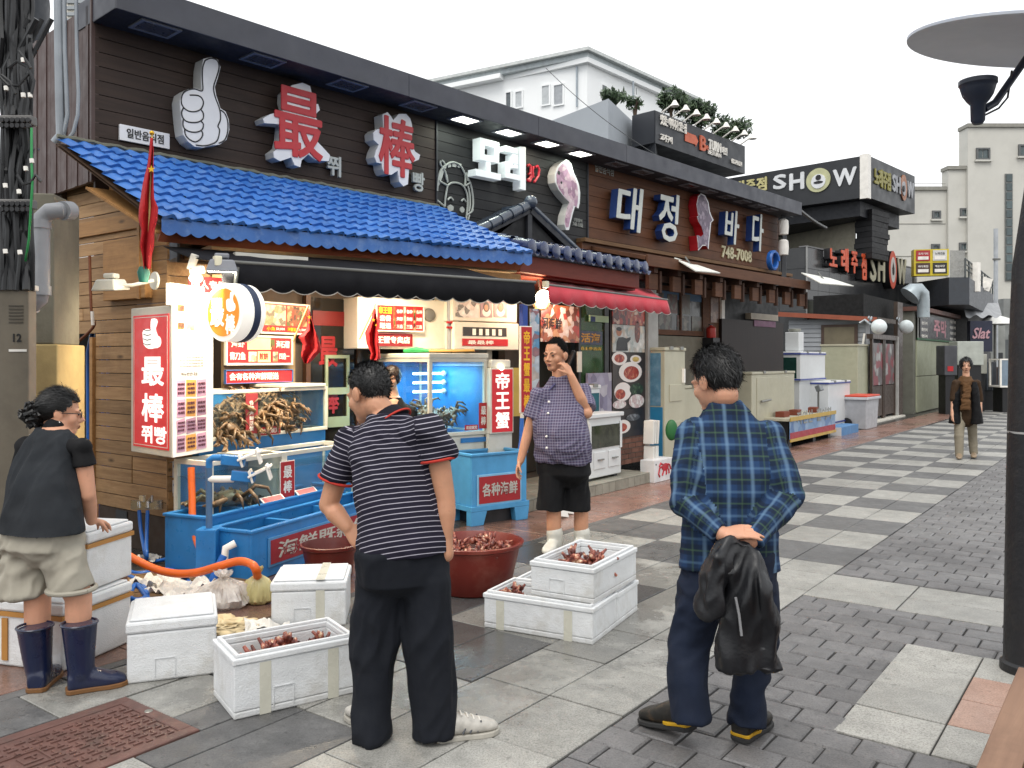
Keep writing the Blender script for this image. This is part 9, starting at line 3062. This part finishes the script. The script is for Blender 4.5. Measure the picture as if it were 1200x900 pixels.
def sdisc(fr,o_,sc,a,b_,rx,rz_,m_,y,name='disc'):
 cx,cz,w,h=boxP(fr,o_[0]+(a-rx)/sc,o_[1]+(b_-rz_)/sc,o_[0]+(a+rx)/sc,o_[1]+(b_+rz_)/sc,y)
 mb=MB().prism([(cx+w/2*math.cos(2*math.pi*k/28),cz+h/2*math.sin(2*math.pi*k/28))for k in range(28)],y,y+.03)
 mb.v=[fr.W(*p_)for p_ in mb.v]
 mb.build(name,m_,sw_,world=True)
oS=(840,160)
for s_,a,b_,c,d,m_ in(('노',-10,275,55,335,M_YG),('래',85,262,160,330,M_YG),('주',170,252,225,312,M_YG),('점',232,238,293,318,M_YG),('S',330,222,408,308,M_WG),('H',425,212,512,312,M_WG),('W',680,185,820,288,M_WG)):
 stext(LF,s_,oS,5,a,b_,c,d,m_)
sdisc(LF,oS,5,594,255,71,70,mat('roof_disc','b8b890',.4),-.04)
sdisc(LF,oS,5,594,262,42,42,M_WG,-.06)
sdisc(LF,oS,5,594,268,28,8,M_BLACK,-.07)
sdisc(LF,oS,5,594,240,16,16,M_BLACK,-.07)
for s_,a,b_,c,d,m_ in(('노래주점',925,195,1020,305,mat('roof_letter_ochre','8a8440',.5)),('SH',1030,228,1078,330,mat('roof_letter_grey','9a9ca0',.5)),('W',1116,265,1155,360,mat('roof_letter_grey','9a9ca0',.5))):
 stext(RF,s_,oS,5,a,b_,c,d,m_)
sdisc(RF,oS,5,1099,300,17,76,mat('roof_disc_brown','9a6a50',.5),-.04)
sdisc(RF,oS,5,1099,305,9,42,mat('roof_letter_grey','9a9ca0',.5),-.07)
sdisc(RF,oS,5,1099,305,5,18,M_BLACK,-.10)
up_=thing('roof_house','cream rooftop wall with a black stacked stone pier below the roof sign','building',tuple(V(990,290,26)))
planbox([pt(905,29),pt(1003,25.5),pt(1003,29),pt(905,31)],4.5,z0s-.44).build('wall',mat('cream_roof_wall','aaa492',.7,dirt=.3),up_,world=True)
for k in range(9):
 j=RNG.uniform(-.12,.12)
 z=4.5+k*.16
 planbox([pt(1002+j*15,25.3),pt(1022,24.8),pt(1041+j*15,25.6),pt(1020,27)],z,z+.15).build('stone',mat('pier_stone','1e1e20',.7,rnd=.3,bump=.4),up_,world=True)
gbk=thing('grey_block','plain pale grey rooftop block behind the canopy','building',tuple(V(680,220,25)))
planbox([pt(560,31),pt(713,25),pt(748,28),pt(640,36)],3.5,Z(115.5,25)).build('wall',mat('pale_grey_wall','a6acb2',.8,var=.05,vscale=.5,dirt=.25,dscale=.6,dcol=hx('7a7e82')),gbk,world=True)
planbox([pt(640,27.85),pt(640.8,27.8),pt(640.8,27.75),pt(640,27.8)],3.5,Z(117,25)).build('joint',mat('joint_dark','5a5e62',.8),gbk,world=True)
tw=thing('sign_tower','dark grey rooftop sign board reading TURN with small spot lamps','sign',tuple(V(800,200,28)))
planbox([pt(748,27),pt(768,26),pt(772,27.5),pt(752,28.5)],3.5,Z(129,26)).build('pillar',mat('tower_dark','34373d',.6),tw,world=True)
Bl,Br=pt(767,26.0),pt(873,30.4)
zlt,zlb=Z(129,26),Z(167,26)
planbox([Bl,Br,(Br[0]-.6,Br[1]+.6),(Bl[0]-.6,Bl[1]+.6)],zlb,zlt).build('board',mat('tower_board','2c2f35',.5,var=.1,vscale=1),tw,world=True)
planbox([(Bl[0]-.2,Bl[1]+1.2),(Br[0]-.4,Br[1]+1.2),(Br[0]-1,Br[1]+4),(Bl[0]-1,Bl[1]+4)],3.5,zlb-.001).build('wall',mat('tower_wall','8a8e90',.8,var=.08,dirt=.3),tw,world=True)
TF=Fr(Bl[0],Bl[1],90-math.degrees(math.atan2(Br[1]-Bl[1],Br[0]-Bl[0])))
def ttext(s,a,b_,c,d,m_,bold=.03,o_=(680,80),sc=5.0):
 cx,cz,w,h=boxP(TF,o_[0]+a/sc,o_[1]+b_/sc,o_[0]+c/sc,o_[1]+d/sc,-.03)
 mb=MB();put_text(mb,s,cx,cz,w,h,-.02,.04,bold)
 mb.v=[TF.W(*p_)for p_ in mb.v]
 mb.build('lettering',m_,tw,world=True)
M_ORT=mat('tower_orange','c8603c',.5)
ttext('B',700,398,736,486,M_ORT,.06);ttext('TURN',750,428,822,488,M_WPR,.05);ttext('e',736,452,748,480,M_ORT,.04);ttext('비턴',826,462,858,508,M_WPR,.03)
ttext('맛있는 이야기가 있는 집',470,298,620,358,M_WPR,.02);ttext('고기구이',468,392,537,434,M_WPR,.05);ttext('051-748-1234',885,540,945,568,M_WPR,.02);ttext('BETURN',748,490,822,515,M_WPR,.02)
cx,cz,w,h=boxP(TF,680+615/5,80+385/5,680+692/5,80+440/5,-.03)
mb=MB().prism([(cx-w/2,cz-h/2),(cx+w*.3,cz-h/2),(cx+w*.3,cz-h*.7),(cx+w/2,cz),(cx+w*.3,cz+h/2),(cx-w/2,cz+h/2)],-.03,-.01)
mb.v=[TF.W(*p_)for p_ in mb.v];mb.build('arrow',M_ORT,tw,world=True)
Lt=math.hypot(Br[0]-Bl[0],Br[1]-Bl[1])
for k in range(9):
 x=Lt*(.08+k*.11)
 mb=MB().tube([(x,.1,zlt),(x,-.35,zlt+.22)],.025,6)
 mb.v=[TF.W(*p_)for p_ in mb.v];arm=mb.build('spot_arm',M_WPR,tw,world=True)
 mb=MB().lathe([(.04,.12),(.14,-.06),(0,-.06)],(x,-.42,zlt+.2),10)
 mb.v=[TF.W(*p_)for p_ in mb.v];mb.build('spot_lamp',M_WPR,tw,world=True,smooth=True)
t=NT('shrub_leaf')
r_=t.new('ShaderNodeNewGeometry').outputs['Random Per Island']
t.bsdf(t.ramp(r_,[(0.0,(.02,.04,.02)),(.5,(.05,.085,.04)),(1.0,(.10,.15,.075))]),.6)
M_LEAF=t.m
def shrub(label,u,v,Y,rx,rz_,n,seed,name='shrub'):
 g=random.Random(seed)
 c=V(u,v,Y)
 th=thing(name,label,'shrub',(c.x,c.y,c.z-rz_),0,'shrubs on the roof edge')
 mb=MB()
 lob=[(g.uniform(-.6,.6)*rx,g.uniform(-.5,.5)*rx,g.uniform(-.3,.5)*rz_,g.uniform(.35,.65))for _ in range(7)]
 for i in range(n):
  l=g.choice(lob)
  d=Vector((g.gauss(0,1),g.gauss(0,1),g.gauss(0,1))).normalized()*(g.random()**.4)
  p=Vector((l[0]+d.x*rx*l[3],l[1]+d.y*rx*l[3],rz_+l[2]+d.z*rz_*l[3]))
  a=Vector((g.gauss(0,1),g.gauss(0,1),g.gauss(0,1))).normalized()
  b_=a.orthogonal().normalized()
  s=g.uniform(.07,.15)
  mb.add([p-a*s,p+b_*s*.4,p+a*s,p-b_*s*.4],[(0,1,2,3)])
 mb.build('crown',M_LEAF,th)
 st_=MB()
 for k in range(4):
  st_.tube([(0,0,-rz_*.4),(g.uniform(-.2,.2)*rx,0,rz_*.5),(g.uniform(-.6,.6)*rx,g.uniform(-.3,.3),rz_*1.2)],[.05,.035,.012],6)
 st_.build('trunk',mat('shrub_bark','4a3c30',.9),th)
shrub('small sparse shrub on the grey block by the white house',721,116,28,.5,.38,420,1)
shrub('sparse upright shrub left of the sign tower lamps',744,122,28,.32,.35,160,6)
shrub('leafy shrub at the left end of the sign tower lamps',789,121,28,.62,.62,900,2)
shrub('dark round shrub behind the middle lamps of the sign tower',820,136,29.5,.7,.55,1100,3)
shrub('dark bushy shrub at the right end of the sign tower',856,157,31,.72,.7,1500,4)
wh=thing('white_apartment','white apartment house with flat roof rising behind the shops','building',tuple(V(690,200,45)[:2])+(0,))
M_WH=mat('white_render','f2f4f4',.8,var=.01,vscale=.4,dirt=.1,dcol=hx('dcdee0'),dscale=.4)
M_WHS=mat('roof_strip','b4bcbe',.6)
Yw=42.0
Wl,Wm,Wc,Wr=pt(470,48),pt(586,44.6),pt(688,Yw),pt(812,50)
zr=Z(54,Yw-.6);zwt=Z(75,Yw)
planbox([Wl,Wc,Wr,(12,75)],5,zwt).build('wall',M_WH,wh,world=True)
def off(p_,d):return(p_[0],p_[1]-d)
planbox([off(Wl,.6),off(Wm,.6),(Wm[0]+.2,Wm[1]-.1),off(Wc,.35),(Wr[0]+.3,Wr[1]-.2),(12,75)],zwt+.002,zr-.42).build('parapet',M_WH,wh,world=True)
planbox([off(Wl,.7),off(Wc,.6),(Wr[0]+.5,Wr[1]-.3),(12,75)],zr-.16,zr).build('roof',mat('roof_edge_grey','c4c8c6',.6),wh,world=True)
planbox([off(Wl,.45),off(Wc,.3),(Wr[0]+.2,Wr[1]),(12,75)],zr-.419,zr-.161).build('roof_strip',M_WHS,wh,world=True)
WF=Fr(Wm[0],Wm[1],90-math.degrees(math.atan2(Wc[1]-Wm[1],Wc[0]-Wm[0])))
for u0,v0,u1,v1,dark in((592,107,600,127,1),(603,106,613,127,0),(634,99,645,124,0),(648,98,661,124,2),(549,111,553,113,1)):
 cx,cz,w,h=boxP(WF,u0,v0,u1,v1,-.05)
 mb=MB()
 for a,b_,c,d in((cx-w/2,cx-w/2+.07,cz-h/2,cz+h/2),(cx+w/2-.07,cx+w/2,cz-h/2,cz+h/2),(cx-w/2+.07,cx+w/2-.07,cz-h/2,cz-h/2+.07),(cx-w/2+.07,cx+w/2-.07,cz+h/2-.07,cz+h/2)):
  mb.box(a,b_,-.09,-.002,c,d)
 mb.v=[WF.W(*p_)for p_ in mb.v]
 o=mb.build('window',M_WH,wh,world=True)
 mb=MB().box(cx-w/2+.07,cx+w/2-.07,-.04,-.003,cz-h/2+.07,cz+h/2-.07)
 mb.v=[WF.W(*p_)for p_ in mb.v]
 mb.build('pane',mat(('win_white','win_darkpane','win_greypane')[dark],('b8bcbe','5a6064','a0a4a8')[dark],.2),o,world=True)
WR=Fr(Wc[0],Wc[1],90-math.degrees(math.atan2(Wr[1]-Wc[1],Wr[0]-Wc[0])))
for u0,v0,u1,v1 in((704.5,98,712,110),(744,101,747,113)):
 cx,cz,w,h=boxP(WR,u0,v0,u1,v1,-.05)
 mb=MB().box(cx-w/2,cx+w/2,-.06,-.002,cz-h/2,cz+h/2)
 mb.v=[WR.W(*p_)for p_ in mb.v]
 o=mb.build('window',M_WH,wh,world=True)
 mb=MB().box(cx-w/2+.1,cx+w/2-.1,-.07,-.061,cz-h/2+.1,cz+h/2-.1)
 mb.v=[WR.W(*p_)for p_ in mb.v]
 mb.build('pane',mat('win_darkpane','5a6064',.2),o,world=True)
for u,v0,v1 in((676,78,125),(742,95,120)):
 a,b_=V(u,v0,42.2 if u<700 else 44.5),V(u,v1,42.2 if u<700 else 44.5)
 MB().tube([a,b_],.05,6).build('drain_pipe',mat('pale_rail','9aa4ac',.4),wh,world=True)
def wire(label,pts,r=.012):
 P=[Vector(p_)for p_ in pts]
 C=[]
 for i in range(25):
  q=i/24
  p_=P[0].lerp(P[1],q)
  p_.z-=4*q*(1-q)*pts[2][0]
  C.append(p_)
 return tag(MB().tube(C,r,5).build('overhead_wire',M_CAB,world=True,smooth=True),label,'wire')
wire('thin wire sagging from the cable riser to the grey block',(V(640,80,26),V(930,255,17),(.5,0,0)),.010)
wire('thick black wire from the cable riser to the karaoke roof',(V(925,235,16.0),V(968,267,19),(.05,0,0)),.035)
